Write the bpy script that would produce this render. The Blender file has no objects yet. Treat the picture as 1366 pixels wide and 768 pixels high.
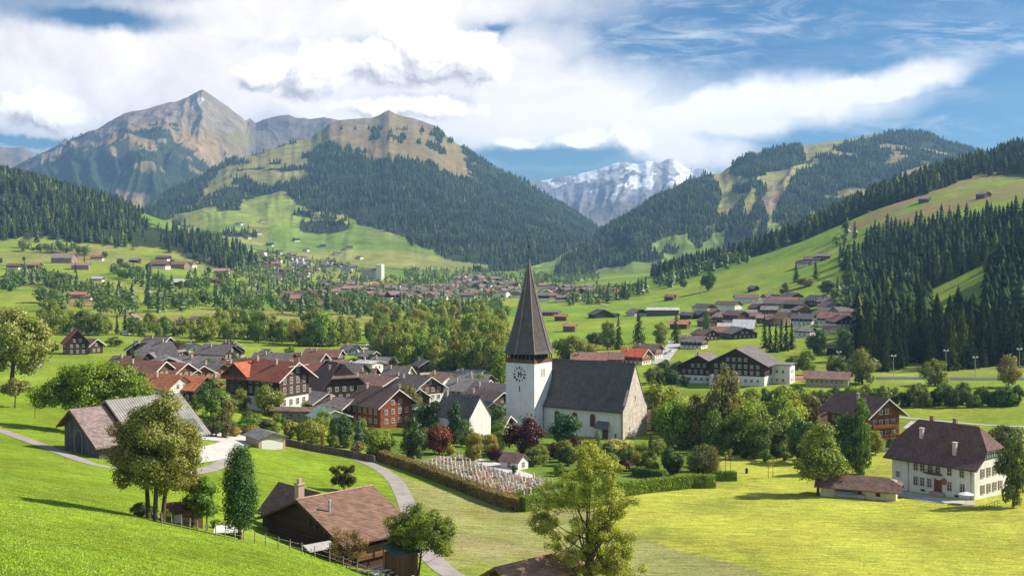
import bpy, math, random, numpy as np
from mathutils import Vector, Matrix
R = math.radians
SC = bpy.context.scene
COL = SC.collection
# the camera stands at the origin looking along +Y; x, y are photograph pixels (1366 x 768) turned into places on the land
FX, CX, HY = 1465.0, 683.0, 340.0
rng = np.random.default_rng(7)
rnd = random.Random(11)

# ---------------------------------------------------------------- noise
def _h(ix, iy, s):
    n = (ix.astype(np.int64) * 374761393 + iy.astype(np.int64) * 668265263 + s * 144266504) & 0x7fffffff
    n = ((n ^ (n >> 13)) * 1274126177) & 0x7fffffff
    return ((n ^ (n >> 16)) & 0xffff) / 65535.0
def vnoise(x, y, s=0):
    x = np.asarray(x, float); y = np.asarray(y, float)
    ix = np.floor(x); iy = np.floor(y); fx = x - ix; fy = y - iy
    fx = fx * fx * (3 - 2 * fx); fy = fy * fy * (3 - 2 * fy)
    a = _h(ix, iy, s); b = _h(ix + 1, iy, s); c = _h(ix, iy + 1, s); d = _h(ix + 1, iy + 1, s)
    return (a + (b - a) * fx) * (1 - fy) + (c + (d - c) * fx) * fy
def fbm(x, y, o=5, s=0, g=.5, ridged=False):
    t = 0; a = 1; n = 0
    for k in range(o):
        v = vnoise(x * 2 ** k + 13.7 * k, y * 2 ** k - 7.1 * k, s + k)
        if ridged: v = 1 - abs(2 * v - 1)
        t = t + a * v; n += a; a *= g
    return t / n
def sstep(a, b, v):
    t = np.clip((v - a) / (b - a), 0, 1); return t * t * (3 - 2 * t)
def in_poly(x, y, P):
    x = np.asarray(x, float); y = np.asarray(y, float); r = np.zeros(x.shape, bool); j = len(P) - 1
    for i in range(len(P)):
        xi, yi = P[i]; xj, yj = P[j]
        if yi != yj:
            c = ((yi > y) != (yj > y)) & (x < (xj - xi) * (y - yi) / (yj - yi) + xi); r ^= c
        j = i
    return r

# ---------------------------------------------------------------- objects
def tag(o, label=None, cat=None, group=None, kind=None):
    if label: o['label'] = label
    if cat: o['category'] = cat
    if group: o['group'] = group
    if kind: o['kind'] = kind
    return o
def link(name, me, parent=None, loc=None, rz=0, color=None):
    o = bpy.data.objects.new(name, me); COL.objects.link(o)
    if parent is not None: o.parent = parent
    if loc is not None: o.location = loc
    if rz: o.rotation_euler = (0, 0, rz)
    if color is not None: o.color = (color[0], color[1], color[2], 1)
    return o
def thing(name, label, cat, loc, rz=0, group=None):
    o = link(name, None, loc=loc, rz=rz); o.empty_display_size = .1
    return tag(o, label, cat, group)
def dup(root, loc, rz, label=None, group=None, scale=None):
    r = root.copy(); COL.objects.link(r); r.location = loc; r.rotation_euler = (0, 0, rz)
    if scale: r.scale = scale
    if label: r['label'] = label
    if group: r['group'] = group
    for ch in root.children:
        c = ch.copy(); COL.objects.link(c); c.parent = r
        for g in ch.children:
            d = g.copy(); COL.objects.link(d); d.parent = c
    return r
def mesh_np(name, V, F, mats, mi=None, smooth=False, uv=None):
    V = np.asarray(V, np.float32); F = np.asarray(F, np.int32)
    me = bpy.data.meshes.new(name); k = F.shape[1]; n = len(F)
    me.vertices.add(len(V)); me.vertices.foreach_set('co', V.ravel())
    me.loops.add(n * k); me.loops.foreach_set('vertex_index', F.ravel())
    me.polygons.add(n); me.polygons.foreach_set('loop_start', np.arange(0, n * k, k, dtype=np.int32))
    try: me.polygons.foreach_set('loop_total', np.full(n, k, np.int32))
    except Exception: pass
    for m in mats: me.materials.append(m)
    if mi is not None: me.polygons.foreach_set('material_index', np.asarray(mi, np.int32))
    if smooth: me.polygons.foreach_set('use_smooth', np.ones(n, bool))
    me.update(calc_edges=True)
    return me
def vcol(me, name, C):
    a = me.color_attributes.new(name, 'FLOAT_COLOR', 'POINT')
    D = np.ones((len(C), 4), np.float32); D[:, :3] = C
    a.data.foreach_set('color', D.ravel())
class MB:
    """collects shapes into one mesh"""
    def __init__(s): s.v = []; s.f = []; s.m = []; s.sm = []
    def add(s, v, f, m=0, smooth=False):
        b = len(s.v); s.v += [tuple(p) for p in v]
        for q in f: s.f.append([b + i for i in q]); s.m.append(m); s.sm.append(smooth)
    def box(s, x0, x1, y0, y1, z0, z1, m=0):
        s.add([(x0, y0, z0), (x1, y0, z0), (x1, y1, z0), (x0, y1, z0), (x0, y0, z1), (x1, y0, z1), (x1, y1, z1), (x0, y1, z1)],
              [(0, 3, 2, 1), (4, 5, 6, 7), (0, 1, 5, 4), (1, 2, 6, 5), (2, 3, 7, 6), (3, 0, 4, 7)], m)
    def prism(s, poly, x0, x1, m=0):
        """polygon in (y,z), counter-clockwise seen from +x, extruded along x"""
        n = len(poly); v = [(x0, a, b) for a, b in poly] + [(x1, a, b) for a, b in poly]
        f = [tuple(range(n - 1, -1, -1)), tuple(range(n, 2 * n))]
        for i in range(n): f.append((i, (i + 1) % n, n + (i + 1) % n, n + i))
        s.add(v, f, m)
    def extr(s, poly, z0, z1, m=0):
        n = len(poly); v = [(a, b, z0) for a, b in poly] + [(a, b, z1) for a, b in poly]
        f = [tuple(range(n - 1, -1, -1)), tuple(range(n, 2 * n))]
        for i in range(n): f.append((i, (i + 1) % n, n + (i + 1) % n, n + i))
        s.add(v, f, m)
    def tube(s, P, rad, n=6, m=0, cap=True):
        P = [Vector(p) for p in P]; rings = []
        if not hasattr(rad, '__len__'): rad = [rad] * len(P)
        for i, p in enumerate(P):
            d = (P[min(i + 1, len(P) - 1)] - P[max(i - 1, 0)]).normalized()
            a = d.orthogonal().normalized() if abs(d.z) < .99 else Vector((1, 0, 0))
            a = (a - d * a.dot(d)).normalized(); b = d.cross(a)
            rings.append([p + (a * math.cos(2 * math.pi * k / n) + b * math.sin(2 * math.pi * k / n)) * rad[i] for k in range(n)])
        v = [q for r in rings for q in r]; f = []
        for i in range(len(P) - 1):
            for k in range(n):
                f.append((i * n + k, i * n + (k + 1) % n, (i + 1) * n + (k + 1) % n, (i + 1) * n + k))
        s.add(v, f, m, True)
        if cap:
            s.add(rings[0], [tuple(range(n - 1, -1, -1))], m); s.add(rings[-1], [tuple(range(n))], m)
    def bar(s, a, b, w, m=0): s.tube([a, b], w * .7, 4, m)
    def mesh(s, name, mats):
        me = bpy.data.meshes.new(name); me.from_pydata(s.v, [], s.f)
        for m in mats: me.materials.append(m)
        me.polygons.foreach_set('material_index', s.m); me.polygons.foreach_set('use_smooth', s.sm)
        me.update(); return me
    def build(s, name, mats, parent=None, loc=None, rz=0, color=None):
        return link(name, s.mesh(name, mats if isinstance(mats, (list, tuple)) else [mats]), parent, loc, rz, color)

# ---------------------------------------------------------------- materials
class NT:
    def __init__(s, tree): s.t = tree
    def n(s, typ, **kw):
        nd = s.t.nodes.new(typ)
        for k, v in kw.items():
            if k == 'i':
                for a, b in v.items():
                    if hasattr(b, 'is_linked') or hasattr(b, 'links'): s.t.links.new(b, nd.inputs[a])
                    else: nd.inputs[a].default_value = b
            else: setattr(nd, k, v)
        return nd
    def math(s, op, a, b=None, c=None, clamp=False):
        i = {0: a}
        if b is not None: i[1] = b
        if c is not None: i[2] = c
        return s.n('ShaderNodeMath', operation=op, use_clamp=clamp, i=i).outputs[0]
    def vm(s, op, a, b=None, out=0):
        i = {0: a}
        if b is not None: i[1] = b
        return s.n('ShaderNodeVectorMath', operation=op, i=i).outputs[out]
    def noise(s, vec, scale, detail=4, rough=.55, dist=0., out='Fac'):
        return s.n('ShaderNodeTexNoise', i={'Vector': vec, 'Scale': scale, 'Detail': detail, 'Roughness': rough, 'Distortion': dist}).outputs[out]
    def mapr(s, v, a, b, c=0., d=1., smooth=False):
        return s.n('ShaderNodeMapRange', interpolation_type='SMOOTHSTEP' if smooth else 'LINEAR', clamp=True, i={'Value': v, 'From Min': a, 'From Max': b, 'To Min': c, 'To Max': d}).outputs[0]
    def mix(s, f, a, b, blend='MIX'):
        m = s.n('ShaderNodeMix', data_type='RGBA', blend_type=blend)
        for k, v in ((0, f), (6, a), (7, b)):
            if hasattr(v, 'is_linked'): s.t.links.new(v, m.inputs[k])
            else: m.inputs[k].default_value = v if k == 0 or len(v) == 4 else (*v, 1)
        return m.outputs[2]
    def mapping(s, vec, scale=(1, 1, 1), loc=(0, 0, 0), rot=(0, 0, 0)):
        return s.n('ShaderNodeMapping', i={'Vector': vec, 'Scale': scale, 'Location': loc, 'Rotation': rot}).outputs[0]
    def scalev(s, col, f):
        return s.n('ShaderNodeVectorMath', operation='SCALE', i={0: col, 'Scale': f}).outputs[0]
def newmat(name):
    m = bpy.data.materials.new(name); m.use_nodes = True; m.node_tree.nodes.clear()
    t = NT(m.node_tree); out = t.n('ShaderNodeOutputMaterial'); return m, t, out
def finish(t, out, col, rough=.8, bump=None, bstr=.3, bdist=.05, spec=.2, metal=0.):
    p = t.n('ShaderNodeBsdfPrincipled', i={'Base Color': col if hasattr(col, 'is_linked') else (*col, 1), 'Roughness': rough, 'Specular IOR Level': spec, 'Metallic': metal})
    if bump is not None:
        b = t.n('ShaderNodeBump', i={'Height': bump, 'Strength': bstr, 'Distance': bdist}); t.t.links.new(b.outputs[0], p.inputs['Normal'])
    t.t.links.new(p.outputs[0], out.inputs[0]); return p
def ocol(t): return t.n('ShaderNodeObjectInfo').outputs['Color']
def mat_roof(name='roof_cover', course=.34, tile=.5):
    m, t, out = newmat(name); tc = t.n('ShaderNodeTexCoord').outputs['Object']
    z = t.n('ShaderNodeSeparateXYZ', i={0: tc}).outputs[2]
    zn = t.math('ADD', z, t.math('MULTIPLY', t.noise(tc, 1.6, 2), .10))
    row = t.math('FRACT', t.math('DIVIDE', zn, course * .55))
    rid = t.math('FLOOR', t.math('DIVIDE', zn, course * .55))
    xy = t.n('ShaderNodeSeparateXYZ', i={0: tc})
    along = t.math('ADD', t.math('ADD', xy.outputs[0], xy.outputs[1]), t.math('MULTIPLY', rid, 17.3))
    cell = t.n('ShaderNodeTexWhiteNoise', noise_dimensions='2D', i={0: t.n('ShaderNodeCombineXYZ', i={0: t.math('FLOOR', t.math('DIVIDE', along, tile)), 1: rid}).outputs[0]}).outputs[0]
    big = t.noise(tc, .35, 4, .6); fine = t.noise(tc, 5., 4, .65)
    f = t.math('ADD', t.math('MULTIPLY', cell, .5), t.math('ADD', t.math('MULTIPLY', big, .75), t.math('MULTIPLY', fine, .6)))
    f = t.math('MULTIPLY', t.mapr(f, .4, 1.5, .4, 1.65), t.mapr(row, 0, .25, .66, 1.))
    c = t.scalev(ocol(t), f)
    moss = t.mapr(t.noise(tc, .5, 6, .72), .54, .74, 0, .6)
    c = t.mix(moss, c, (.17, .15, .12))
    finish(t, out, c, .85, t.math('ADD', row, t.math('MULTIPLY', fine, .4)), .5, .06); return m
def mat_metalroof():
    m, t, out = newmat('ribbed_sheet'); tc = t.n('ShaderNodeTexCoord').outputs['Object']
    x = t.n('ShaderNodeSeparateXYZ', i={0: tc}).outputs[0]
    r = t.math('FRACT', t.math('MULTIPLY', x, 1.9)); rib = t.math('MULTIPLY', t.mapr(r, .0, .3), t.mapr(r, .55, .75, 1, 0))
    big = t.noise(tc, .5, 4)
    c = t.scalev(ocol(t), t.math('MULTIPLY', t.mapr(rib, 0, 1, .62, 1.1), t.mapr(big, .3, .7, .75, 1.1)))
    finish(t, out, c, .6, rib, .6, .1); return m
def mat_wood(name='timber', horiz=True):
    m, t, out = newmat(name); tc = t.n('ShaderNodeTexCoord').outputs['Object']
    sx = t.n('ShaderNodeSeparateXYZ', i={0: tc})
    a = sx.outputs[2] if horiz else t.math('ADD', sx.outputs[0], sx.outputs[1])
    pl = t.math('MULTIPLY', a, 4.2); fr = t.math('FRACT', pl)
    pid = t.n('ShaderNodeTexWhiteNoise', noise_dimensions='1D', i={'W': t.math('FLOOR', pl)}).outputs[0]
    st = t.noise(t.mapping(tc, (1.2, 1.2, 14) if horiz else (14, 14, 1.2)), 1., 4, .6)
    f = t.math('MULTIPLY', t.math('ADD', t.math('MULTIPLY', pid, .55), t.mapr(st, .25, .75, .35, 1.05)), t.mapr(fr, 0, .12, .55, 1))
    f = t.math('MULTIPLY', f, t.mapr(t.noise(tc, .4, 4), .3, .7, .75, 1.25))
    finish(t, out, t.scalev(ocol(t), f), .8, fr, .3, .03); return m
def mat_plaster(name='plaster'):
    m, t, out = newmat(name); tc = t.n('ShaderNodeTexCoord').outputs['Object']
    n1 = t.noise(tc, .5, 5, .6); n2 = t.noise(t.mapping(tc, (1.5, 1.5, .25)), 1.2, 4)
    f = t.math('MULTIPLY', t.mapr(n1, .3, .7, .9, 1.03), t.mapr(n2, .38, .72, 1.02, .88))
    finish(t, out, t.scalev(ocol(t), f), .9, t.noise(tc, 6, 3), .15, .02); return m
def mat_stonewall(name='rubble_stone'):
    m, t, out = newmat(name); tc = t.n('ShaderNodeTexCoord').outputs['Object']
    v = t.n('ShaderNodeTexVoronoi', i={'Vector': t.mapping(tc, (1, 1, 1.7)), 'Scale': 1.5}); d = v.outputs['Distance']
    e = t.n('ShaderNodeTexVoronoi', feature='DISTANCE_TO_EDGE', i={'Vector': t.mapping(tc, (1, 1, 1.7)), 'Scale': 1.5}).outputs[0]
    cv = t.n('ShaderNodeSeparateXYZ', i={0: v.outputs['Color']}).outputs[0]
    f = t.math('MULTIPLY', t.mapr(cv, 0, 1, .8, 1.08), t.mapr(t.noise(tc, .6, 4), .3, .7, .75, 1.12))
    hole = t.mapr(t.n('ShaderNodeTexVoronoi', i={'Vector': tc, 'Scale': .75}).outputs[0], .07, .16, .3, 1)
    c = t.scalev(ocol(t), t.math('MULTIPLY', f, hole)); c = t.mix(t.mapr(e, 0, .06, .35, 0), c, (.46, .40, .33))
    finish(t, out, c, .9, e, .5, .05); return m
def mat_plain(name, col, rough=.6, spec=.3, metal=0, var=.25, scale=3.):
    m, t, out = newmat(name); tc = t.n('ShaderNodeTexCoord').outputs['Object']
    n = t.noise(tc, scale, 4); f = t.mapr(n, .3, .7, 1 - var, 1 + var)
    finish(t, out, t.scalev(t.n('ShaderNodeRGB').outputs[0] if False else t.mix(0., col, col), f), rough, n, .15, .02, spec, metal); return m
def mat_ocol(name, rough=.5, spec=.4, var=.2):
    m, t, out = newmat(name); tc = t.n('ShaderNodeTexCoord').outputs['Object']
    finish(t, out, t.scalev(ocol(t), t.mapr(t.noise(tc, 2.5, 4), .3, .7, 1 - var, 1 + var)), rough, None, 0, 0, spec); return m
def mat_leaf(name, trans=.38, nscale=.9, var=.4, gain=1.75):
    m, t, out = newmat(name); oi = t.n('ShaderNodeObjectInfo'); g = t.n('ShaderNodeNewGeometry')
    tc = t.n('ShaderNodeTexCoord').outputs['Object']
    rn = g.outputs['Random Per Island']; big = t.noise(tc, nscale, 3, .6)
    f = t.math('MULTIPLY', t.mapr(rn, 0, 1, 1 - var, 1 + var), t.mapr(big, .3, .7, .7, 1.35))
    c = t.scalev(t.vm('MULTIPLY', oi.outputs['Color'], (1.0, 1.06, .9) if name == 'leaves' else (1.05, 1, .95)), t.math('MULTIPLY', f, gain))
    yel = t.mapr(t.math('ADD', big, t.math('MULTIPLY', rn, .25)), .58, .88, 0, .4)
    c = t.mix(yel, c, t.vm('MULTIPLY', c, (1.42, 1.25, .68)))
    d = t.n('ShaderNodeBsdfDiffuse', i={0: c}); tr = t.n('ShaderNodeBsdfTranslucent', i={0: t.vm('MULTIPLY', c, (1.25, 1.2, .6))})
    if name == 'far_forest':
        c2 = t.vm('MULTIPLY', c, t.n('ShaderNodeVertexColor', layer_name='tint').outputs[0]); t.t.links.new(c2, d.inputs[0]); t.t.links.new(c2, tr.inputs[0])
    gl = t.n('ShaderNodeBsdfGlossy', i={0: (.5, .5, .5, 1), 'Roughness': .45})
    mx = t.n('ShaderNodeMixShader', i={0: trans, 1: d.outputs[0], 2: tr.outputs[0]})
    mg = t.n('ShaderNodeMixShader', i={0: .04 if name == 'leaves' else .0, 1: mx.outputs[0], 2: gl.outputs[0]})
    t.t.links.new(mg.outputs[0], out.inputs[0]); return m
M_ROOF = mat_roof(); M_SHEET = mat_metalroof(); M_WOOD = mat_wood(); M_BOARD = mat_wood('vertical_boards', False); M_PLAS = mat_plaster(); M_STONE = mat_stonewall()
M_GLASS = mat_plain('window_glass', (.03, .035, .04, 1), .12, .6, 0, .2)
M_WHITE = mat_plain('white_paint', (.75, .73, .69, 1), .6, .3, 0, .08)
M_FRAME = mat_ocol('painted_frame'); M_LEAF = mat_leaf('leaves'); M_NEEDLE = mat_leaf('needles', .2, .6, .35, 1.1); M_FAR = mat_leaf('far_forest', .1, .012, .3, 1.2)
M_BARK = mat_plain('bark', (.10, .075, .055, 1), .9, .1, 0, .4, 6.); M_IRON = mat_plain('dark_iron', (.04, .035, .03, 1), .5, .4, .4)
M_METAL = mat_plain('grey_metal', (.42, .42, .42, 1), .45, .4, .3)
M_OC = mat_ocol('coated_surface')
# ---------------------------------------------------------------- the land
# for a few bearings (photo columns): distance and height of the ground below eye level
PROF = {
 -200: [(15,-9),(60,-15),(80,-18),(100,-21),(120,-23.5),(150,-27),(200,-32),(230,-33.5),(300,-37),(400,-40),(520,-45),(650,-46),(800,-44),(1000,-37),(1250,-22),(1500,-5),(1750,18),(1950,50),(2350,215),(2600,260),(3500,200)],
 0: [(15,-10),(60,-17.5),(80,-20.5),(100,-23),(120,-25.5),(150,-29),(200,-33.5),(230,-35),(260,-36.4),(330,-39.5),(400,-41.5),(520,-46),(650,-47.5),(800,-46),(1000,-41),(1250,-30),(1500,-15),(1750,2),(1950,42),(2400,188),(2650,165),(3500,90)],
 150: [(15,-10.5),(60,-19.5),(75,-21.9),(100,-24.8),(115,-26.5),(121,-28),(150,-31.5),(175,-34),(190,-35.3),(215,-37.2),(260,-40.5),(300,-42),(400,-45),(500,-47),(620,-48.7),(700,-50),(850,-46),(1000,-43),(1250,-32),(1500,-15),(1750,0),(1900,13),(2300,100),(2450,128),(2700,105),(3500,70)],
 300: [(15,-11),(60,-21),(92,-26.5),(110,-27.9),(113,-28.9),(118,-30.2),(125,-31.2),(140,-33.6),(170,-38),(200,-41),(240,-42.6),(280,-43.5),(330,-46),(400,-48),(500,-50),(610,-51.5),(700,-52.5),(850,-52),(1000,-49),(1250,-43),(1500,-36),(1750,-26),(2000,-11),(2200,3),(2500,24),(2800,20),(3500,-10)],
 450: [(15,-11.5),(60,-23),(100,-29.2),(118,-32.3),(121,-34),(126,-36),(135,-38.2),(150,-40.8),(180,-44),(200,-45.5),(230,-47),(260,-48),(300,-49.5),(330,-50.5),(400,-52),(500,-53),(610,-54),(700,-55),(900,-55),(1100,-54),(1400,-52),(1700,-50),(2000,-45),(2300,-38),(2600,-30),(3000,-20),(3500,-10)],
 600: [(15,-12),(60,-27),(110,-37.5),(125,-39.8),(150,-43),(170,-45),(200,-47.5),(215,-48.5),(250,-50),(280,-51),(330,-53),(400,-54),(500,-55),(610,-56),(800,-57),(1100,-58),(1500,-58),(2000,-58),(2500,-52),(3000,-45),(3500,-40)],
 750: [(15,-12),(60,-28),(110,-38),(130,-40.6),(155,-44.5),(180,-46.6),(215,-48.8),(250,-50.5),(280,-52),(330,-55),(400,-56),(500,-56.5),(610,-57),(835,-57),(1100,-57),(1400,-57),(2000,-57),(2600,-52),(3000,-45),(3500,-40)],
 900: [(15,-12),(60,-29),(110,-39),(155,-44.8),(180,-47),(215,-49),(250,-51),(280,-52),(330,-55),(400,-57),(480,-56.5),(610,-56),(850,-56),(1050,-54),(1200,-48),(1400,-41),(1600,-34),(1750,-36),(2000,-44),(2500,-45),(3500,-40)],
 1050: [(15,-12),(60,-30),(110,-40),(155,-45),(180,-47),(229,-50.3),(260,-52),(300,-53.5),(330,-54),(390,-54.5),(480,-55),(560,-55.5),(700,-55),(850,-53),(1000,-46),(1150,-31),(1350,-5),(1550,12),(1700,20),(2000,5),(3500,-20)],
 1200: [(15,-12),(60,-31),(110,-41),(155,-45.5),(180,-47.5),(229,-50.5),(260,-52),(330,-54),(386,-54),(500,-55),(560,-55.5),(680,-50),(800,-40),(950,-25),(1100,0),(1300,45),(1450,72),(1600,92),(1800,115),(2000,105),(3500,50)],
 1366: [(15,-12),(60,-31),(110,-42),(155,-46),(229,-50.5),(260,-51),(330,-53),(386,-53.5),(500,-54),(560,-54),(640,-42),(720,-12),(800,8),(900,17),(1000,32),(1150,58),(1400,92),(1600,114),(1800,154),(2000,200),(2300,205),(3500,150)],
 1566: [(15,-12),(60,-31),(110,-42),(155,-46),(229,-50),(330,-52),(386,-52),(500,-53),(560,-50),(640,-30),(720,8),(800,34),(900,50),(1150,90),(1400,120),(1600,150),(1800,190),(2000,230),(2300,250),(3500,220)],
}
GXs = np.linspace(-200, 1566, 320); NYR = 470
GYs = np.exp(np.linspace(math.log(15), math.log(3500), NYR)); LY0, LY1 = math.log(15), math.log(3500)
_cx = sorted(PROF); _cz = np.array([np.interp(np.log(GYs), np.log([p[0] for p in PROF[c]]), [p[1] for p in PROF[c]]) for c in _cx])
def _smooth(a, s, axis):
    k = np.exp(-.5 * (np.arange(-3 * s, 3 * s + 1) / s) ** 2); k /= k.sum()
    p = [(0, 0), (0, 0)]; p[axis] = (3 * s, 3 * s); b = np.pad(a, p, 'edge')
    return np.apply_along_axis(lambda v: np.convolve(v, k, 'valid'), axis, b)
_cz = _smooth(_cz, 3, 1)
GZ = np.array([[0.0]])
GZ = np.stack([np.interp(GXs, _cx, _cz[:, j]) for j in range(NYR)])          # rows: distance, columns: bearing
GZ = _smooth(GZ, 9, 1)
_U = (GXs - CX) / FX
WX = GYs[:, None] * _U[None, :]; WY = np.repeat(GYs[:, None], len(GXs), 1)
amp = np.interp(WY, [15, 90, 200, 600, 1200, 3500], [.15, .35, .35, .4, 3.5, 10])
sc = np.interp(WY, [15, 200, 600, 1200, 3500], [14, 22, 40, 120, 260])
GZ = GZ + amp * (fbm(WX / 24, WY / 24, 3, 3) - .5) * np.where(WY < 700, 1, 0) + np.where(WY >= 700, 1, 0) * sstep(700, 1100, WY) * amp * 2.2 * (fbm(WX / 150, WY / 150, 4, 4) - .5)
def gz(X, Y):
    """height of the ground"""
    Y = max(15.01, min(3499., Y)); fx = (X / Y * FX + CX - GXs[0]) / (GXs[1] - GXs[0]); fy = (math.log(Y) - LY0) / (LY1 - LY0) * (NYR - 1)
    fx = max(0, min(len(GXs) - 1.001, fx)); i = int(fx); j = int(fy); a = fx - i
    b = (Y - GYs[j]) / (GYs[j + 1] - GYs[j])
    return float((GZ[j, i] * (1 - a) + GZ[j, i + 1] * a) * (1 - b) + (GZ[j + 1, i] * (1 - a) + GZ[j + 1, i + 1] * a) * b)
def gd(x, Y):
    X = (x - CX) / FX * Y; return Vector((X, Y, gz(X, Y)))
def gp(x, y, ymin=40):
    """where the line of sight through a pixel first meets the ground"""
    fx = (x - GXs[0]) / (GXs[1] - GXs[0]); i = int(max(0, min(len(GXs) - 2, fx))); a = fx - i
    z = GZ[:, i] * (1 - a) + GZ[:, i + 1] * a; py = HY - z * FX / GYs
    ok = np.nonzero((py <= y) & (GYs > ymin))[0]
    if not len(ok): return gd(x, 3400)
    j = ok[0]
    if j == 0: return gd(x, GYs[0])
    t = (py[j - 1] - y) / max(1e-6, py[j - 1] - py[j]); Y = GYs[j - 1] + t * (GYs[j] - GYs[j - 1])
    return gd(x, Y)
def at(x, y, Y): return Vector(((x - CX) / FX * Y, Y, -(y - HY) / FX * Y))

# what grows where: colours of the ground cover itself
PXg = np.repeat(GXs[None, :], NYR, 0); PYg = HY - GZ * FX / WY
C = np.empty(GZ.shape + (3,)); C[:] = (.185, .27, .022)
n1 = fbm(WX / 60, WY / 60, 4, 21); n2 = fbm(WX / 9, WY / 9, 3, 31); n3 = fbm(WX / 240, WY / 240, 3, 41)
def paint(mask, col, w=1.0):
    w = np.clip(np.asarray(mask, float) * w, 0, 1)[..., None]; C[:] = C * (1 - w) + np.array(col) * w
near = WY < 330
paint((WY >= 330) & (WY < 3600), (.195, .27, .03))
paint(in_poly(PXg, PYg, [(-300, 470), (1600, 470), (1600, 420), (-300, 420)]) & (WY > 330), (.2, .25, .03), .5)
# the meadow that has turned yellow, and the grey mown strip before it
paint(near & (PXg > 690) & (PYg > 585) & ~in_poly(PXg, PYg, [(500, 520), (1000, 520), (960, 590), (955, 643), (850, 655), (700, 680), (500, 610)]), (.335, .362, .052))
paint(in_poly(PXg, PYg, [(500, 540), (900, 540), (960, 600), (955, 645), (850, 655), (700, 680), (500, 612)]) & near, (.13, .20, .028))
paint(near & in_poly(PXg, PYg, [(900, 690), (1600, 640), (1600, 790), (1040, 790)]), (.36, .38, .052), .5)
dull = in_poly(PXg + (n1 - .5) * 14, PYg + (n2 - .5) * 5, [(520, 632), (700, 684), (790, 672), (800, 690), (848, 715), (940, 742), (1045, 772), (1100, 900), (560, 900), (610, 765), (560, 700), (540, 655)])
paint(near & dull, (.25, .26, .085))
paint(near & in_poly(PXg + (n1 - .5) * 20, PYg + (n2 - .5) * 6, [(600, 728), (640, 745), (668, 770), (668, 800), (620, 790), (575, 745)]), (.2, .25, .03), .8)
paint(near & (n1 > .56) & dull, (.29, .25, .12), .5)
paint(near & (n2 > .66), (.2, .24, .04), .35)
paint((WY > 320) & (WY < 420) & (PXg > 1180), (.21, .27, .03), .9)
paint((WY > 470) & (WY < 545) & (PXg > 1020), (.23, .27, .05), .9)
paint(in_poly(PXg, PYg, [(660, 470), (1060, 470), (1060, 425), (660, 425)]) & (WY > 500), (.24, .28, .03), .55)
# hill meadows: mown patches, dry slopes
q = fbm(WX / 130 + n1, WY / 90, 2, 77)
far = (WY > 720)
paint(far & (q > .55), (.25, .29, .045), .7); paint(far & (q < .42), (.12, .225, .03), .8)
paint(far & (n3 > .62) & (PXg < 640), (.27, .24, .09), .5)
paint(far & (PXg > 700) & (WY < 1800), (.2, .3, .03), .45)
for P in ([(45, 330), (150, 330), (130, 345), (80, 348), (60, 338)], [(70, 395), (135, 402), (130, 410), (70, 408)], [(1120, 305), (1200, 265), (1330, 222), (1345, 235), (1240, 262), (1170, 292), (1130, 318)], [(1160, 300), (1290, 255), (1420, 235), (1420, 250), (1300, 272), (1190, 305)]):
    paint(far & in_poly(PXg + (n1 - .5) * 16, PYg + (n2 - .5) * 8, P), (.27, .18, .085), .8)
paint(far & in_poly(PXg, PYg, [(1270, 225), (1420, 205), (1420, 262), (1240, 275)]), (.2, .22, .055), .6)
# wooded ground
FORL = [(-210, 200), (0, 208), (70, 225), (140, 262), (205, 298), (260, 318), (330, 338), (345, 352), (300, 360), (250, 345), (205, 330), (120, 326), (60, 318), (0, 322), (-210, 320)]
FORR = [(880, 388), (905, 378), (960, 366), (1015, 354), (1060, 341), (1100, 331), (1136, 318), (1140, 300), (1180, 278), (1240, 258), (1280, 240), (1310, 232), (1366, 238), (1600, 236), (1600, 60), (1300, 100), (1000, 240), (860, 340)]
FORM = [(1136, 396), (1122, 352), (1140, 340), (1160, 318), (1182, 302), (1240, 298), (1330, 293), (1420, 288), (1600, 284), (1600, 420), (1400, 420), (1310, 392), (1290, 380), (1240, 400), (1180, 415)]
FORN = [(1150, 500), (1140, 440), (1180, 410), (1260, 420), (1310, 395), (1330, 350), (1400, 320), (1600, 300), (1600, 486), (1330, 488), (1240, 498), (1215, 470), (1205, 492)]
jx = PXg + (n1 - .5) * 26; jy = PYg + (n2 - .5) * 12
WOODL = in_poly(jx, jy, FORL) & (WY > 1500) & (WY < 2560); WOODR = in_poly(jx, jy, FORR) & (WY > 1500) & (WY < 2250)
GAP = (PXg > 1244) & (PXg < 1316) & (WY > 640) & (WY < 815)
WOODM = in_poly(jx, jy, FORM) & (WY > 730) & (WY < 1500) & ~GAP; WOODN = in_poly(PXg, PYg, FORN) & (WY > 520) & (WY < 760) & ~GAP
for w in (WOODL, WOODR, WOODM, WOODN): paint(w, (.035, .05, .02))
paint(WY > 2500, (.11, .18, .035), .6)

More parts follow.
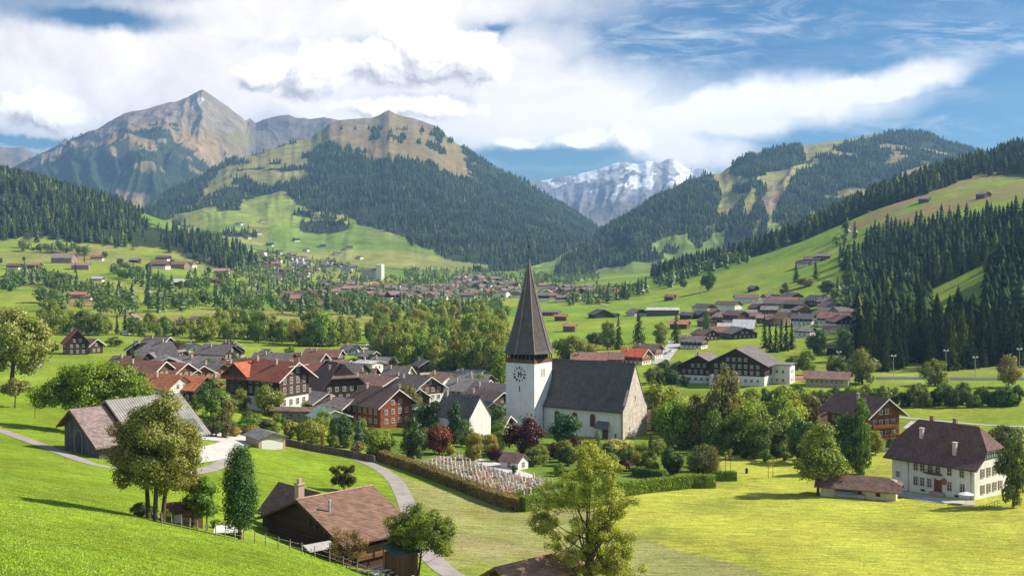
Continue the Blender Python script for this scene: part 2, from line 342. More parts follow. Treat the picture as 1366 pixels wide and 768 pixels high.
def mat_ground():
    m, t, out = newmat('meadow'); g = t.n('ShaderNodeNewGeometry'); p = g.outputs['Position']
    col = t.n('ShaderNodeVertexColor', layer_name='cover').outputs[0]
    d = t.vm('LENGTH', p, out=1)
    a = t.noise(t.mapping(p, (1, 1, 1)), 2.6, 5, .7); b = t.noise(t.mapping(p, (1, 2.6, 1), rot=(0, 0, .5)), .33, 4, .6); c = t.noise(p, .045, 4, .6); e = t.noise(p, 9., 3, .7)
    f = t.math('MULTIPLY', t.mapr(a, .3, .7, .5, 1.5), t.math('MULTIPLY', t.mapr(b, .3, .7, .7, 1.28), t.mapr(c, .3, .7, .82, 1.16)))
    f = t.math('MULTIPLY', f, t.mapr(e, .3, .7, .72, 1.3))
    mow = t.noise(t.mapping(p, (.05, .9, 1), rot=(0, 0, R(14))), 1., 4, .65); patch = t.noise(p, .022, 5, .65)
    f = t.math('MULTIPLY', f, t.math('MULTIPLY', t.mapr(mow, .3, .7, .84, 1.14), t.mapr(patch, .35, .65, .86, 1.1)))
    k = t.scalev(col, f); k = t.mix(t.mapr(t.noise(p, .05, 5, .7), .5, .7, 0, .45), k, t.vm('MULTIPLY', k, (1.25, 1.0, 1.2)))
    k = t.mix(t.mapr(t.noise(p, .7, 6, .75), .56, .74, 0, .55), k, t.vm('MULTIPLY', k, (1.6, 1.15, .9)))
    k = t.mix(t.mapr(t.noise(p, 1.7, 5, .7), .63, .72, 0, .3), k, t.vm('MULTIPLY', k, (.5, .6, .6)))
    finish(t, out, k, .95, t.math('ADD', a, t.math('MULTIPLY', b, 1.5)), .55, .25, .05); return m
M_GROUND = mat_ground()
def grid_faces(nr, nc, off=0):
    i = np.arange(nr - 1)[:, None] * nc + np.arange(nc - 1)[None, :]
    return np.stack([i, i + 1, i + nc + 1, i + nc], -1).reshape(-1, 4) + off
# rows beyond the valley so that the one sheet runs to the horizon
exY = np.array([3900, 5000, 8000, 13000, 22000.]); exZ = np.full((5, len(GXs)), -70.)
GZa = np.vstack([GZ, exZ]); GYa = np.concatenate([GYs, exY])
V = np.stack([GYa[:, None] * _U[None, :], np.repeat(GYa[:, None], len(GXs), 1), GZa], -1).reshape(-1, 3)
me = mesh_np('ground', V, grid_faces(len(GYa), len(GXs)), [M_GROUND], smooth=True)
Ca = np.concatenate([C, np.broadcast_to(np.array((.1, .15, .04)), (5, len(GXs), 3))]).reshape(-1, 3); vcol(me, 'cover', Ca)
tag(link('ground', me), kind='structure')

# ---------------------------------------------------------------- mountains
def mat_mountain(name, rocky):
    m, t, out = newmat(name); g = t.n('ShaderNodeNewGeometry'); p = g.outputs['Position']
    col = t.n('ShaderNodeVertexColor', layer_name='cover').outputs[0]
    a = t.noise(p, .02, 6, .65); b = t.noise(t.mapping(p, (1, 1, .35)), .006, 6, .65)
    f = t.math('MULTIPLY', t.mapr(a, .3, .7, .7, 1.3), t.mapr(b, .3, .7, .75, 1.25))
    k = t.scalev(col, f)
    finish(t, out, k, .95, t.math('ADD', a, b), .5 if rocky else .35, 14. if rocky else 8., .05); return m
M_MTN = mat_mountain('alpine_slope', True); M_HILL = mat_mountain('wooded_slope', False)
MT = {}
def mountain(name, sil, D, foot, nc, nr, spur, cover, seed, mat, back=1.25, shape=1.0, label=None):
    """sil: skyline (photo x, y); D: distance of the skyline at those columns; foot: (distance, height) of the front foot"""
    xs = np.linspace(sil[0][0], sil[-1][0], nc); ys = np.interp(xs, [p[0] for p in sil], [p[1] for p in sil])
    Dr = np.interp(xs, [p[0] for p in D], [p[1] for p in D]); Df = np.interp(xs, [p[0] for p in foot], [p[1] for p in foot]); Zf = np.interp(xs, [p[0] for p in foot], [p[2] for p in foot])
    ys = ys + (fbm(xs / 9, xs * 0, 4, seed + 5) - .5) * 3.2
    zr = -(ys - HY) / FX * Dr; u = (xs - CX) / FX
    tt = np.linspace(0, 1, nr)[:, None]; nb = nr // 3
    Y = Df + (Dr - Df) * tt; Xw = u * Y
    T = tt + 0 * u
    sp = fbm(xs[None, :] / spur[1] + 1.3 * fbm(T * 3, xs[None, :] / 60, 2, seed + 9), T * 2.2, 4, seed, .5, True)
    sp2 = fbm(Xw / 420, Y / 420, 5, seed + 3)
    env = np.sin(np.pi * np.clip(T, 0, 1)) ** .7
    Z = Zf + (zr - Zf) * (T ** shape) + env * (spur[0] * .55 * (sp - .5) + spur[0] * .8 * (sp2 - .5))
    tb = np.linspace(0, 1, nb + 1)[1:, None]
    Yb = Dr * (1 + (back - 1) * tb); Zb = zr + (-80 - zr) * tb ** .9 + 0 * u
    Y = np.vstack([Y, Yb]); Z = np.vstack([Z, Zb]); X = u * Y
    px = CX + FX * X / Y; py = HY - FX * Z / Y
    cc, forest = cover(px, py, X, Y, Z, nr)
    me = mesh_np(name, np.stack([X, Y, Z], -1).reshape(-1, 3), grid_faces(nr + nb, nc), [mat], smooth=True)
    vcol(me, 'cover', cc.reshape(-1, 3)); o = tag(link(name, me), kind='structure')
    MT[name] = (X[:nr], Y[:nr], Z[:nr], forest[:nr] if forest is not None else None)
    return o
def blend(c, mask, col, w=1.):
    w = np.clip(np.asarray(mask, float) * w, 0, 1)[..., None]; c[:] = c * (1 - w) + np.array(col) * w
def cov_far(px, py, X, Y, Z, nr):
    c = np.empty(px.shape + (3,)); c[:] = (.265, .185, .092)
    n = fbm(X / 350, Y / 350 + Z / 200, 5, 5); n2 = fbm(px / 7 - py / 16, py / 42, 4, 6)
    blend(c, n > .54, (.205, .175, .075), .8); blend(c, (n2 > .6), (.17, .13, .095), .7)
    skyline = np.interp(px[0], px[0], py[:nr].min(0))[None, :]
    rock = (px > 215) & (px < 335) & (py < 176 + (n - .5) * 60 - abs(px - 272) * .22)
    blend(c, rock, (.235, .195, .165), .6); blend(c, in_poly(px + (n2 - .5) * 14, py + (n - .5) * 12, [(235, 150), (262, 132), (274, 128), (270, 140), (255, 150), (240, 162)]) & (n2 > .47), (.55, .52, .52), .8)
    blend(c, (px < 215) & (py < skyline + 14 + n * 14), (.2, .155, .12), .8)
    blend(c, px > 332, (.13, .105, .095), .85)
    fo = ((py > 205 + (n - .5) * 150 + np.maximum(0, (px - 200)) * .28) & (px < 300)) | ((n2 > .58) & (py > 165) & (py < 235) & (px > 180) & (px < 260) & (n > .5))
    fo |= in_poly(px, py, [(40, 225), (130, 196), (190, 230), (250, 262), (340, 330), (40, 330)]) & (n > .38)
    fo &= ~(in_poly(px, py, [(155, 252), (200, 260), (198, 285), (158, 275)]))
    blend(c, fo, (.035, .05, .025)); return c, fo
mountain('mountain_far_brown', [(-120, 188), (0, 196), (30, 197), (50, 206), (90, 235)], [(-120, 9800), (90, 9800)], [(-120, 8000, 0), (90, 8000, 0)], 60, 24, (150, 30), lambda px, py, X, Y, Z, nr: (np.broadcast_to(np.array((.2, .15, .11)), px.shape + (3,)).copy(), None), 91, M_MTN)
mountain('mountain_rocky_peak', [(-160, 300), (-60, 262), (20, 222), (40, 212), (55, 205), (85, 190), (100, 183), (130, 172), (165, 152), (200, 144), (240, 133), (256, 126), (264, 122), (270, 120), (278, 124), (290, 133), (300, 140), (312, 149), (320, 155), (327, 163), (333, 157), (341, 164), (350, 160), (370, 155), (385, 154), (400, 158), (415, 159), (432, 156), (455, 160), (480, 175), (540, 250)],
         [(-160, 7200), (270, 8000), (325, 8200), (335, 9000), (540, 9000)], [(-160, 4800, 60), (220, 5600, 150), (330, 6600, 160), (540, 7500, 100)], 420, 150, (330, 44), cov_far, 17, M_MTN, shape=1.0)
def cov_mid(px, py, X, Y, Z, nr):
    c = np.empty(px.shape + (3,)); c[:] = (.21, .26, .05)
    n = fbm(X / 260, Y / 260 + Z / 160, 5, 8); n2 = fbm(px / 7 + py / 26, py / 36, 4, 9); n3 = fbm(X / 700, Y / 700, 3, 12)
    blend(c, (n > .52), (.25, .235, .075), .6); blend(c, py < 262, (.25, .205, .085), .65); blend(c, (py > 300) & (n < .52), (.12, .2, .035), .7)
    top = (px > 435) & (py < 232 + (px - 520) * .32 + (n - .5) * 60); blend(c, top, (.205, .15, .075), .85); blend(c, top & (n > .52), (.175, .165, .065), .6); blend(c, top & (n2 > .58), (.17, .15, .075), .5)
    blend(c, top & (py < 175) & (n > .5), (.2, .165, .13), .7)
    jx = px + (n2 - .5) * 26 + (n - .5) * 20; jy = py + (n - .5) * 22
    fo = in_poly(jx, jy, [(412, 190), (440, 188), (455, 205), (480, 208), (515, 224), (540, 214), (570, 226), (600, 234), (640, 242), (680, 250), (720, 262), (760, 276), (900, 330), (900, 375), (700, 372), (640, 356), (600, 347), (560, 327), (520, 310), (480, 298), (462, 291), (440, 287), (418, 282), (385, 262), (370, 246), (398, 236), (410, 222), (402, 205)])
    fo |= (px > 630 + (n - .5) * 90) & (py > 208 + (px - 640) * .62 + (n2 - .5) * 24)
    fo |= in_poly(jx, jy, [(150, 300), (182, 284), (215, 261), (285, 226), (292, 236), (272, 250), (277, 262), (242, 286), (200, 302), (190, 330), (150, 330)])
    for (x, y, a, b) in ((325, 240, 22, 10), (345, 254, 24, 9), (308, 280, 20, 14), (335, 262, 12, 8), (430, 303, 42, 13), (405, 290, 16, 10), (380, 195, 14, 6), (350, 207, 20, 4), (310, 219, 22, 4), (252, 268, 10, 10), (395, 275, 14, 10), (400, 318, 12, 6), (300, 302, 8, 4), (440, 318, 10, 4)):
        fo |= ((jx - x) / (a * .9)) ** 2 + ((jy - y) / (b * .85)) ** 2 < 1
    fo &= ~(in_poly(px + (n2 - .5) * 20, py + (n - .5) * 16, [(296, 222), (345, 206), (385, 192), (432, 182), (404, 212), (408, 228), (372, 244), (392, 268), (425, 285), (470, 296), (500, 330), (420, 345), (300, 340), (200, 318), (205, 304), (245, 288), (282, 262), (276, 250)]) & (n < .53) & ~(((px - 325) / 18) ** 2 + ((py - 250) / 14) ** 2 < 1) & ~(((px - 430) / 36) ** 2 + ((py - 303) / 9) ** 2 < 1))
    fo |= (n > .66) & (px < 440) & (py > 215) & (py < 335); fo |= top & (n + n2 > 1.12) & (py > 172)
    blend(c, fo, (.03, .045, .022)); return c, fo
mountain('mountain_green_alp', [(60, 345), (120, 318), (182, 284), (220, 259), (285, 225), (300, 216), (345, 204), (385, 190), (415, 183), (440, 165), (455, 160), (480, 159), (500, 156), (510, 152), (519, 147), (528, 152), (545, 157), (560, 160), (580, 168), (600, 185), (625, 201), (650, 216), (665, 225), (700, 240), (740, 266), (790, 298), (830, 322), (880, 350), (960, 385)],
         [(60, 4300), (300, 5000), (518, 5600), (960, 5600)], [(60, 3000, 30), (300, 2850, 30), (450, 2800, -25), (600, 2800, -45), (960, 3000, -50)], 460, 200, (64, 60), cov_mid, 29, M_HILL, shape=1.12)
def cov_snow(px, py, X, Y, Z, nr):
    c = np.empty(px.shape + (3,)); c[:] = (.19, .19, .22)
    n = fbm(px / 13 + py / 30, py / 8, 5, 15); n2 = fbm(px / 26, py / 16 + px / 60, 4, 16)
    s = n + (246 - py) / 90; blend(c, s > .54, (.66, .68, .74)); blend(c, (n2 > .5), (.25, .24, .26), .75); blend(c, (py > 268) & (n2 > .4), (.13, .12, .1), .8)
    return c, None
mountain('mountain_snowy_range', [(660, 262), (700, 243), (720, 241), (745, 236), (770, 233), (785, 229), (800, 224), (812, 221), (825, 217), (835, 216), (850, 219), (862, 214), (872, 217), (882, 216), (893, 211), (902, 215), (912, 222), (925, 226), (940, 223), (955, 231), (1010, 262)],
         [(660, 11000), (1010, 11000)], [(660, 7600, 40), (1010, 7600, 40)], 240, 110, (190, 30), cov_snow, 41, M_MTN)
def cov_right(px, py, X, Y, Z, nr):
    c = np.empty(px.shape + (3,)); c[:] = (.24, .24, .065)
    n = fbm(X / 260, Y / 260 + Z / 160, 5, 28); n2 = fbm(px / 8 + py / 26, py / 30, 4, 29)
    blend(c, (n > .5), (.25, .2, .09), .6); blend(c, py > 300, (.13, .21, .04), .8)
    blend(c, in_poly(px, py, [(1010, 245), (1045, 245), (1040, 285), (1010, 280)]), (.24, .18, .14), .7)
    jx = px + (n2 - .5) * 18 + (n - .5) * 14; jy = py + (n - .5) * 16
    fo = in_poly(jx, jy, [(700, 400), (740, 362), (800, 310), (850, 278), (915, 238), (950, 228), (958, 262), (952, 290), (932, 310), (890, 318), (868, 330), (880, 345), (800, 362), (760, 372), (740, 400)])
    fo |= in_poly(jx, jy, [(968, 236), (975, 221), (985, 210), (1045, 195), (1068, 196), (1076, 214), (1042, 228), (1000, 236)])
    fo |= in_poly(jx, jy, [(1036, 300), (1042, 262), (1060, 235), (1088, 212), (1112, 200), (1160, 182), (1210, 172), (1260, 180), (1330, 205), (1500, 245), (1500, 330), (1250, 260), (1120, 330)])
    fo |= in_poly(jx, jy, [(965, 335), (975, 290), (1000, 262), (1018, 262), (1030, 300), (1010, 335)]) & (n2 > .4)
    for (x, y, a, b) in ((850, 345, 34, 8), (820, 352, 30, 8), (935, 320, 16, 12), (985, 250, 12, 6), (1005, 245, 8, 5), (1015, 255, 10, 8), (960, 300, 10, 10), (895, 335, 14, 5)):
        fo |= ((jx - x) / a) ** 2 + ((jy - y) / b) ** 2 < 1
    fo &= ~((n > .66) & (px > 1080)); fo &= ~in_poly(px, py, [(1195, 232), (1240, 218), (1245, 236), (1205, 262)])
    blend(c, fo, (.03, .045, .022)); return c, fo
mountain('mountain_ski_slopes', [(690, 400), (740, 362), (765, 340), (785, 322), (800, 311), (820, 298), (850, 279), (885, 259), (915, 241), (945, 233), (960, 232), (975, 222), (985, 213), (1000, 206), (1030, 199), (1055, 196), (1080, 193), (1110, 189), (1140, 184), (1165, 179), (1190, 175), (1210, 174), (1230, 177), (1250, 183), (1270, 190), (1290, 197), (1330, 212), (1400, 232), (1520, 260)],
         [(690, 3600), (850, 3900), (960, 4400), (1210, 5200), (1520, 5600)], [(690, 2600, -50), (800, 2700, -50), (900, 2700, -45), (1000, 2700, -30), (1520, 2900, 40)], 420, 180, (120, 56), cov_right, 53, M_HILL, shape=1.05)
# ---------------------------------------------------------------- forests too dense to count
def conifer_soup(P, H, W, layers, sides, r):
    n = len(P); vs = []; fs = []; nv = sides + 1; lean = (r.random((n, 2)) - .5) * .04
    for L in range(layers):
        z0 = (.06 + .86 * L / layers) * H; z1 = np.minimum(1., (.06 + .86 * (L + 1.75) / layers)) * H
        rad = W * (1 - L / layers) ** .62 * .5 * (.8 + .4 * r.random(n))
        a = (np.arange(sides) / sides * 2 * np.pi)[None, :] + r.random((n, 1)) * 6.3
        rr = rad[:, None] * (.65 + .6 * r.random((n, sides)))
        V = np.zeros((n, nv, 3)); V[:, :sides, 0] = np.cos(a) * rr; V[:, :sides, 1] = np.sin(a) * rr
        V[:, :sides, 2] = z0[:, None] - rr * .18 * r.random((n, sides)); V[:, sides, 2] = z1
        V[:, :, 0] += lean[:, :1] * V[:, :, 2]; V[:, :, 1] += lean[:, 1:] * V[:, :, 2]
        vs.append(V + P[:, None, :])
        k = np.arange(sides); t = np.stack([k, (k + 1) % sides, np.full(sides, sides)], -1)
        fs.append((np.arange(n)[:, None, None] * nv + t[None]) + L * n * nv)
    return np.concatenate([v.reshape(-1, 3) for v in vs]), np.concatenate([f.reshape(-1, 3) for f in fs])
def sample_grid(X, Y, Z, mask, n, r):
    a = np.abs((X[1:, 1:] - X[:-1, :-1]) * (Y[1:, 1:] - Y[:-1, :-1])) + 1e-9
    w = (a * mask[:-1, :-1] * np.clip(3.4 * fbm(X[:-1, :-1] / 90, Y[:-1, :-1] / 90, 3, 61) - 1.0, .08, 2)).ravel(); cs = np.cumsum(w)
    k = np.searchsorted(cs, r.random(n) * cs[-1]); i = np.minimum(k // a.shape[1], a.shape[0] - 1); j = k % a.shape[1]; s = r.random(n); t = r.random(n)
    def bl(A): return (A[i, j] * (1 - t) + A[i, j + 1] * t) * (1 - s) + (A[i + 1, j] * (1 - t) + A[i + 1, j + 1] * t) * s
    return np.stack([bl(X), bl(Y), bl(Z)], -1)
def forest(name, parts, color, label):
    vs = []; fs = []; cs = []; off = 0
    for P, hm, layers, sides in parts:
        H = hm * (.42 + .85 * rng.random(len(P))); v, f = conifer_soup(P, H, H * (.36 + .12 * rng.random(len(P))), layers, sides, rng)
        vs.append(v); fs.append(f + off); off += len(v)
        k = (.6 + .8 * rng.random(len(P)))[:, None] * np.ones(3); lt = rng.random(len(P)) < .09; k[lt] *= np.array([2.6, 2.0, 1.2]); cs.append(np.tile(np.repeat(k, sides + 1, 0), (layers, 1)))
    me = mesh_np(name, np.concatenate(vs), np.concatenate(fs), [M_FAR]); vcol(me, 'tint', np.concatenate(cs)); o = link(name, me, color=color)
    return tag(o, label, 'forest', kind='stuff')
def msamp(name, n):
    X, Y, Z, m = MT[name]; return sample_grid(X, Y, Z, m.astype(float), n, rng)
GRN = (.028, .047, .022)
forest('forest_green_alp', [(msamp('mountain_green_alp', 30000), 20, 2, 5)], GRN, 'dense dark conifer forest covering the flank of the middle mountain')
forest('forest_ski_slopes', [(msamp('mountain_ski_slopes', 26000), 20, 2, 5)], GRN, 'dense dark conifer forest on the mountain beyond the church spire')
forest('forest_rocky_peak', [(msamp('mountain_rocky_peak', 6000), 22, 2, 5)], GRN, 'dark forest at the foot of the rocky peak')
forest('forest_wooded_hill', [(sample_grid(WX, WY, GZ, WOODL.astype(float), 8500, rng), 23, 4, 7)], (.03, .048, .02), 'dark spruce forest on the rounded hill below the rocky peak')
forest('forest_ridge', [(sample_grid(WX, WY, GZ, WOODR.astype(float), 5200, rng), 26, 5, 8)], (.028, .044, .02), 'dark spruce forest along the ridge above the grass slope')

# ---------------------------------------------------------------- trees
def cards(P, N, size, r, asp=.62):
    n = len(P); N = N / (np.linalg.norm(N, axis=1, keepdims=True) + 1e-9)
    q = r.normal(size=(n, 3)); t = np.cross(N, q); t /= np.linalg.norm(t, axis=1, keepdims=True) + 1e-9; b = np.cross(N, t)
    s = size * (.65 + .7 * r.random((n, 1)))
    V = np.stack([P - t * s, P - b * s * asp, P + t * s * (.8 + .4 * r.random((n, 1))), P + b * s * asp], 1)
    V[:, 1::2] += N[:, None, :] * s[:, None] * .22
    return V.reshape(-1, 3), np.arange(n * 4).reshape(-1, 4)
def puff_points(puffs, n, r, hollow=.45):
    C_ = np.array([p[0] for p in puffs], float); Rr = np.array([p[1] for p in puffs], float)
    w = Rr ** 2; k = r.choice(len(puffs), n, p=w / w.sum())
    d = r.normal(size=(n, 3)); d /= np.linalg.norm(d, axis=1, keepdims=True)
    f = hollow + (1 - hollow) * r.random(n) ** .55
    f = np.where(r.random(n) < .3, f * (1 + .75 * r.random(n)), f)
    P = C_[k] + d * (Rr[k] * f)[:, None] * np.array([1, 1, .78])
    return P, d, k
def crown_mesh(name, puffs, n, size, r, mat=None, up=.35, hollow=.45):
    P, d, k = puff_points(puffs, n, r, hollow)
    c = np.mean([p[0] for p in puffs], 0); o = P - c; o /= np.linalg.norm(o, axis=1, keepdims=True) + 1e-9
    N = d * .7 + o * .5 + r.normal(size=(n, 3)) * .55 + np.array([0, 0, up])
    V, F = cards(P, N, size, r); return mesh_np(name, V, F, [mat or M_LEAF])
def ell_puffs(c, rad, K, pr, r, low=-.75, shell=.55):
    out = []
    while len(out) < K:
        d = r.normal(size=3); d /= np.linalg.norm(d)
        if d[2] < low: continue
        f = shell + (1 - shell) * r.random()
        out.append((np.array(c) + d * np.array(rad) * f, pr[0] + (pr[1] - pr[0]) * r.random()))
    return out
def trunk_mesh(name, base, top, r0, puffs, r, nl=7, n=7, mat=None, lw=1.):
    m = MB(); b = Vector(base); t = Vector(top); mid = b.lerp(t, .5) + Vector((r.normal() * r0 * .7, r.normal() * r0 * .7, 0))
    m.tube([b - Vector((0, 0, r0 * 2)), b + Vector((0, 0, r0 * .8)), mid, t], [r0 * 1.5, r0, r0 * .72, r0 * .22], n)
    for i in r.choice(len(puffs), min(nl, len(puffs)), replace=False):
        p = Vector(puffs[i][0]); s = b.lerp(t, .35 + .5 * r.random()); q = s.lerp(p, .5) + Vector((0, 0, -(p - s).length * .08))
        m.tube([s, q, p], [r0 * .34 * lw, r0 * .2 * lw, r0 * .05], 5, 0, False)
    return m.mesh(name, [mat or M_BARK])
TR = np.random.default_rng(23)
def template(kind):
    """unit tree: 1 wide, 1 high; returns (crown mesh, trunk mesh)"""
    r = TR
    if kind == 'round': pf = ell_puffs((0, 0, .49), (.37, .37, .39), 34, (.1, .17), r, -1); n, s, th = 4600, .030, .12
    elif kind == 'oval': pf = ell_puffs((0, 0, .49), (.38, .38, .42), 38, (.09, .16), r, -1); n, s, th = 4600, .029, .1
    elif kind == 'lobed':
        pf = []
        for c, q in (((-.17, .05, .48), .27), ((.19, -.05, .44), .26), ((.02, .02, .70), .26), ((-.05, -.17, .34), .25), ((.08, .2, .4), .24), ((0, 0, .24), .26)): pf += ell_puffs(c, (q, q, q * .85), 9, (.08, .14), r)
        n, s, th = 4600, .029, .12
    elif kind == 'tall':
        pf = []
        for z in np.linspace(.12, .92, 10): pf += ell_puffs((r.normal() * .04, r.normal() * .04, z), (.36 * math.sin(math.pi * (z * .86 + .1)) ** .8,) * 2 + (.06,), 5, (.07, .13), r, -1)
        n, s, th = 4200, .028, .08
    elif kind == 'shrub': pf = ell_puffs((0, 0, .45), (.34, .34, .38), 22, (.1, .18), r, -1); n, s, th = 2600, .036, .0
    elif kind == 'column':
        pf = [((r.normal() * .05, r.normal() * .05, z), .30 * math.sin(math.pi * (z * .78 + .16)) ** .7 + .05) for z in np.linspace(.12, .93, 16)]
        n, s, th = 2400, .03, .04
    me = crown_mesh('crown', pf, n, s, r)
    tr = trunk_mesh('trunk', (0, 0, -.02), (0, 0, .62), .028, pf, r) if kind != 'shrub' else trunk_mesh('stem', (0, 0, -.05), (0, 0, .3), .02, pf, r, 5)
    return me, tr
def conifer_template(seed, n_wh=30, m=9):
    r = np.random.default_rng(seed); P = []; N = []; S = []
    for z in np.linspace(.05, .985, n_wh):
        rad = .5 * (1 - z) ** .82 * (.85 + .3 * r.random())
        for k in range(max(4, int(m * (1.15 - z * .6)))):
            a = r.random() * 6.283; q = rad * (.7 + .4 * r.random())
            for f in (.3, .6, .92):
                P.append((math.cos(a) * q * f, math.sin(a) * q * f, z - q * f * .30 + r.normal() * .006)); S.append(.026 + .05 * q)
                N.append((math.cos(a) * .75 + r.normal() * .3, math.sin(a) * .75 + r.normal() * .3, .75 + r.normal() * .25))
    P = np.array(P); N = np.array(N)
    V, F = cards(P, N, np.array(S)[:, None], r, .8); me = mesh_np('crown', V, F, [M_NEEDLE])
    t = MB(); t.tube([(0, 0, -.03), (0, 0, .5), (0, 0, .97)], [.022, .014, .002], 6); return me, t.mesh('trunk', [M_BARK])
TP = {k: [template(k) for _ in range(v)] for k, v in dict(round=3, oval=2, lobed=3, tall=3, shrub=3, column=2).items()}
TP['spruce'] = [conifer_template(s) for s in (1, 2, 3, 4)]
PROTO = {}
G = (.085, .13, .022); OL = (.14, .145, .03); YG = (.16, .19, .026); DG = (.04, .072, .02); PUR = (.055, .018, .022); RED = (.12, .035, .02); YEL = (.26, .21, .03); BR = (.15, .105, .04); SPR = (.034, .055, .023); GG = (.1, .125, .06)
def jit(c, a=.18):
    k = 1 + (rnd.random() - .5) * 2 * a; return (c[0] * k * (1 + (rnd.random() - .5) * a), c[1] * k, c[2] * k)
def tree(kind, pos, w, h, color, label, group=None, name=None, cat=None):
    name = name or {'spruce': 'spruce_tree', 'shrub': 'shrub'}.get(kind, 'broadleaf_tree'); i = rnd.randrange(len(TP[kind])); key = (kind, i, name)
    cat = cat or ('shrub' if kind == 'shrub' else 'tree'); loc = Vector(pos) - Vector((0, 0, .02 * h))
    if key not in PROTO:
        o = thing(name, label, cat, loc, rnd.random() * 6.28, group)
        cm, tm = TP[kind][i]; link('crown' if kind != 'shrub' else 'foliage', cm, o); link('trunk' if kind != 'shrub' else 'stem', tm, o); PROTO[key] = o; o.scale = (w, w, h)
    else:
        o = dup(PROTO[key], loc, rnd.random() * 6.28, label, group, (w, w, h))
        if not group and 'group' in o: del o['group']
        o['category'] = cat
    for c in o.children:
        if c.name.startswith(('crown', 'foliage')): c.color = (*color, 1)
    return o
def tpx(kind, x, yb, wpx, hpx, color, label, group=None, Y=None, **kw):
    """a tree measured on the photograph: foot (x, yb), width and height in pixels"""
    p = gp(x, yb) if Y is None else gd(x, Y); k = FX / p.y
    return tree(kind, p, wpx / k * 1.04, hpx / k, color, label, group, **kw)

def hero(name, pos, puffs, ncard, size, color, label, trunks, mat=None, hollow=.45, seed=1, nl=9, cat='tree', up=.35):
    r = np.random.default_rng(seed); o = thing(name, label, cat, pos)
    c = link('crown', crown_mesh('crown', puffs, ncard, size, r, mat, up, hollow), o, color=color)
    for b, t_, r0 in trunks: link('trunk', trunk_mesh('trunk', b, t_, r0, puffs, r, nl), o)
    return o
HR = np.random.default_rng(77)
# the clump of three big chestnut trees on the edge of the near slope
for j, (x, Y, cx, cz, rad, K, n, col) in enumerate(((198, 117, -1.2, 6.7, (2.8, 2.6, 4.5), 46, 27000, (.13, .11, .034)), (207, 116, .1, 8.1, (2.7, 2.6, 5.6), 70, 42000, (.14, .142, .042)), (217, 117.5, 1.3, 6.6, (2.6, 2.6, 4.3), 46, 27000, (.146, .14, .036)))):
    p = gd(x, Y); pf = ell_puffs((cx, .3, cz), rad, K, (.65, 1.3), HR, -.8, .5)
    hero('chestnut_tree', p, pf, n, .118, col, ('big rust-tinged chestnut tree, first trunk of the three on the slope edge', 'big rust-tinged chestnut tree, middle trunk of the three on the slope edge', 'big rust-tinged chestnut tree, third trunk of the three beside the garden shed')[j], [((0, 0, 0), (cx * .4, 0, cz + 1.5), .27)], seed=100 + j)
p = gd(320, 116.5); pf = []
for k in range(30):
    z = 1.5 + k / 29 * 8.2; f = math.sin(math.pi * (min(1, (z - .6) / 10.2) * .8 + .17)) ** .8; a = HR.random() * 6.28
    for q in range(3): a += 2.1; pf.append(((math.cos(a) * 1.15 * f, math.sin(a) * 1.15 * f, z), .28 + .55 * f))
hero('cypress_tree', p, pf, 16000, .1, (.036, .075, .02), 'dark green columnar tree behind the post fence', [((0, 0, 0), (0, 0, 7), .22)], seed=5, up=.6, hollow=.6)
p = gd(276, 121); hero('young_maple', p, ell_puffs((0, 0, 3.4), (1.2, 1.2, 2.3), 22, (.45, .8), HR, -1), 3600, .14, (.1, .16, .028), 'small light green tree between the chestnut clump and the columnar tree', [((0, 0, 0), (0, 0, 4.5), .1)], seed=6)
p = gd(258, 121.5); hero('young_lime', p, ell_puffs((0, 0, 3.4), (1.4, 1.3, 2.6), 22, (.45, .85), HR, -1), 3600, .14, (.135, .145, .03), 'yellowish bushy tree tucked against the chestnut clump above the shed', [((0, 0, 0), (0, 0, 4.5), .1)], seed=61)
# trees of the lawn on the far side of the barn
p = gd(15, 330); k = 330 / FX
hero('maple_tree', p, [(v[0], v[1]) for v in ell_puffs((0, 0, 14.0), (10.5, 8, 9.4), 74, (1.8, 3.4), HR, -.9)], 24000, .42, (.172, .18, .05), 'tall olive brown maple standing by the car park', [((0, 0, 0), (0, 0, 14), .75)], seed=7)
p = gd(121, 232); pf = []
for c, q in (((0, 0, 12.0), (7, 5, 4)), ((-7.6, 0, 8.6), (4.2, 4, 2.6)), ((8.2, 0, 9.2), (4.6, 4, 2.8)), ((0, -2, 7.4), (10, 5, 2.2)), ((-4, 1, 10.8), (4.6, 4, 3.2)), ((4.6, 1, 11), (4.8, 4, 3.4))): pf += ell_puffs(c, q, 17, (1.0, 1.9), HR, -.8)
hero('sycamore_tree', p, pf, 26000, .25, (.12, .165, .02), 'broad spreading bright green sycamore just behind the wooden barn', [((0, 0, 0), (0, 0, 9), .65)], seed=8, nl=14)
p = gp(20, 544); hero('plum_tree', p, ell_puffs((0, 0, 5), (3.8, 3.4, 2.2), 26, (.6, 1.1), HR, -.7), 3800, .24, (.13, .125, .045), 'small round olive tree alone on the lawn below the maple', [((0, 0, 0), (0, 0, 4.6), .2)], seed=9)
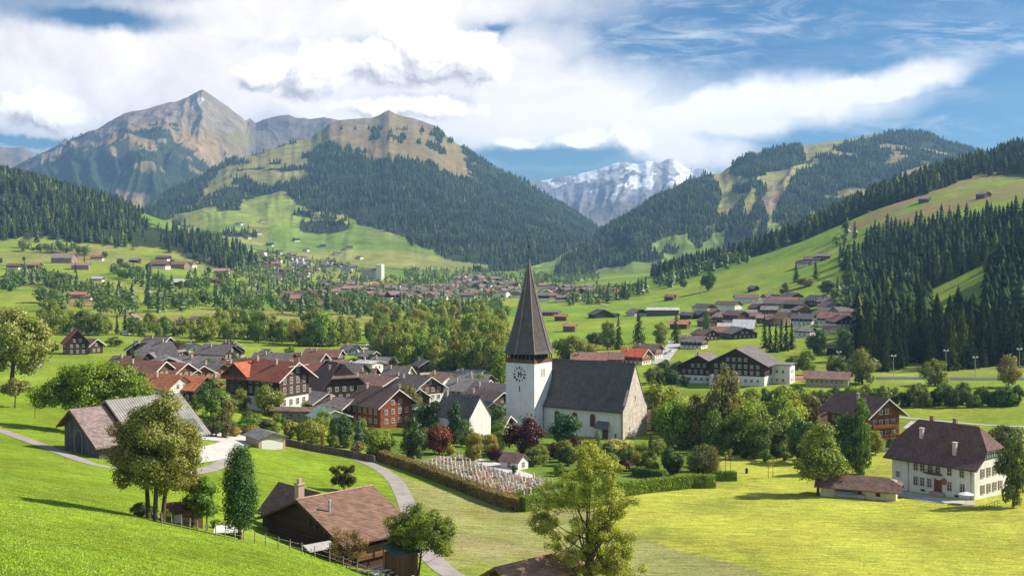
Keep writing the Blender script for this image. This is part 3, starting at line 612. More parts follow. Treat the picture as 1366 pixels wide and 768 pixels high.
# around the brown-roofed house
p = gd(556, 131.5) + Vector((0, 0, 1.0)); pf = []
for c, q in (((.8, 0, 6.8), (3.3, 2.6, 2.1)), ((-1.9, 0, 5.2), (1.8, 1.8, 2)), ((3, 0, 4.4), (1.8, 2, 2)), ((.6, 0, 4.6), (2.9, 2.2, 2.2))): pf += ell_puffs(c, q, 18, (.55, 1.05), HR, -1)
hero('apple_tree', p, pf, 24000, .115, (.12, .145, .025), 'leaning two-stemmed green fruit tree beside the woodshed', [((0, 0, -1.3), (.9, 0, 6.2), .17), ((-.5, .2, -1.2), (-1.7, 0, 5.2), .13)], seed=10, nl=14)
p = gd(462, 127.5); hero('hazel_bush', p, ell_puffs((0, 0, 2.9), (2.3, 1.8, 2.2), 30, (.35, .7), HR, -1), 4200, .085, (.17, .105, .062), 'thin reddish brown bush in front of the brown tiled roof', [((-.4, 0, 0), (-1.2, 0, 4), .05), ((0, 0, 0), (.2, 0, 4.6), .06), ((.4, 0, 0), (1.2, 0, 4), .05)], seed=11, nl=22, cat='bush')
p = gp(459, 656); hero('pine_tree', p, ell_puffs((0, 0, 3.1), (2.6, 2.3, 2.5), 34, (.45, .8), HR, -.9), 4600, .17, (.075, .075, .03), 'rounded dark mountain pine on the slope behind the house', [((0, 0, 0), (0, 0, 4.4), .16)], mat=M_NEEDLE, seed=12)
# tree in front, its foot below the picture
p = gd(787, 121); pf = []
for c, q in (((-.6, 0, 15.2), (2.9, 2.6, 1.9)), ((-3.2, 0, 12.2), (2.6, 2, 1.8)), ((1.2, 0, 13.6), (2.6, 2, 1.6)), ((1.9, 0, 11.8), (2.8, 2.2, 2)), ((-4.6, 0, 9.2), (1.7, 1.5, 1)), ((-.4, 0, 9), (4.4, 2.6, 2.1)), ((2.7, 0, 7.2), (2.7, 2.2, 2)), ((3.3, 0, 4.6), (2.1, 1.8, 2)), ((-2.0, 0, 6.4), (2.8, 2.2, 1.8)), ((.7, 0, 5), (1.9, 1.8, 2)), ((-.3, 0, 11), (3.8, 2.6, 3.2)), ((.3, 0, 7), (3.8, 2.6, 3))): pf += ell_puffs((c[0] * 1.1, c[1], c[2] * 1.13), (q[0] * 1.1, q[1], q[2] * 1.1), 17, (.4, .8), HR, -1)
o = hero('walnut_tree', p, pf, 44000, .1, (.2, .21, .036), 'tall sparse yellow-green tree over the small hut', [((0, 0, -2), (-.3, 0, 12.5), .34)], seed=13, nl=34, hollow=.3)
tw = MB(); r_ = np.random.default_rng(4)
for i in range(170):
    c, q = pf[r_.integers(0, 150)]; b = Vector(c) * .72 + Vector((0, 0, 2.6)); e = Vector(c) + Vector(r_.normal(size=3)) * .8 + Vector((0, 0, .5)); tw.tube([b, b.lerp(e, .5) + Vector(r_.normal(size=3)) * .2, e], [.035, .025, .01], 3, 0, False)
tw.build('twig', M_BARK, o)
# broadleaf trees by the cream outbuilding and the white farmhouse
p = gp(1095, 660); k = p.y / FX; pf = []
for c, q in (((0, 0, 60 * k), (24 * k, 24 * k, 40 * k)), ((-10 * k, 0, 40 * k), (20 * k, 18 * k, 16 * k)), ((12 * k, 0, 44 * k), (18 * k, 18 * k, 18 * k))): pf += ell_puffs(c, q, 22, (7 * k, 12 * k), HR, -.9)
hero('lime_tree', p, pf, 11000, .3, (.125, .15, .03), 'big two-stemmed green tree at the end of the cream outbuilding', [((-4 * k, 0, 0), (-6 * k, 0, 60 * k), .32), ((5 * k, 0, 0), (8 * k, 0, 64 * k), .26)], seed=14)
# ---------------------------------------------------------------- trees measured one by one
yard = [
 ('shrub', 400, 590, 10, 32, DG, 'slim dark conifer bush by the road wall'),
 ('round', 415, 594, 44, 40, (.19, .2, .03), 'bright yellow-green bushy tree beside the road wall'),
 ('tall', 460, 597, 30, 44, DG, 'dark green upright tree behind the road wall'),
 ('shrub', 443, 596, 18, 22, G, 'round green shrub between the yellow-green and the dark upright tree'),
 ('column', 430, 600, 9, 26, BR, 'thin rust-coloured bush at the road wall'),
 ('spruce', 479, 592, 20, 34, (.11, .15, .15), 'small blue-grey spruce by the cemetery'),
 ('shrub', 476, 606, 22, 22, (.15, .12, .08), 'dry pinkish shrub below the blue-grey spruce'),
 ('round', 508, 612, 42, 46, (.14, .18, .022), 'bright green round tree at the top corner of the graves'),
 ('shrub', 495, 612, 20, 14, PUR, 'dark purple low shrub under the bright green round tree'),
 ('lobed', 551, 614, 38, 64, (.045, .07, .024), 'big dark yew at the edge of the cemetery'),
 ('round', 586, 606, 40, 46, RED, 'dark red maple in the cemetery'),
 ('shrub', 601, 607, 16, 16, YEL, 'small yellow shrub under the dark red maple'),
 ('round', 574, 582, 44, 56, (.05, .08, .024), 'dark green round tree behind the red maple'),
 ('tall', 606, 592, 30, 56, DG, 'tall dark tree before the white gabled house'),
 ('oval', 545, 562, 44, 52, (.13, .115, .03), 'olive and orange tree in front of the red wooden house'),
 ('shrub', 536, 560, 24, 40, (.32, .12, .03), 'orange autumn tree against the red wooden house'),
 ('lobed', 500, 562, 40, 36, OL, 'olive tree at the low pavilion roofs'),
 ('oval', 622, 596, 26, 40, GG, 'grey-green tree against the white gable wall'),
 ('oval', 632, 614, 27, 40, (.17, .15, .03), 'olive yellow tree at the back edge of the graves'),
 ('oval', 656, 610, 22, 34, (.22, .17, .035), 'golden tree at the back edge of the graves'),
 ('shrub', 660, 616, 26, 24, PUR, 'purple shrub beside the little chapel'),
 ('shrub', 676, 622, 20, 18, G, 'green shrub below the purple one beside the little chapel'),
 ('shrub', 686, 632, 12, 14, (.03, .055, .02), 'clipped dark bush on the gravel by the chapel'),
 ('round', 697, 608, 56, 58, PUR, 'great round copper beech in front of the church tower'),
 ('oval', 660, 585, 34, 48, (.05, .09, .025), 'green tree at the foot of the tower beside the copper beech'),
 ('round', 755, 594, 48, 50, (.03, .07, .022), 'dense dark evergreen before the nave wall'),
 ('shrub', 769, 600, 24, 22, PUR, 'wine red shrub at the foot of the dark evergreen'),
 ('shrub', 738, 612, 24, 26, PUR, 'dark purple shrub in the churchyard under the tower'),
 ('oval', 752, 616, 26, 32, OL, 'olive shrub tree next to the purple churchyard shrub'),
 ('lobed', 786, 630, 56, 46, (.19, .18, .026), 'broad yellow-olive tree in the churchyard'),
 ('column', 797, 596, 12, 22, GG, 'narrow grey-green conifer by the church porch'),
 ('round', 824, 614, 46, 34, (.30, .27, .09), 'pale straw-coloured weeping tree below the church gable'),
 ('shrub', 812, 616, 24, 30, DG, 'dark shrub behind the pale weeping tree'),
 ('shrub', 834, 628, 22, 18, PUR, 'dark purple shrub under the pale weeping tree'),
 ('spruce', 868, 630, 24, 54, (.045, .075, .032), 'young fir beside the inner hedge'),
 ('round', 896, 634, 33, 44, (.05, .085, .022), 'round dark green tree next to the young fir'),
 ('lobed', 938, 636, 46, 48, (.085, .09, .03), 'brown-green spreading tree at the hedge corner'),
 ('column', 951, 640, 20, 46, (.11, .1, .035), 'brownish pointed conifer on the hedge corner'),
 ('round', 897, 597, 54, 76, (.13, .19, .02), 'tall bright green tree east of the church gable'),
 ('tall', 932, 596, 46, 70, (.15, .14, .03), 'yellowing tree second from the church gable'),
 ('lobed', 967, 598, 56, 120, (.13, .12, .038), 'tallest brownish tree of the grove beyond the church'),
 ('round', 1000, 604, 66, 80, (.145, .185, .026), 'bright green broad tree in the middle of the grove'),
 ('oval', 950, 604, 36, 62, G, 'green tree below the tallest brownish tree of the grove'),
 ('round', 1030, 606, 58, 70, (.12, .15, .028), 'mid green tree of the grove facing the meadow'),
 ('round', 1052, 602, 58, 84, (.15, .2, .03), 'light yellow-green tree at the end of the grove'),
 ('oval', 980, 606, 40, 56, (.085, .115, .024), 'shaded dark green tree on the meadow edge of the grove'),
 ('oval', 1012, 612, 40, 54, (.08, .11, .024), 'shaded dark tree near the bin on the meadow'),
 ('round', 1070, 618, 44, 70, (.05, .085, .022), 'dark green tree behind the two-stemmed one'),
 ('oval', 1078, 590, 40, 72, (.13, .12, .04), 'brown-tinged tree between the grove and the chalet roofs'),
 ('oval', 1128, 632, 36, 88, (.045, .085, .022), 'dark tree between outbuilding and flowered chalet'),
 ('tall', 1148, 632, 38, 100, (.08, .12, .028), 'tall thin-crowned tree in front of the flowered chalet'),
 ('round', 1186, 600, 26, 34, (.1, .14, .03), 'rounded green tree screening the foot of the flowered chalet'),
 ('lobed', 1168, 606, 30, 34, (.17, .18, .024), 'yellow-green bush beside the flowered chalet'),
 ('lobed', 1352, 676, 44, 112, (.085, .105, .03), 'dark green tree at the end of the white farmhouse'),
 ('round', 1345, 606, 50, 46, (.085, .085, .032), 'brown-green round tree behind the white farmhouse'),
 ('round', 358, 553, 42, 46, (.16, .175, .045), 'pale green tree before the big red-roofed chalet'),
 ('lobed', 281, 556, 40, 56, (.07, .115, .026), 'green tree beside the orange-roofed house'),
 ('tall', 302, 584, 26, 52, (.13, .11, .045), 'thin brownish tree at the roadside bed'),
 ('round', 288, 582, 42, 36, (.075, .095, .035), 'dark bushy tree behind the barn roof'),
 ('shrub', 328, 574, 44, 20, (.09, .15, .03), 'wide green shrub in the roadside bed'),
 ('shrub', 352, 572, 38, 16, (.1, .1, .04), 'brownish shrub in the roadside bed'),
 ('shrub', 313, 582, 22, 14, YEL, 'yellow shrub at the letter box'),
 ('shrub', 290, 705, 26, 15, (.16, .2, .03), 'low bright bush in the fenced garden'),
 ('round', 410, 462, 20, 18, (.11, .19, .025), 'small light green round tree behind the village roofs'),
 ('round', 387, 474, 16, 14, (.13, .2, .03), 'yellow-green bush between the village roofs'),
 ('spruce', 178, 500, 18, 42, (.05, .075, .035), 'slim conifer by the great grey hipped roof'),
 ('round', 236, 472, 34, 22, (.09, .105, .03), 'round bush tree behind the great grey hipped roof'),
 ('round', 224, 520, 26, 18, (.1, .14, .03), 'small green tree among the reddish roofs'),
 ('lobed', 278, 506, 34, 30, (.06, .09, .028), 'dark tree in the gap before the big red-roofed chalet'),
 ('round', 70, 470, 18, 16, (.1, .12, .035), 'small tree alone on the field behind the sycamore'),
 ('lobed', 152, 462, 26, 14, (.08, .1, .03), 'flat wide tree on the field edge'),
 ('round', 570, 522, 28, 26, (.19, .15, .035), 'orange-yellow tree by the white-based chalet'),
 ('tall', 524, 506, 22, 30, (.07, .09, .035), 'narrow tree before the striped low roof'),
 ('round', 614, 524, 26, 18, (.1, .14, .025), 'green tree amid the dark village roofs'),
 ('round', 1090, 474, 30, 38, (.05, .085, .025), 'dark round tree in the middle of the village field'),
 ('oval', 1128, 482, 28, 48, (.06, .09, .028), 'tall green tree by the dark shed on the field'),
 ('oval', 1075, 500, 28, 36, (.1, .14, .032), 'light green tree beside the white annex'),
 ('round', 1058, 496, 22, 26, (.08, .11, .03), 'brown-green tree at the red court'),
 ('lobed', 1150, 512, 46, 52, (.13, .13, .038), 'broad autumn tree beside the low brown hall'),
 ('lobed', 1115, 508, 34, 40, (.07, .09, .028), 'dark tree behind the low brown hall'),
 ('lobed', 1247, 514, 42, 38, (.14, .16, .035), 'yellow-green tree on the edge of the playing field'),
 ('lobed', 1345, 516, 36, 46, (.17, .14, .05), 'reddish autumn tree on the playing field'),
 ('round', 760, 486, 50, 48, (.11, .125, .03), 'dense olive tree beside the church spire'),
 ('round', 780, 484, 34, 36, (.15, .15, .032), 'yellowing tree next to the dense olive one by the spire'),
 ('round', 795, 462, 28, 24, (.085, .1, .045), 'grey-green tree on the field right of the spire'),
 ('oval', 811, 466, 22, 42, (.12, .14, .035), 'pale green tree standing in front of the open field'),
 ('spruce', 825, 466, 22, 44, (.06, .09, .03), 'dark conifer beside the pale green field tree'),
 ('spruce', 852, 458, 26, 46, (.06, .09, .032), 'big pointed conifer in the middle of the open field'),
 ('oval', 881, 460, 22, 34, (.14, .15, .04), 'yellowish tree on the field track'),
 ('spruce', 902, 458, 24, 42, (.07, .1, .035), 'full conifer by the grey silo'),
 ('column', 942, 450, 14, 38, (.06, .1, .03), 'slim green tree before the pale tent roof'),
 ('round', 944, 388, 22, 30, (.06, .095, .03), 'solitary round tree low on the grass slope'),
 ('round', 912, 384, 12, 14, (.07, .1, .03), 'small tree beside the hut at the foot of the slope'),
 ('spruce', 1062, 376, 14, 26, (.035, .06, .025), 'dark fir before the three slope chalets'),
 ('spruce', 1088, 372, 13, 24, (.035, .06, .025), 'second dark fir below the three slope chalets'),
 ('round', 1075, 382, 26, 14, (.12, .13, .06), 'pale bushes below the three slope chalets'),
 ('oval', 1047, 400, 16, 26, (.06, .09, .03), 'tree at the top edge of the far houses'),
 ('round', 1104, 392, 26, 22, (.06, .09, .03), 'dark round tree among the upper houses'),
 ('oval', 1135, 390, 26, 30, (.08, .11, .04), 'pale tree in front of the middle wood'),
]
for a in yard: tpx(*a)
for x, y, h in ((1027, 470, 44), (1035, 470, 40), (1042, 468, 42), (1049, 468, 44), (1056, 466, 40), (1020, 464, 46)):
    tpx('spruce', x, y, 15, h, (.03, .055, .025), 'dark slim conifer in the row beside the pale tent roof', 'conifers in the row by the tent roof')
def fill(kinds, pts, hm, wr, cols, label, group, hvar=.3, **kw):
    for x, Y in pts:
        p = gd(x, Y); h = hm * (1 - hvar + 2 * hvar * rnd.random()); k = rnd.choice(kinds)
        tree(k, p, h * wr * (.5 if k == 'spruce' else 1) * (.85 + .3 * rnd.random()), h * (1.15 if k == 'spruce' else 1), jit(SPR if k == 'spruce' else rnd.choice(cols)), (label if isinstance(label, str) else label[k == 'spruce']), group if isinstance(group, str) else group[k == 'spruce'], **kw)
def scatter(P, n, dpx, tries=6000, ymin=40):
    out = []; xs = [p[0] for p in P]; ys = [p[1] for p in P]; keep = []
    for _ in range(tries):
        x = rnd.uniform(min(xs), max(xs)); y = rnd.uniform(min(ys), max(ys))
        if not in_poly(np.array([x]), np.array([y]), P)[0]: continue
        if any((x - a) ** 2 + ((y - b) * 2.6) ** 2 < dpx ** 2 for a, b in keep): continue
        keep.append((x, y)); out.append((x, gp(x, y, ymin).y))
        if len(out) >= n: break
    return out
AUT = [(.15, .165, .032), (.14, .175, .03), (.1, .145, .028), (.17, .185, .036), (.11, .16, .026), (.16, .155, .036)]
MIX = [(.13, .145, .03), G, (.11, .145, .03), (.14, .17, .03), (.085, .12, .03)]
fill(['oval', 'round', 'tall', 'lobed'], scatter([(487, 452), (500, 440), (600, 425), (670, 432), (680, 470), (672, 520), (620, 512), (570, 500), (520, 492), (500, 478)], 112, 10), 17, .72, AUT, 'olive and green broadleaf tree in the wood left of the spire', 'trees in the wood left of the spire')
fill(['tall', 'oval'], scatter([(575, 470), (670, 470), (668, 512), (610, 506)], 16, 13), 22, .46, AUT, 'tall narrow tree rising from the wood left of the spire', 'tall trees in the wood left of the spire')
fill(['round', 'oval', 'lobed'], [(x, 660 + rnd.random() * 50) for x in np.arange(56, 150, 9.5)], 17, .8, MIX, 'round tree in the belt behind the sycamore', 'trees in the belt behind the sycamore')
fill(['round', 'oval', 'lobed', 'spruce'], [(x, 660 + rnd.random() * 70) for x in np.arange(156, 262, 11)], 13, .8, MIX, ('round tree in the belt behind the grey hipped roof', 'conifer in the belt behind the grey hipped roof'), ('trees in the belt behind the grey hipped roof', 'conifers in the belt behind the grey hipped roof'))
fill(['round', 'oval', 'lobed'], [(x, 640 + rnd.random() * 60) for x in np.arange(262, 482, 7.6)], 19, .78, AUT, 'full green tree in the belt behind the red-roofed chalet', 'trees in the belt behind the red-roofed chalet')
fill(['shrub'], [(x, 388 + rnd.random() * 8) for x in np.arange(1006, 1366, 8.2)], 7.5, .8, [G, (.075, .11, .03), (.11, .13, .035), (.05, .08, .025)], 'bushy green shrub in the hedgerow along the playing field', 'shrubs in the hedgerow along the playing field')
fill(['shrub'], [(x, 470 + rnd.random() * 40) for x in np.arange(868, 1030, 9)], 8, .95, [(.07, .105, .028), (.06, .09, .025), (.1, .12, .03)], 'dark green shrub along the railway below the double chalet', 'shrubs along the railway below the double chalet')
fill(['round', 'oval', 'shrub', 'lobed'], scatter([(170, 478), (330, 470), (470, 480), (640, 512), (660, 560), (600, 545), (470, 560), (440, 548), (300, 560), (240, 560), (180, 525)], 46, 17), 6.5, .95, MIX, 'small green tree in a gap between the village roofs', 'small trees between the village roofs')
fill(['shrub', 'round', 'oval'], scatter([(700, 620), (735, 602), (860, 602), (955, 614), (948, 638), (850, 636), (760, 642)], 24, 13), 4.2, 1.0, MIX + [YG, DG, (.2, .17, .04), PUR], 'shrub of the planting between church and meadow hedge', 'shrubs between church and meadow hedge', name='shrub', cat='shrub')
fill(['shrub', 'round', 'oval'], scatter([(380, 574), (470, 570), (520, 584), (510, 606), (440, 602), (385, 590)], 20, 12), 4.6, .95, MIX + [YG, DG, (.2, .17, .04)], 'shrub of the dense gardens behind the road wall', 'shrubs in the gardens behind the road wall', name='shrub', cat='shrub')
fill(['shrub', 'round', 'oval'], scatter([(560, 586), (640, 580), (690, 590), (660, 606), (600, 604), (560, 610)], 14, 14), 4.6, .95, MIX + [YG, DG], 'shrub of the planting behind the graves', 'shrubs behind the graves', name='shrub', cat='shrub')
fill(['shrub', 'round'], scatter([(270, 560), (300, 556), (392, 566), (392, 586), (330, 582), (285, 572)], 12, 13), 3.2, 1.1, MIX + [YG, (.2, .15, .05)], 'low shrub of the beds before the red-roofed chalet', 'low shrubs before the red-roofed chalet', name='shrub', cat='shrub')
fill(['round', 'oval', 'lobed'], scatter([(880, 560), (960, 545), (1060, 545), (1085, 600), (1062, 612), (960, 606), (885, 592)], 22, 16), 13, .85, [(.14, .16, .026), (.15, .18, .028), (.17, .185, .03), (.12, .15, .026), (.17, .155, .036)], 'green tree filling the grove between church gable and meadow', 'trees filling the grove beyond the church')
fill(['shrub'], scatter([(880, 590), (960, 600), (1060, 606), (1080, 624), (960, 612), (884, 600)], 16, 12), 3.4, 1.2, [G, (.1, .15, .024), DG], 'low shrub along the meadow edge of the grove', 'low shrubs along the edge of the grove')
fill(['shrub'], [(x, 119.5) for x in (181, 186, 190, 203, 223)], 1.7, 1.1, [G, (.13, .16, .03)], 'bush at the foot of the chestnut trunks', 'bushes at the foot of the chestnut trunks')
DK = [(.07, .105, .03), (.09, .125, .032), (.055, .085, .026)]
fill(['round', 'oval', 'spruce'], scatter([(0, 338), (320, 345), (320, 400), (0, 368)], 18, 26, ymin=700), 12, .8, DK, ('single tree on the left meadows', 'single conifer on the left meadows'), ('single trees on the left meadows', 'single conifers on the left meadows'))
# conifers that can be told apart: the wood beyond the playing field and the one on the slope above it
sp = []; sel = np.argwhere(WOODN); rnd.shuffle(lst := [tuple(v) for v in sel])
for j, i in lst:
    X, Y = WX[j, i], WY[j, i]
    if GXs[i] > 1400 or any((X - a) ** 2 + (Y - b) ** 2 < 6.2 ** 2 for a, b in sp): continue
    sp.append((X, Y))
sp.sort(key=lambda q: q[1]); rest_n = sp[150:]; sp = sp[:150]
for X, Y in sp:
    h = rnd.uniform(14, 31); tree('spruce', (X, Y, gz(X, Y)), h * rnd.uniform(.40, .52), h, jit(SPR, .3) if rnd.random() > .12 else jit((.07, .095, .03)), 'tall dark spruce in the wood behind the playing field', 'spruces in the wood behind the playing field')
sm = []; lst = [tuple(v) for v in np.argwhere(WOODM)]; rnd.shuffle(lst)
for j, i in lst:
    X, Y = WX[j, i], WY[j, i]
    if GXs[i] > 1390 or any((X - a) ** 2 + (Y - b) ** 2 < 7.2 ** 2 for a, b in sm): continue
    sm.append((X, Y))
sm.sort(key=lambda q: q[1]); keep = sm[:120]; rest_m = sm[120:]
for X, Y in keep:
    h = rnd.uniform(11, 20); tree('spruce', (X, Y, gz(X, Y)), h * rnd.uniform(.48, .62), h, jit(SPR, .3) if rnd.random() > .12 else jit((.1, .13, .04)), 'dark spruce on the lower edge of the slope wood', 'spruces on the lower edge of the slope wood')
def P3(l): return np.array([(x, y, gz(x, y)) for x, y in l])
forest('forest_slope', [(P3(rest_m), 18, 6, 8)] + ([(P3(rest_n), 25, 7, 9)] if rest_n else []), (.032, .053, .024), 'dark conifer wood on the slope above the playing field')
# wooded floor of the far valley: trees around the distant town, read as one mass
def blob_soup(P, H, r, KK=14, sz=.2):
    n = len(P); K = KK; d = r.normal(size=(n, K, 3)); d /= np.linalg.norm(d, axis=2, keepdims=True)
    c = P[:, None, :] + d * (r.random((n, K, 1)) ** .4) * (H * .36)[:, None, None] * np.array([1.1, 1.1, 1.15]) * (.75 + .5 * r.random((n, 1, 1))) + np.array([0, 0, 1]) * (H * .55)[:, None, None]
    nn = d + r.normal(size=d.shape) * .4 + np.array([0, 0, .5])
    return cards(c.reshape(-1, 3), nn.reshape(-1, 3), np.repeat(H * sz, K)[:, None], r, .85)
def floor_wood(name, polys, label, color, hm, conif=.35, KK=26, sz=.14, ym=600):
    vs = []; fs = []; off = 0
    for P, n in polys:
        xs = [p[0] for p in P]; ys = [p[1] for p in P]; pts = []
        while len(pts) < n:
            x = rnd.uniform(min(xs), max(xs)); y = rnd.uniform(min(ys), max(ys))
            if in_poly(np.array([x]), np.array([y]), P)[0]: pts.append(gp(x, y, ym))
        A = np.array(pts); m = rng.random(n) < conif; H = hm * (.7 + .6 * rng.random(n))
        v, f = blob_soup(A[~m], H[~m], rng, KK, sz); vs.append(v); fs.append(f + off); off += len(v)
        if m.any():
            v, f = conifer_soup(A[m], H[m] * 1.3, H[m] * .55, 6, 7, rng); f4 = np.concatenate([f, f[:, 2:]], 1); vs.append(v); fs.append(f4 + off); off += len(v)
    V_ = np.concatenate(vs); F_ = np.concatenate(fs); F_l = [list(dict.fromkeys(q)) for q in F_.tolist()]
    me = bpy.data.meshes.new(name); me.from_pydata(V_.tolist(), [], F_l); me.materials.append(M_LEAF)
    tag(link(name, me, color=color), label, 'woodland', kind='stuff')
floor_wood('valley_woods', [([(310, 352), (345, 342), (370, 332), (400, 324), (430, 334), (455, 350), (500, 372), (500, 392), (420, 388), (310, 374)], 400), ([(470, 372), (560, 372), (640, 366), (760, 372), (770, 392), (700, 398), (560, 400), (480, 402)], 300), ([(540, 352), (650, 362), (690, 372), (540, 382)], 240), ([(700, 358), (790, 366), (800, 372), (780, 380), (700, 378)], 200), ([(740, 396), (800, 384), (850, 392), (840, 400), (760, 410)], 90), ([(440, 402), (660, 404), (680, 424), (500, 432), (440, 414)], 200), ([(330, 372), (440, 390), (440, 404), (330, 398)], 60), ([(560, 340), (760, 345), (790, 362), (560, 362)], 160)],
           'mixed woods around the distant town on the valley floor', (.075, .105, .035), 11, .35)
floor_wood('slope_foot_woods', [([(875, 382), (900, 372), (960, 350), (1000, 345), (1004, 350), (940, 366), (890, 386)], 60), ([(1110, 330), (1145, 300), (1150, 392), (1120, 396)], 16), ([(1100, 402), (1150, 396), (1170, 420), (1130, 428)], 20), ([(800, 404), (860, 388), (862, 392), (804, 408)], 12)], 'mixed trees along the foot of the grass slope', (.06, .09, .028), 15, .55)

floor_wood('hillside_copses', [([(10, 372), (60, 372), (150, 395), (178, 405), (176, 414), (140, 408), (60, 388), (8, 380)], 70), ([(148, 362), (200, 368), (235, 388), (232, 394), (190, 384), (146, 368)], 44), ([(190, 405), (280, 402), (282, 412), (200, 420)], 40), ([(20, 330), (100, 334), (118, 338), (116, 343), (60, 338), (18, 335)], 34), ([(0, 384), (34, 382), (36, 388), (0, 390)], 12), ([(245, 372), (320, 372), (330, 392), (250, 392)], 26), ([(280, 396), (520, 404), (520, 424), (280, 420)], 80), ([(50, 402), (150, 416), (190, 424), (60, 420)], 16)], 'copses and tree belts across the hill meadows on the left', (.066, .098, .03), 14, .22, 120, .075, 700)
# ---------------------------------------------------------------- houses
SLATE = (.155, .13, .12); BROWN = (.165, .10, .075); RBROWN = (.205, .10, .07); REDR = (.36, .11, .05); ORANGE = (.55, .2, .085); GREY = (.24, .22, .205); PALE = (.5, .48, .45)
DWOOD = (.055, .032, .021); WOOD = (.13, .066, .034); RWOOD = (.23, .07, .035); WHITE = (.76, .73, .67); TAN = (.5, .38, .25); CREAM = (.7, .62, .45)
def win_mesh(w, h, shut=False):
    m = MB(); m.box(-w / 2, w / 2, -.03, .02, -h / 2, h / 2, 1)
    for a, b, c, d in ((-w / 2 - .1, w / 2 + .1, h / 2, h / 2 + .11), (-w / 2 - .1, w / 2 + .1, -h / 2 - .13, -h / 2), (-w / 2 - .1, -w / 2, -h / 2, h / 2), (w / 2, w / 2 + .1, -h / 2, h / 2), (-.035, .035, -h / 2, h / 2), (-w / 2, -.035, .1, .16), (.035, w / 2, .1, .16)): m.box(a, b, -.1, .02, c, d, 0)
    if shut:
        for s in (-1, 1): m.box(min(s * (w / 2 + .13), s * (w + .05)), max(s * (w / 2 + .13), s * (w + .05)), -.08, .02, -h / 2, h / 2, 2)
    return m.mesh('window', [M_FRAME, M_GLASS, M_WOOD])
WIN = win_mesh(1., 1.25); WINS = win_mesh(.95, 1.25, True); WINT = win_mesh(1.0, 1.75)
def facing(pos, rz, a):
    n = (math.cos(rz + a), math.sin(rz + a)); d = math.hypot(pos[0], pos[1]); return (-pos[0] * n[0] - pos[1] * n[1]) / d > .06
def put_windows(o, pos, rz, L, W, rows, me=None, fc=(.75, .72, .66), xs=None, every=2.6):
    for a, half, ln in ((-math.pi / 2, W / 2, L), (0, L / 2, W), (math.pi, L / 2, W)):
        if not facing(pos, rz, a): continue
        for z, inset in rows:
            n = max(1, int((ln - 1.4 - inset * (2 if a in (0, math.pi) else 0)) / every))
            if a == -math.pi / 2 and inset > .1: continue
            for i in range(n):
                q = (i - (n - 1) / 2) * every
                loc = (q, -half, z) if a == -math.pi / 2 else ((half, q, z) if a == 0 else (-half, -q, z))
                link('window', me or WIN, o, loc, {-math.pi / 2: 0, 0: math.pi / 2, math.pi: -math.pi / 2}[a], fc)
def chimney(roof, x, y, z, col=(.45, .36, .3), h=1.5, w=.7):
    m = MB(); m.box(x - w / 2, x + w / 2, y - w / 2, y + w / 2, z - 1.4, z + h); m.box(x - w / 2 - .1, x + w / 2 + .1, y - w / 2 - .1, y + w / 2 + .1, z + h, z + h + .14); m.build('chimney', M_PLAS, roof, color=col)
def roof_mb(L, W, eh, pitch, over, oe, th=.24):
    t = math.tan(R(pitch)); hf = W / 2 + over; zl = eh - over * t + .03; zr = eh + W / 2 * t + .03; m = MB()
    m.prism([(-hf, zl), (0, zr), (hf, zl), (hf, zl + th), (0, zr + th), (-hf, zl + th)], -L / 2 - oe, L / 2 + oe); return m, hf, zl, zr, t
HPOS = []
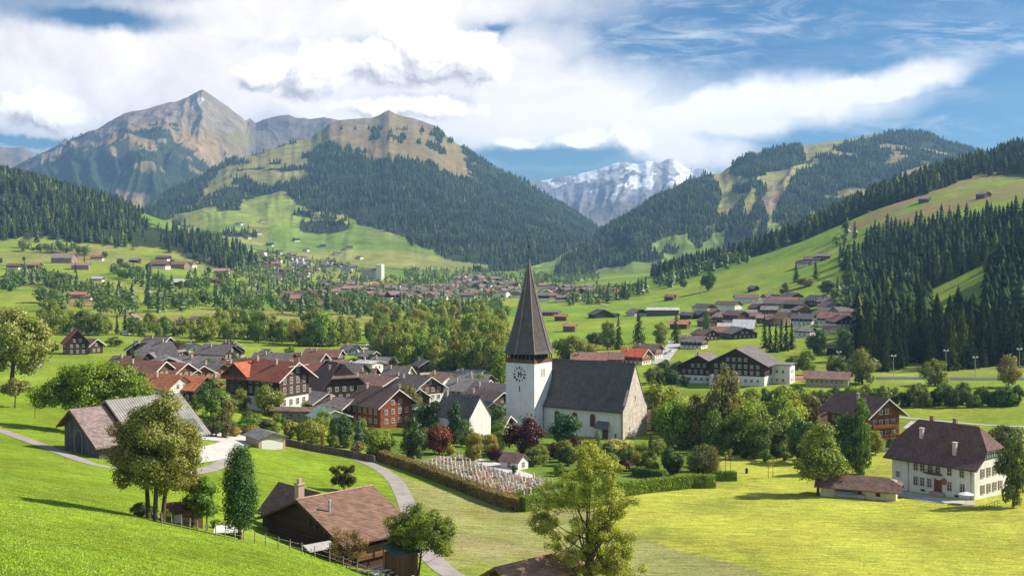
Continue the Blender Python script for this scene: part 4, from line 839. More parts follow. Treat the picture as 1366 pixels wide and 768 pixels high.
def house(label, pos, rz, L, W, eh, pitch, roof, wall, base=None, bh=2.7, over=1.1, oe=1.0, chim=((.2, .4),), win=True, verge=None, group=None, balcony=None, rmat=None, name='chalet', cat=None, wmat=None, rows=None, wme=None, hip=False, every=2.6, depth=3.):
    HPOS.append((pos[0], pos[1])); rz = R(rz); o = thing(name, label, cat or ('house' if name != 'barn' else 'barn'), pos, rz, group); t = math.tan(R(pitch)); zr = eh + W / 2 * t
    m = MB(); z0 = bh if base else -depth; m.prism([(-W / 2, z0), (W / 2, z0), (W / 2, eh), (0, zr), (-W / 2, eh)], -L / 2, L / 2); m.build('wall', wmat or M_WOOD, o, color=wall)
    if base: m = MB(); m.box(-L / 2 + .08, L / 2 - .08, -W / 2 + .08, W / 2 - .08, -depth, bh); m.build('base_storey', M_PLAS, o, color=base)
    th = .24
    if hip:
        hf = W / 2 + over; zl = eh - over * t + .03; ht = zr + .03; lx = L / 2 + oe; hx = hip; zc = zl + (ht - zl) * .5; yc = hf * .5
        v = [(-lx, -hf, zl), (lx, -hf, zl), (lx, hf, zl), (-lx, hf, zl), (-lx, -yc, zc), (lx, -yc, zc), (lx, yc, zc), (-lx, yc, zc), (-lx + hx, 0, ht), (lx - hx, 0, ht)]
        m = MB(); m.add(v, [(0, 1, 5, 9, 8, 4), (2, 3, 7, 8, 9, 6), (5, 6, 9), (7, 4, 8)]); rf = m.build('roof', rmat or M_ROOF, o, color=roof); md = rf.modifiers.new('thickness', 'SOLIDIFY'); md.thickness = th; md.offset = 1
    else:
        m, hf, zl, zr_, t_ = roof_mb(L, W, eh, pitch, over, oe, th); rf = m.build('roof', rmat or M_ROOF, o, color=roof)
    for fx, fy in (chim or ()):
        chimney(rf, (fx - .5) * L, -fy * W / 2, zr - fy * W / 2 * t + .2)
    if verge:
        for s in (-1, 1):
            m = MB(); x = s * (L / 2 + oe + .05); d = .32
            hf = W / 2 + over; zl = eh - over * t; m.prism([(-hf, zl - .1), (0, zr - .1), (hf, zl - .1), (hf, zl - .1 + d), (0, zr - .1 + d), (-hf, zl - .1 + d)], x - .05, x + .05); m.build('bargeboard', M_WHITE if verge == 1 else M_OC, o, color=(.12, .06, .03))
    if win:
        if rows is None:
            rows = []; z = 1.5
            while z < eh - .3: rows.append((z, 0)); z += 2.6
            if zr - z > 1.6: rows.append((z, (z - eh + 1) / t if t else 0))
        put_windows(o, pos, rz, L, W, rows, wme, every=every)
    if balcony:
        for a in (0, math.pi):
            if facing(pos, rz, a):
                s = 1 if a == 0 else -1; m = MB(); x = s * (L / 2 + .55); m.box(x - .55, x + .55, -W / 2 + .3, W / 2 - .3, balcony - .12, balcony); xx = x + s * .5; m.box(xx - .05, xx + .05, -W / 2 + .3, W / 2 - .3, balcony, balcony + .95); m.build('balcony', M_WOOD, o, color=WOOD)
    return o
def hpx(label, x, yb, *a, Y=None, **k): p = gp(x, yb) if Y is None else gd(x, Y); return house(label, p, *a, **k)
# big red-roofed chalet hotel
hp = at(373, 553, 330); hz = gd(373, 330).z
th = R(-31); cen = Vector((hp.x, hp.y, hz)) + Vector((-math.cos(th) * 10.5 - math.sin(th) * 6.5, -math.sin(th) * 10.5 + math.cos(th) * 6.5, 0))
hot = house('large old chalet with red tiled roof, dark timber storeys and white ground floor', cen, -31, 21, 13, 11.2, 32, (.26, .085, .05), (.085, .05, .035), WHITE, 5.0, 2.2, 1.9, ((.72, .25), (.3, .1)), verge=1, rows=((3.4, 0), (7.0, 0), (9.9, 0), (12.9, 2.5)), wme=WINT, every=2.9)
m = MB(); t_ = math.tan(R(36)); m.prism([(-4.3, 5.05), (4.3, 5.05), (4.3, 11.6), (0, 11.6 + 4.3 * t_), (-4.3, 11.6)], -7.4, 0); w_ = m.build('cross_wing', M_WOOD, hot, (-6.6, 0, 0), math.pi / 2, (.085, .05, .035))
m, *_ = roof_mb(8.6, 8.6, 11.6, 36, 1.3, 0); w_ = m.build('cross_roof', M_ROOF, hot, (-6.6, -4.3, 0), math.pi / 2, (.42, .12, .055))
m = MB(); m.box(-9.8, -3.4, -6.9, -6.4, -1, 4.2); m.build('porch', M_OC, hot, color=(.06, .03, .035))
for q in (-8.2, -5.2):
    for z in (7.2, 10.3): link('window', WINT, hot, (q, -7.45, z), 0, (.13, .15, .12))
m = MB(); m.bar((12.35, -4.6, 14.35), (12.35, 4.6, 14.35), .12); m.bar((12.35, 0, 14.3), (12.35, 0, 16.6), .12); m.build('gable_truss', M_WHITE, hot)
hpx('flat-roofed pavilion with tan front at the foot of the red-roofed chalet', 394, 559, -12, 11, 7, 2.9, 5, BROWN, TAN, None, over=1.2, chim=(), wmat=M_PLAS, name='pavilion', cat='pavilion', rows=((1.4, 0),))
hpx('low pavilion with a teal gable roof and white supports', 437, 556, -58, 9, 9, 3.2, 22, (.2, .3, .28), WHITE, None, chim=(), wmat=M_PLAS, verge=1, name='pavilion', cat='pavilion', rows=((1.5, 0),), Y=318)
hpx('wooden chalet with orange-red front behind the autumn trees', 508, 566, -45, 15, 12, 7.4, 33, BROWN, RWOOD, None, over=1.9, oe=1.4, chim=((.15, .2),), verge=1, rows=((2.2, 0), (4.9, 0), (7.6, 2.4)))
hpx('great hipped brown roof right behind the red-roofed chalet', 447, 524, -60, 17, 17, 6.5, 44, (.15, .10, .08), DWOOD, WHITE, 3, chim=((.6, .3),), hip=6, Y=372)
hpx('chalet with low striped roof and reddish timber walls', 500, 512, -38, 20, 15, 6.5, 20, (.2, .12, .1), RWOOD, None, over=1.6, verge=1, Y=395)
hpx('dark-roofed chalet with white lower storey, gable towards the church', 556, 514, -48, 15, 12, 7.5, 30, SLATE, WOOD, WHITE, 5.2, over=1.4, verge=1, Y=385)
hpx('small brown gabled chalet in front of the white-based dark one', 546, 519, -55, 11, 9, 6.2, 33, SLATE, WOOD, WHITE, 2.6, verge=1, Y=362)
hpx('blue-grey flat-topped workshop between gardens and white gable', 572, 540, -20, 13, 8, 4.6, 6, (.3, .38, .45), (.42, .47, .5), None, chim=(), rmat=M_SHEET, wmat=M_PLAS, name='workshop', cat='workshop', Y=345)
hpx('white house with steep dark roof, blank gable facing the church', 617, 584, -38, 13, 9.5, 7, 50, SLATE, WHITE, None, over=.35, oe=.25, chim=((.1, .15),), wmat=M_PLAS, win=False, Y=312, name='white_house')
for a in (('grey-roofed chalet at the foot of the wood left of the spire', 628, 526, -30, 15, 12, 5.5, 30, GREY, DWOOD, None, 402), ('dark chalet whose roof meets the church tower', 660, 530, -35, 16, 13, 6.5, 28, SLATE, WOOD, None, 382), ('chalet with pale dormers in a dark roof beside the tower', 650, 535, -45, 14, 12, 6, 28, (.14, .11, .1), WOOD, None, 365), ('dark gable with orange inside wall left of the tower', 642, 545, -55, 12, 12, 5.2, 26, SLATE, RWOOD, None, 345), ('low greyish roof at the foot of the tower', 652, 560, -20, 12, 9, 3.6, 25, (.17, .14, .13), WOOD, CREAM, 328), ('small white-walled chalet with a dark gable beside the blue-grey workshop', 606, 540, -40, 8, 6, 4.5, 35, SLATE, WHITE, None, 350)):
    hpx(a[0], a[1], a[2], *a[3:10], a[10], verge=1, Y=a[11])
left = [
 ('small arched brown chalet at the edge of the village field', 184, 479, -70, 11, 10, 4.5, 34, (.2, .14, .12), DWOOD, None, 505),
 ('low shed with bright orange roof on the field edge', 206, 474, -8, 12, 6, 3, 28, ORANGE, WOOD, None, 512),
 ('dark chalet above the orange shed on the field', 211, 461, -20, 13, 9, 4.5, 30, SLATE, WOOD, WHITE, 565),
 ('brown-roofed annexe beside the great grey hipped roof', 246, 492, -10, 8, 8, 4, 30, RBROWN, WOOD, None, 470),
 ('long dark-roofed house right of the great grey hipped roof', 268, 502, -12, 17, 10, 4.5, 30, (.19, .165, .16), WOOD, None, 442),
 ('grey gabled house below the great grey hipped roof', 222, 503, -65, 12, 15, 4.2, 22, GREY, DWOOD, WHITE, 432),
 ('low grey flat roof among the reddish roofs', 212, 511, -10, 14, 9, 3.6, 8, GREY, WOOD, None, 408),
 ('wide red-brown roofed house in the left of the village', 192, 525, -20, 17, 12, 4.8, 30, RBROWN, WOOD, None, 385),
 ('second wide red-brown roof, joined to the first', 228, 522, -30, 15, 11, 4.8, 30, (.28, .12, .08), WOOD, None, 392),
 ('white-gabled house with terracotta roof next to the barn lawn', 222, 541, -30, 13, 10, 4.2, 32, (.42, .15, .075), WHITE, None, 345),
 ('dark timber house with bright orange roof above the barn lawn', 253, 541, -28, 13, 10, 4.2, 32, ORANGE, DWOOD, None, 348),
 ('little house with a salmon roof beside the red-roofed chalet', 296, 532, -15, 9, 9, 4, 35, (.6, .27, .15), WOOD, WHITE, 365),
 ('greyish gabled roof between the reddish roofs and the red-roofed chalet', 262, 519, -50, 11, 10, 4.5, 30, GREY, RWOOD, None, 398),
 ('two-storey dark chalet standing at the field by itself', 292, 480, -25, 15, 12, 5.5, 30, (.17, .15, .15), DWOOD, WHITE, 500),
 ('reddish roof just left behind the red-roofed chalet', 320, 497, -20, 16, 11, 5, 28, RBROWN, WOOD, None, 425),
 ('brown roof just behind the red-roofed chalet ridge', 405, 497, -15, 19, 12, 5.5, 30, (.25, .1, .07), WOOD, None, 430),
 ('dark wide roof at the field edge above the red-roofed chalet', 366, 482, -12, 17, 11, 4.6, 28, SLATE, WOOD, WHITE, 488),
 ('reddish roofed pair of barns by the round light tree, front one', 412, 484, -18, 15, 11, 5, 30, RBROWN, DWOOD, None, 490),
 ('reddish roofed pair of barns by the round light tree, rear one', 432, 474, -10, 17, 10, 4.5, 28, (.22, .1, .075), DWOOD, None, 530),
 ('long dark slate roof left of the wood', 452, 497, -18, 21, 13, 5.5, 28, SLATE, DWOOD, WHITE, 442),
 ('tiny white cottage alone on the field before the belt', 468, 454, -25, 8, 6, 3, 36, GREY, WHITE, None, 600),
 ('white flat house at the end of the field track', 493, 481, -30, 9, 8, 6, 10, PALE, WHITE, None, 485),
 ('grey-roofed house behind the salmon-roofed one', 284, 512, -40, 12, 10, 4.6, 30, (.2, .18, .17), WOOD, None, 412),
 ('dim brown roof under the slim conifer', 172, 508, -15, 12, 9, 4.2, 30, BROWN, WOOD, None, 425),
 ('grey low roof left of the long dark-roofed house', 245, 507, -25, 10, 8, 3.6, 26, GREY, WOOD, None, 420),
 ('reddish chalet peeping over the sycamore crown', 101, 474, -60, 10, 10, 6, 48, REDR, DWOOD, None, 520),
 ('dark roof next to the reddish chalet over the sycamore', 119, 470, -30, 10, 8, 4, 34, SLATE, DWOOD, None, 530),
 ('brown roofed house between the dark slate roof and the great hipped one', 470, 508, -40, 12, 10, 5, 28, BROWN, WOOD, None, 415),
 ('pale grey roof below the great hipped brown one', 423, 530, -50, 12, 9, 4.6, 28, GREY, WOOD, WHITE, 345),
 ('low grey-brown roof right of the great hipped brown one', 452, 536, -35, 11, 9, 4.4, 26, (.2, .17, .15), WOOD, None, 338),
]
for a in left: hpx(a[0], a[1], a[2], *a[3:10], a[10], Y=a[11], over=1.2, chim=((.3, .3),), verge=1 if rnd.random() < .4 else None)
g = hpx('great grey half-hipped roof with a small white-edged gable in front', 214, 493, -8, 18, 14, 4.5, 42, (.2, .175, .17), DWOOD, WHITE, 2.6, over=1.4, chim=((.55, .0),), hip=5, Y=460)
m, *_ = roof_mb(6, 6, 4.8, 38, .9, .3); m.build('dormer_roof', M_ROOF, g, (-1, -5.2, 0), math.pi / 2, (.2, .175, .17)); m = MB(); m.prism([(-3, 4), (3, 4), (3, 4.8), (0, 7.1), (-3, 4.8)], -2.9, 0); m.build('dormer_wall', M_WOOD, g, (-1, -5.2, 0), math.pi / 2, DWOOD)
# small garage by the road
gar = hpx('small tan garage with grey roof and white door by the road', 354, 595, -55, 8, 6.5, 2.5, 17, (.17, .17, .18), TAN, None, over=.6, oe=.6, chim=(), win=False, wmat=M_PLAS, name='garage', cat='garage')
m = MB(); m.box(3.98, 4.05, -2.6, 2.6, -.3, 2.1); m.build('door', M_WHITE, gar)
# houses on the right
r1 = hpx('large chalet with flower balconies and white-edged brown roof', 1151, 584, -65, 16, 11, 10.6, 35, (.16, .095, .075), (.15, .075, .045), WHITE, 3.4, over=1.8, oe=2.0, chim=((.5, .3),), verge=1, balcony=3.7, every=2.2, rows=((1.7, 0), (5.0, 0), (8.0, 0), (10.9, 1.6)), Y=305)
m = MB(); m.box(8.05, 9.0, -4.6, 4.6, 6.6, 6.7); m.box(8.9, 9.0, -4.6, 4.6, 6.7, 7.6); m.build('upper_balcony', M_WOOD, r1, color=(.4, .17, .06))
fl = MB()
for i in range(60): q = rnd.uniform(-4.6, 4.6); z = rnd.choice((4.65, 7.65)); x = 9.15; fl.box(x - .1, x + .12, q - .14, q + .14, z - .12, z + .2)
fl.build('flower_boxes', mat_plain('geraniums', (.5, .06, .04, 1), .8, .1, 0, .5, 9.), r1)
hpx('broad brown-roofed wing behind the chalet with flower balconies', 1140, 572, -35, 18, 14, 5.5, 27, (.18, .11, .09), WOOD, WHITE, 2.6, over=1.8, verge=1, Y=322)
hpx('small brown-roofed house left of the chalet with flower balconies', 1104, 566, -30, 13, 10, 4.5, 28, (.19, .12, .1), WOOD, None, verge=1, Y=325)
hpx('low brown roof behind the pair of wings of the flowered chalet', 1160, 545, -10, 12, 9, 4.2, 22, (.3, .2, .14), WOOD, None, chim=(), Y=352)
d1 = hpx('twin dark chalet with white ground floor, larger right-hand gable', 992, 503, -118, 21, 24, 9.5, 27, (.15, .135, .13), DWOOD, WHITE, 4.2, over=2, oe=1.6, rows=((2.2, 0), (5.6, 0), (8.2, 0), (11, 5)), Y=478)
d2 = hpx('twin dark chalet with white ground floor, smaller left-hand gable', 938, 495, -112, 19, 18, 7.5, 27, (.17, .15, .145), DWOOD, WHITE, 3.4, over=2, oe=1.6, rows=((1.8, 0), (5.0, 0), (7.6, 4)), Y=490)
hpx('white flat-topped annex of the twin dark chalet', 1040, 503, -28, 11, 9, 8.2, 4, GREY, WHITE, None, over=.6, chim=(), wmat=M_PLAS, rows=((1.6, 0), (5.2, 0)), Y=476)
hpx('low brown-roofed sports hall beside the playing field', 1104, 513, -20, 17, 11, 3.6, 22, (.22, .13, .1), TAN, None, over=1.2, chim=(), wmat=M_PLAS, Y=462, every=2.0, rows=((2.2, 0),))
hpx('chalet with bright tomato-red roof and white base on the field edge', 848, 482, -35, 13, 10, 4.8, 30, (.6, .13, .06), RWOOD, WHITE, 2, over=1.4, verge=1, Y=570)
hpx('brown chalet close behind the tomato-red roof', 864, 474, -30, 13, 11, 4.8, 27, BROWN, WOOD, WHITE, 2, Y=600)
hpx('long brown-roofed house left of the tomato-red roof', 786, 482, -8, 17, 9, 4, 32, (.3, .16, .12), RWOOD, None, Y=560)
hpx('small brown house joined between long roof and tomato-red roof', 819, 482, -8, 9, 8, 4, 34, (.26, .15, .11), RWOOD, None, Y=562)
hpx('dark chalet with grey roof behind the twin dark chalet', 926, 465, -30, 13, 11, 4.5, 27, (.2, .16, .15), DWOOD, WHITE, 2, Y=660)
hpx('grey-roofed house with two chimneys between church and grove', 892, 540, -35, 15, 11, 4.6, 27, (.24, .18, .16), DWOOD, WHITE, 2, over=1.3, chim=((.3, .2), (.75, .1)), verge=1, Y=360)
hpx('low brown roof beyond the church gable', 880, 552, -20, 10, 8, 3.2, 26, BROWN, WOOD, None, Y=348)
hpx('low grey building half hidden in the grove', 1000, 545, -20, 12, 8, 3.4, 8, PALE, WHITE, None, chim=(), wmat=M_PLAS, Y=400)
rt = [  # the village on the right, between field and grass slope
 ('tent-like pale metal roof, larger right half', 993, 441, -20, 14, 16, 4, 33, (.7, .72, .7), WOOD, None, 770, 1), ('tent-like pale metal roof, flatter left half', 972, 439, -15, 14, 12, 4, 16, (.6, .52, .48), WOOD, None, 790, 1),
 ('brown house before the tent-like roof, long one', 962, 446, -15, 20, 12, 4, 26, (.24, .13, .1), WOOD, None, 740), ('dark chalet under the tent-like roof', 985, 449, -75, 18, 18, 3.5, 22, SLATE, DWOOD, None, 730), ('brown chalet left end of the row by the tent-like roof', 941, 450, -60, 13, 13, 4, 24, BROWN, DWOOD, None, 720),
 ('ochre gabled house above the conifer row', 1046, 432, -60, 12, 13, 5, 32, (.28, .16, .11), (.4, .26, .14), None, 820), ('brown roof left of the ochre gabled house', 1033, 430, -25, 11, 9, 4.5, 30, (.26, .15, .12), WOOD, None, 825),
 ('red house with bright salmon roof in the upper village', 1052, 411, -40, 17, 11, 5, 30, (.48, .2, .12), (.5, .2, .1), None, 960), ('broad dark chalet at the village field, reddish wing', 1118, 443, -35, 24, 15, 4.5, 24, (.26, .13, .1), DWOOD, WHITE, 770), ('broad dark chalet at the village field, front gable', 1124, 447, -78, 15, 17, 4.5, 24, (.2, .12, .1), DWOOD, WHITE, 745),
 ('white-fronted chalet with dark gable by the dark wood', 1148, 428, -70, 10, 12, 4.2, 30, (.16, .14, .14), WHITE, None, 830), ('tiny pink-roofed shed on the village field edge', 1108, 449, -20, 8, 6, 2.8, 24, (.45, .2, .14), WHITE, None, 725), ('grey-roofed house at the end of the conifer row', 1074, 452, -40, 11, 9, 4, 26, GREY, WOOD, WHITE, 715),
 ('dark house right behind the conifer row', 1072, 434, -30, 15, 12, 5, 26, (.12, .11, .11), DWOOD, WHITE, 800), ('wide brown roof in the middle of the upper village', 1002, 423, -25, 15, 11, 4.5, 24, (.22, .13, .11), WOOD, None, 870), ('grey-striped roof in the middle of the upper village', 996, 417, -20, 16, 10, 4.5, 22, (.3, .26, .24), WOOD, None, 905), ('tan roof left of the upper village', 965, 417, -50, 12, 11, 4.5, 26, (.36, .24, .18), WOOD, None, 880), ('dark gable at the left of the upper village', 946, 422, -65, 12, 14, 4, 24, (.18, .13, .11), WOOD, None, 850),
 ('dark house at the foot of the slope, first from the long barn', 918, 412, -40, 11, 9, 3.6, 24, (.11, .1, .1), DWOOD, None, 930), ('dark house at the foot of the slope, second from the long barn', 936, 411, -70, 12, 12, 3.6, 24, (.1, .09, .09), DWOOD, None, 930), ('small brown gable at the foot of the slope', 953, 409, -65, 8, 9, 3.4, 28, (.3, .17, .11), WOOD, None, 950),
 ('grey roof of the upper houses', 1027, 415, -20, 13, 9, 4.2, 28, (.28, .24, .23), WOOD, None, 920), ('greyish house high above the salmon roof, left one', 1014, 405, -20, 12, 9, 4.4, 26, (.26, .21, .19), WOOD, WHITE, 985), ('brown house high above the salmon roof, right one', 1032, 402, -30, 12, 9, 4.6, 28, (.24, .14, .12), WOOD, WHITE, 1000),
 ('black-roofed house right of the salmon roof', 1090, 413, -60, 15, 16, 4.5, 26, (.11, .1, .1), DWOOD, None, 930), ('dark-roofed house with white base right of the black one', 1105, 418, -40, 14, 11, 4.5, 26, (.2, .18, .18), DWOOD, WHITE, 900), ('violet-brown roof in the right of the village', 1128, 413, -30, 14, 10, 4.6, 27, (.22, .16, .16), WOOD, WHITE, 935), ('second violet-brown roof nearer the dark wood', 1137, 407, -35, 12, 10, 4.5, 27, (.24, .17, .16), WOOD, None, 955),
 ('pale house with flat roof above the dark wood', 1173, 402, -10, 13, 9, 5.5, 8, (.4, .26, .2), CREAM, None, 900), ('big greyish chalet above the dark wood', 1215, 396, -40, 17, 14, 5, 24, (.32, .24, .22), (.3, .25, .22), None, 900), ('pink-brown roof between the ochre house and the field houses', 1022, 425, -20, 13, 9, 4, 26, (.32, .2, .17), WOOD, None, 850), ('brown roof in the upper village beside the round bush', 1010, 410, -60, 10, 11, 4.2, 28, BROWN, WOOD, None, 950),
 ('long barn with pale roof under the grass slope', 884, 418, -4, 28, 11, 5.5, 18, PALE, (.12, .1, .085), None, 990), ('dark low chalet left of the long pale-roofed barn', 850, 418, -60, 13, 16, 3, 22, (.17, .14, .13), DWOOD, WHITE, 1000), ('dark barn in the middle of the open field', 801, 422, -65, 12, 18, 3.4, 24, (.11, .1, .095), (.06, .05, .04), None, 985), ('small dark shed beside the field barn', 819, 421, -40, 7, 6, 2.4, 24, (.1, .09, .085), DWOOD, None, 985), ('red shed at the edge of the open field', 748, 424, -10, 10, 7, 4, 24, (.36, .14, .1), (.16, .05, .035), None, 960),
 ('hay hut with orange-brown roof alone on the open field', 760, 441, -14, 9, 7, 4.4, 22, (.42, .19, .11), (.17, .13, .10), None, 815), ('hay hut behind the pale green field tree', 907, 436, -25, 13, 9, 4, 28, (.5, .22, .14), WOOD, None, 830), ('dark low farm building left edge of the open field', 735, 412, -10, 16, 9, 3.5, 18, (.2, .16, .15), DWOOD, None, 1040),
 ('little brown hut low on the grass slope', 894, 396, -35, 10, 8, 4, 28, (.26, .17, .14), WOOD, None, 1180), ('tiny dark hut in the middle of the grass slope', 1005, 381, -60, 8, 8, 3, 30, (.17, .15, .15), DWOOD, None, 1130), ('dark shed in the shade of the tall field tree', 1115, 476, -20, 9, 7, 3.4, 24, (.12, .1, .1), DWOOD, None, 605), ('white low house seen between grove and twin chalet', 897, 492, -30, 8, 7, 3.4, 24, GREY, WHITE, None, 520),
 ('weathered hut high on the bare slope, nearer the ridge wood', 1233, 270, -30, 13, 10, 4.5, 28, (.22, .2, .19), (.1, .085, .075), None, None), ('weathered hut high on the bare slope, farther out', 1312, 264, -60, 12, 12, 4.2, 26, (.22, .2, .19), (.12, .09, .075), None, None), ('low hut at the edge of the middle wood', 1168, 306, -20, 10, 7, 2.6, 24, (.2, .18, .17), DWOOD, None, None),
 ('slope chalet, lowest of the three', 1072, 355, -40, 14, 10, 4, 26, (.16, .1, .09), WOOD, WHITE, None), ('slope chalet, biggest and middle of the three', 1084, 351, -25, 18, 11, 4.5, 26, (.17, .12, .11), WOOD, WHITE, None), ('slope chalet, highest of the three', 1099, 346, -20, 14, 9, 4, 26, (.2, .17, .17), WOOD, None, None),
 ('red-roofed farm on the low hill, first of three roofs', 815, 392, -10, 20, 11, 5, 26, (.55, .17, .1), WHITE, None, None), ('red-roofed farm on the low hill, second of three roofs', 826, 396, -20, 14, 10, 5, 26, (.4, .2, .15), WHITE, None, None), ('red-roofed farm on the low hill, third of three roofs', 836, 393, -10, 14, 10, 4.5, 26, (.52, .2, .12), WOOD, None, None),
]
for a in rt: hpx(a[0], a[1], a[2], *a[3:10], a[10], Y=a[11], chim=((.3, .2),) if a[10] or rnd.random() < .5 else (), rmat=M_SHEET if len(a) > 12 else None, every=3.2, name='barn' if ('barn' in a[0] or 'hut' in a[0] or 'shed' in a[0]) else 'chalet', win=not ('hut' in a[0] or 'barn' in a[0] or 'shed' in a[0]))
# farms on the hill meadows to the left: measured ones
lf = [
 ('long grey farm high on the left meadows', 86, 351, 26, GREY), ('red roofed chalet left of the lone round tree on the meadows', 130, 347, 14, RBROWN), ('red-roofed farm at the far edge of the left meadows, first roof', 20, 359, 17, RBROWN), ('pale-roofed farm next to the red one on the left meadows', 44, 358, 18, (.35, .2, .15)), ('low farm before the long belt on the hill', 108, 359, 20, (.3, .2, .16)), ('brown chalet at the upper belt end', 218, 348, 16, BROWN), ('red-brown chalet in the middle of the hill meadows', 213, 358, 22, RBROWN), ('cluster farm with red roofs, front roof', 240, 358, 20, (.3, .13, .1)), ('cluster farm with red roofs, rear roof', 253, 356, 15, BROWN), ('pinkish roof under the hotel hill', 296, 366, 18, (.4, .24, .18)), ('pale long shed below the short belt', 243, 382, 22, (.55, .5, .45)), ('white chalet in the gap of the long belt', 131, 375, 13, PALE),
 ('farm with red roof among the lower meadows, biggest roof', 104, 398, 20, (.34, .16, .12)), ('farm with red roof among the lower meadows, white-walled part', 116, 399, 11, BROWN), ('farm with pale roof left of the lower meadow farm', 96, 396, 13, (.42, .25, .17)), ('white house beside the small round tree on the hill', 180, 350, 12, GREY),
 ('brown barn with long roof beside the field belt', 266, 431, 20, (.2, .13, .11)), ('dark chalet with white base right of the long-roofed barn', 291, 431, 15, SLATE), ('small chalet rear of the white-based one at the belt', 294, 421, 10, RBROWN), ('reddish chalet left of the long-roofed barn', 242, 430, 13, (.28, .15, .12)), ('chalet with red gable at the belt trees', 211, 431, 12, RBROWN), ('little white chapel-like house in the belt trees', 166, 446, 9, PALE), ('chalet under the hotel hill, first in the hamlet', 283, 377, 15, BROWN), ('chalet under the hotel hill, second in the hamlet', 300, 379, 14, RBROWN), ('chalet of the lower hamlet by the second belt, left one', 317, 396, 12, BROWN), ('chalet of the lower hamlet by the second belt, right one', 338, 393, 13, SLATE), ('dark roofed hut at the end of the second belt', 145, 405, 8, BROWN),
]
for l, x, y, w, c in lf:
    p = gp(x, y, 500); s = w * p.y / FX * 1.08; hpx(l, x, y, rnd.uniform(-40, 10), s, s * .62, s * .26, 26, c, rnd.choice((WOOD, DWOOD, WOOD, (.3, .2, .14))), WHITE if rnd.random() < .5 else None, s * .13, over=.9, chim=(), win=False, Y=p.y)
# the distant town
FARP = {}
def far_house(x, y, label, group, w=None, ymin=900):
    p = gp(x, y, ymin); i = rnd.randrange(5)
    rc = rnd.choice(((.17, .115, .095), (.15, .12, .11), (.2, .12, .1), (.25, .14, .11), (.14, .12, .115))); wc = rnd.choice((WOOD, DWOOD, (.3, .21, .15), WOOD))
    rz = rnd.uniform(-.8, .8) + (math.pi / 2 if rnd.random() < .4 else 0)
    if i not in FARP:
        o = house(label, p, math.degrees(rz), 15 + i * 1.6, 11 + (i % 3), 5 + (i % 2) * 2, 26, rc, wc, WHITE, 2.6 if i % 2 else 4.4, chim=(), win=False, group=group); FARP[i] = o
    else: o = dup(FARP[i], p, rz, label, group)
    for c in o.children:
        if c.name.startswith('roof'): c.color = (*rc, 1)
        elif c.name.startswith('wall'): c.color = (*wc, 1)
    return o
def town(P, n, d, label, group):
    for x, Y in scatter(P, n, d, ymin=900): far_house(x, HY - gd(x, Y).z / Y * FX, label, group)
def town_mass(polys, label):
    m = MB(); cols = []
    for P, n, d in polys:
        for x, Y in scatter(P, n, d, ymin=900):
            p = gd(x, Y); a = rnd.uniform(-.8, .8) + (math.pi / 2 if rnd.random() < .4 else 0); ca, sa = math.cos(a), math.sin(a); L, W, h = rnd.uniform(12, 21) / 2, rnd.uniform(10, 14) / 2, rnd.uniform(5, 8); rr = W * .5
            tr = lambda x_, y_, z_: (p.x + ca * x_ - sa * y_, p.y + sa * x_ + ca * y_, p.z + z_)
            wc = rnd.choice((WOOD, (.3, .21, .15), WHITE, DWOOD)); rc = jit(rnd.choice(((.19, .14, .12), (.17, .145, .13), (.22, .15, .12), (.28, .17, .13))))
            m.add([tr(*q) for q in ((-L, -W, -2), (L, -W, -2), (L, W, -2), (-L, W, -2), (-L, -W, h * .5), (L, -W, h * .5), (L, W, h * .5), (-L, W, h * .5))], [(0, 1, 5, 4), (1, 2, 6, 5), (2, 3, 7, 6), (3, 0, 4, 7)]); cols += [WHITE] * 8
            m.add([tr(*q) for q in ((-L, -W, h * .5), (L, -W, h * .5), (L, W, h * .5), (-L, W, h * .5), (-L, -W, h), (L, -W, h), (L, W, h), (-L, W, h), (-L, 0, h + rr), (L, 0, h + rr))], [(0, 1, 5, 4), (1, 2, 6, 9, 5), (2, 3, 7, 6), (3, 0, 4, 8, 7)]); cols += [wc] * 10
            e = 1.1; z0, z1 = h - .45, h + rr + .1
            m.add([tr(*q) for q in ((-L - e, -W - e, z0), (L + e, -W - e, z0), (L + e, 0, z1), (-L - e, 0, z1), (L + e, W + e, z0), (-L - e, W + e, z0))], [(0, 1, 2, 3), (3, 2, 4, 5)]); cols += [rc] * 6
    mt, t_, ou = newmat('town_surfaces'); finish(t_, ou, t_.n('ShaderNodeVertexColor', layer_name='tint').outputs[0], .85)
    me = m.mesh('distant_town', [mt]); vcol(me, 'tint', np.array(cols)); tag(link('distant_town', me), label, 'town', kind='stuff')
town_mass([([(600, 374), (640, 370), (690, 380), (695, 398), (640, 400), (600, 398)], 80, 3.4), ([(430, 382), (600, 386), (600, 402), (540, 402), (430, 394)], 80, 4.2), ([(722, 384), (800, 388), (800, 394), (742, 404), (722, 402)], 26, 4.6)], 'closely packed small brown roofs of the distant town on the valley floor')
town([(380, 394), (470, 396), (476, 410), (440, 416), (385, 406)], 20, 6, 'chalet at the near end of the distant town', 'chalets at the near end of the distant town')
town([(345, 352), (400, 344), (425, 358), (420, 372), (360, 376)], 22, 7, 'chalet among the trees of the hotel hill', 'chalets among the trees of the hotel hill')
town([(425, 348), (470, 352), (480, 362), (430, 360)], 16, 5, 'chalet on the shoulder of the hotel hill', 'chalets on the shoulder of the hotel hill')
town([(250, 352), (420, 330), (560, 345), (560, 356), (430, 345)], 12, 16, 'lone chalet on the meadow foot of the middle mountain', 'lone chalets on the meadow foot of the middle mountain')
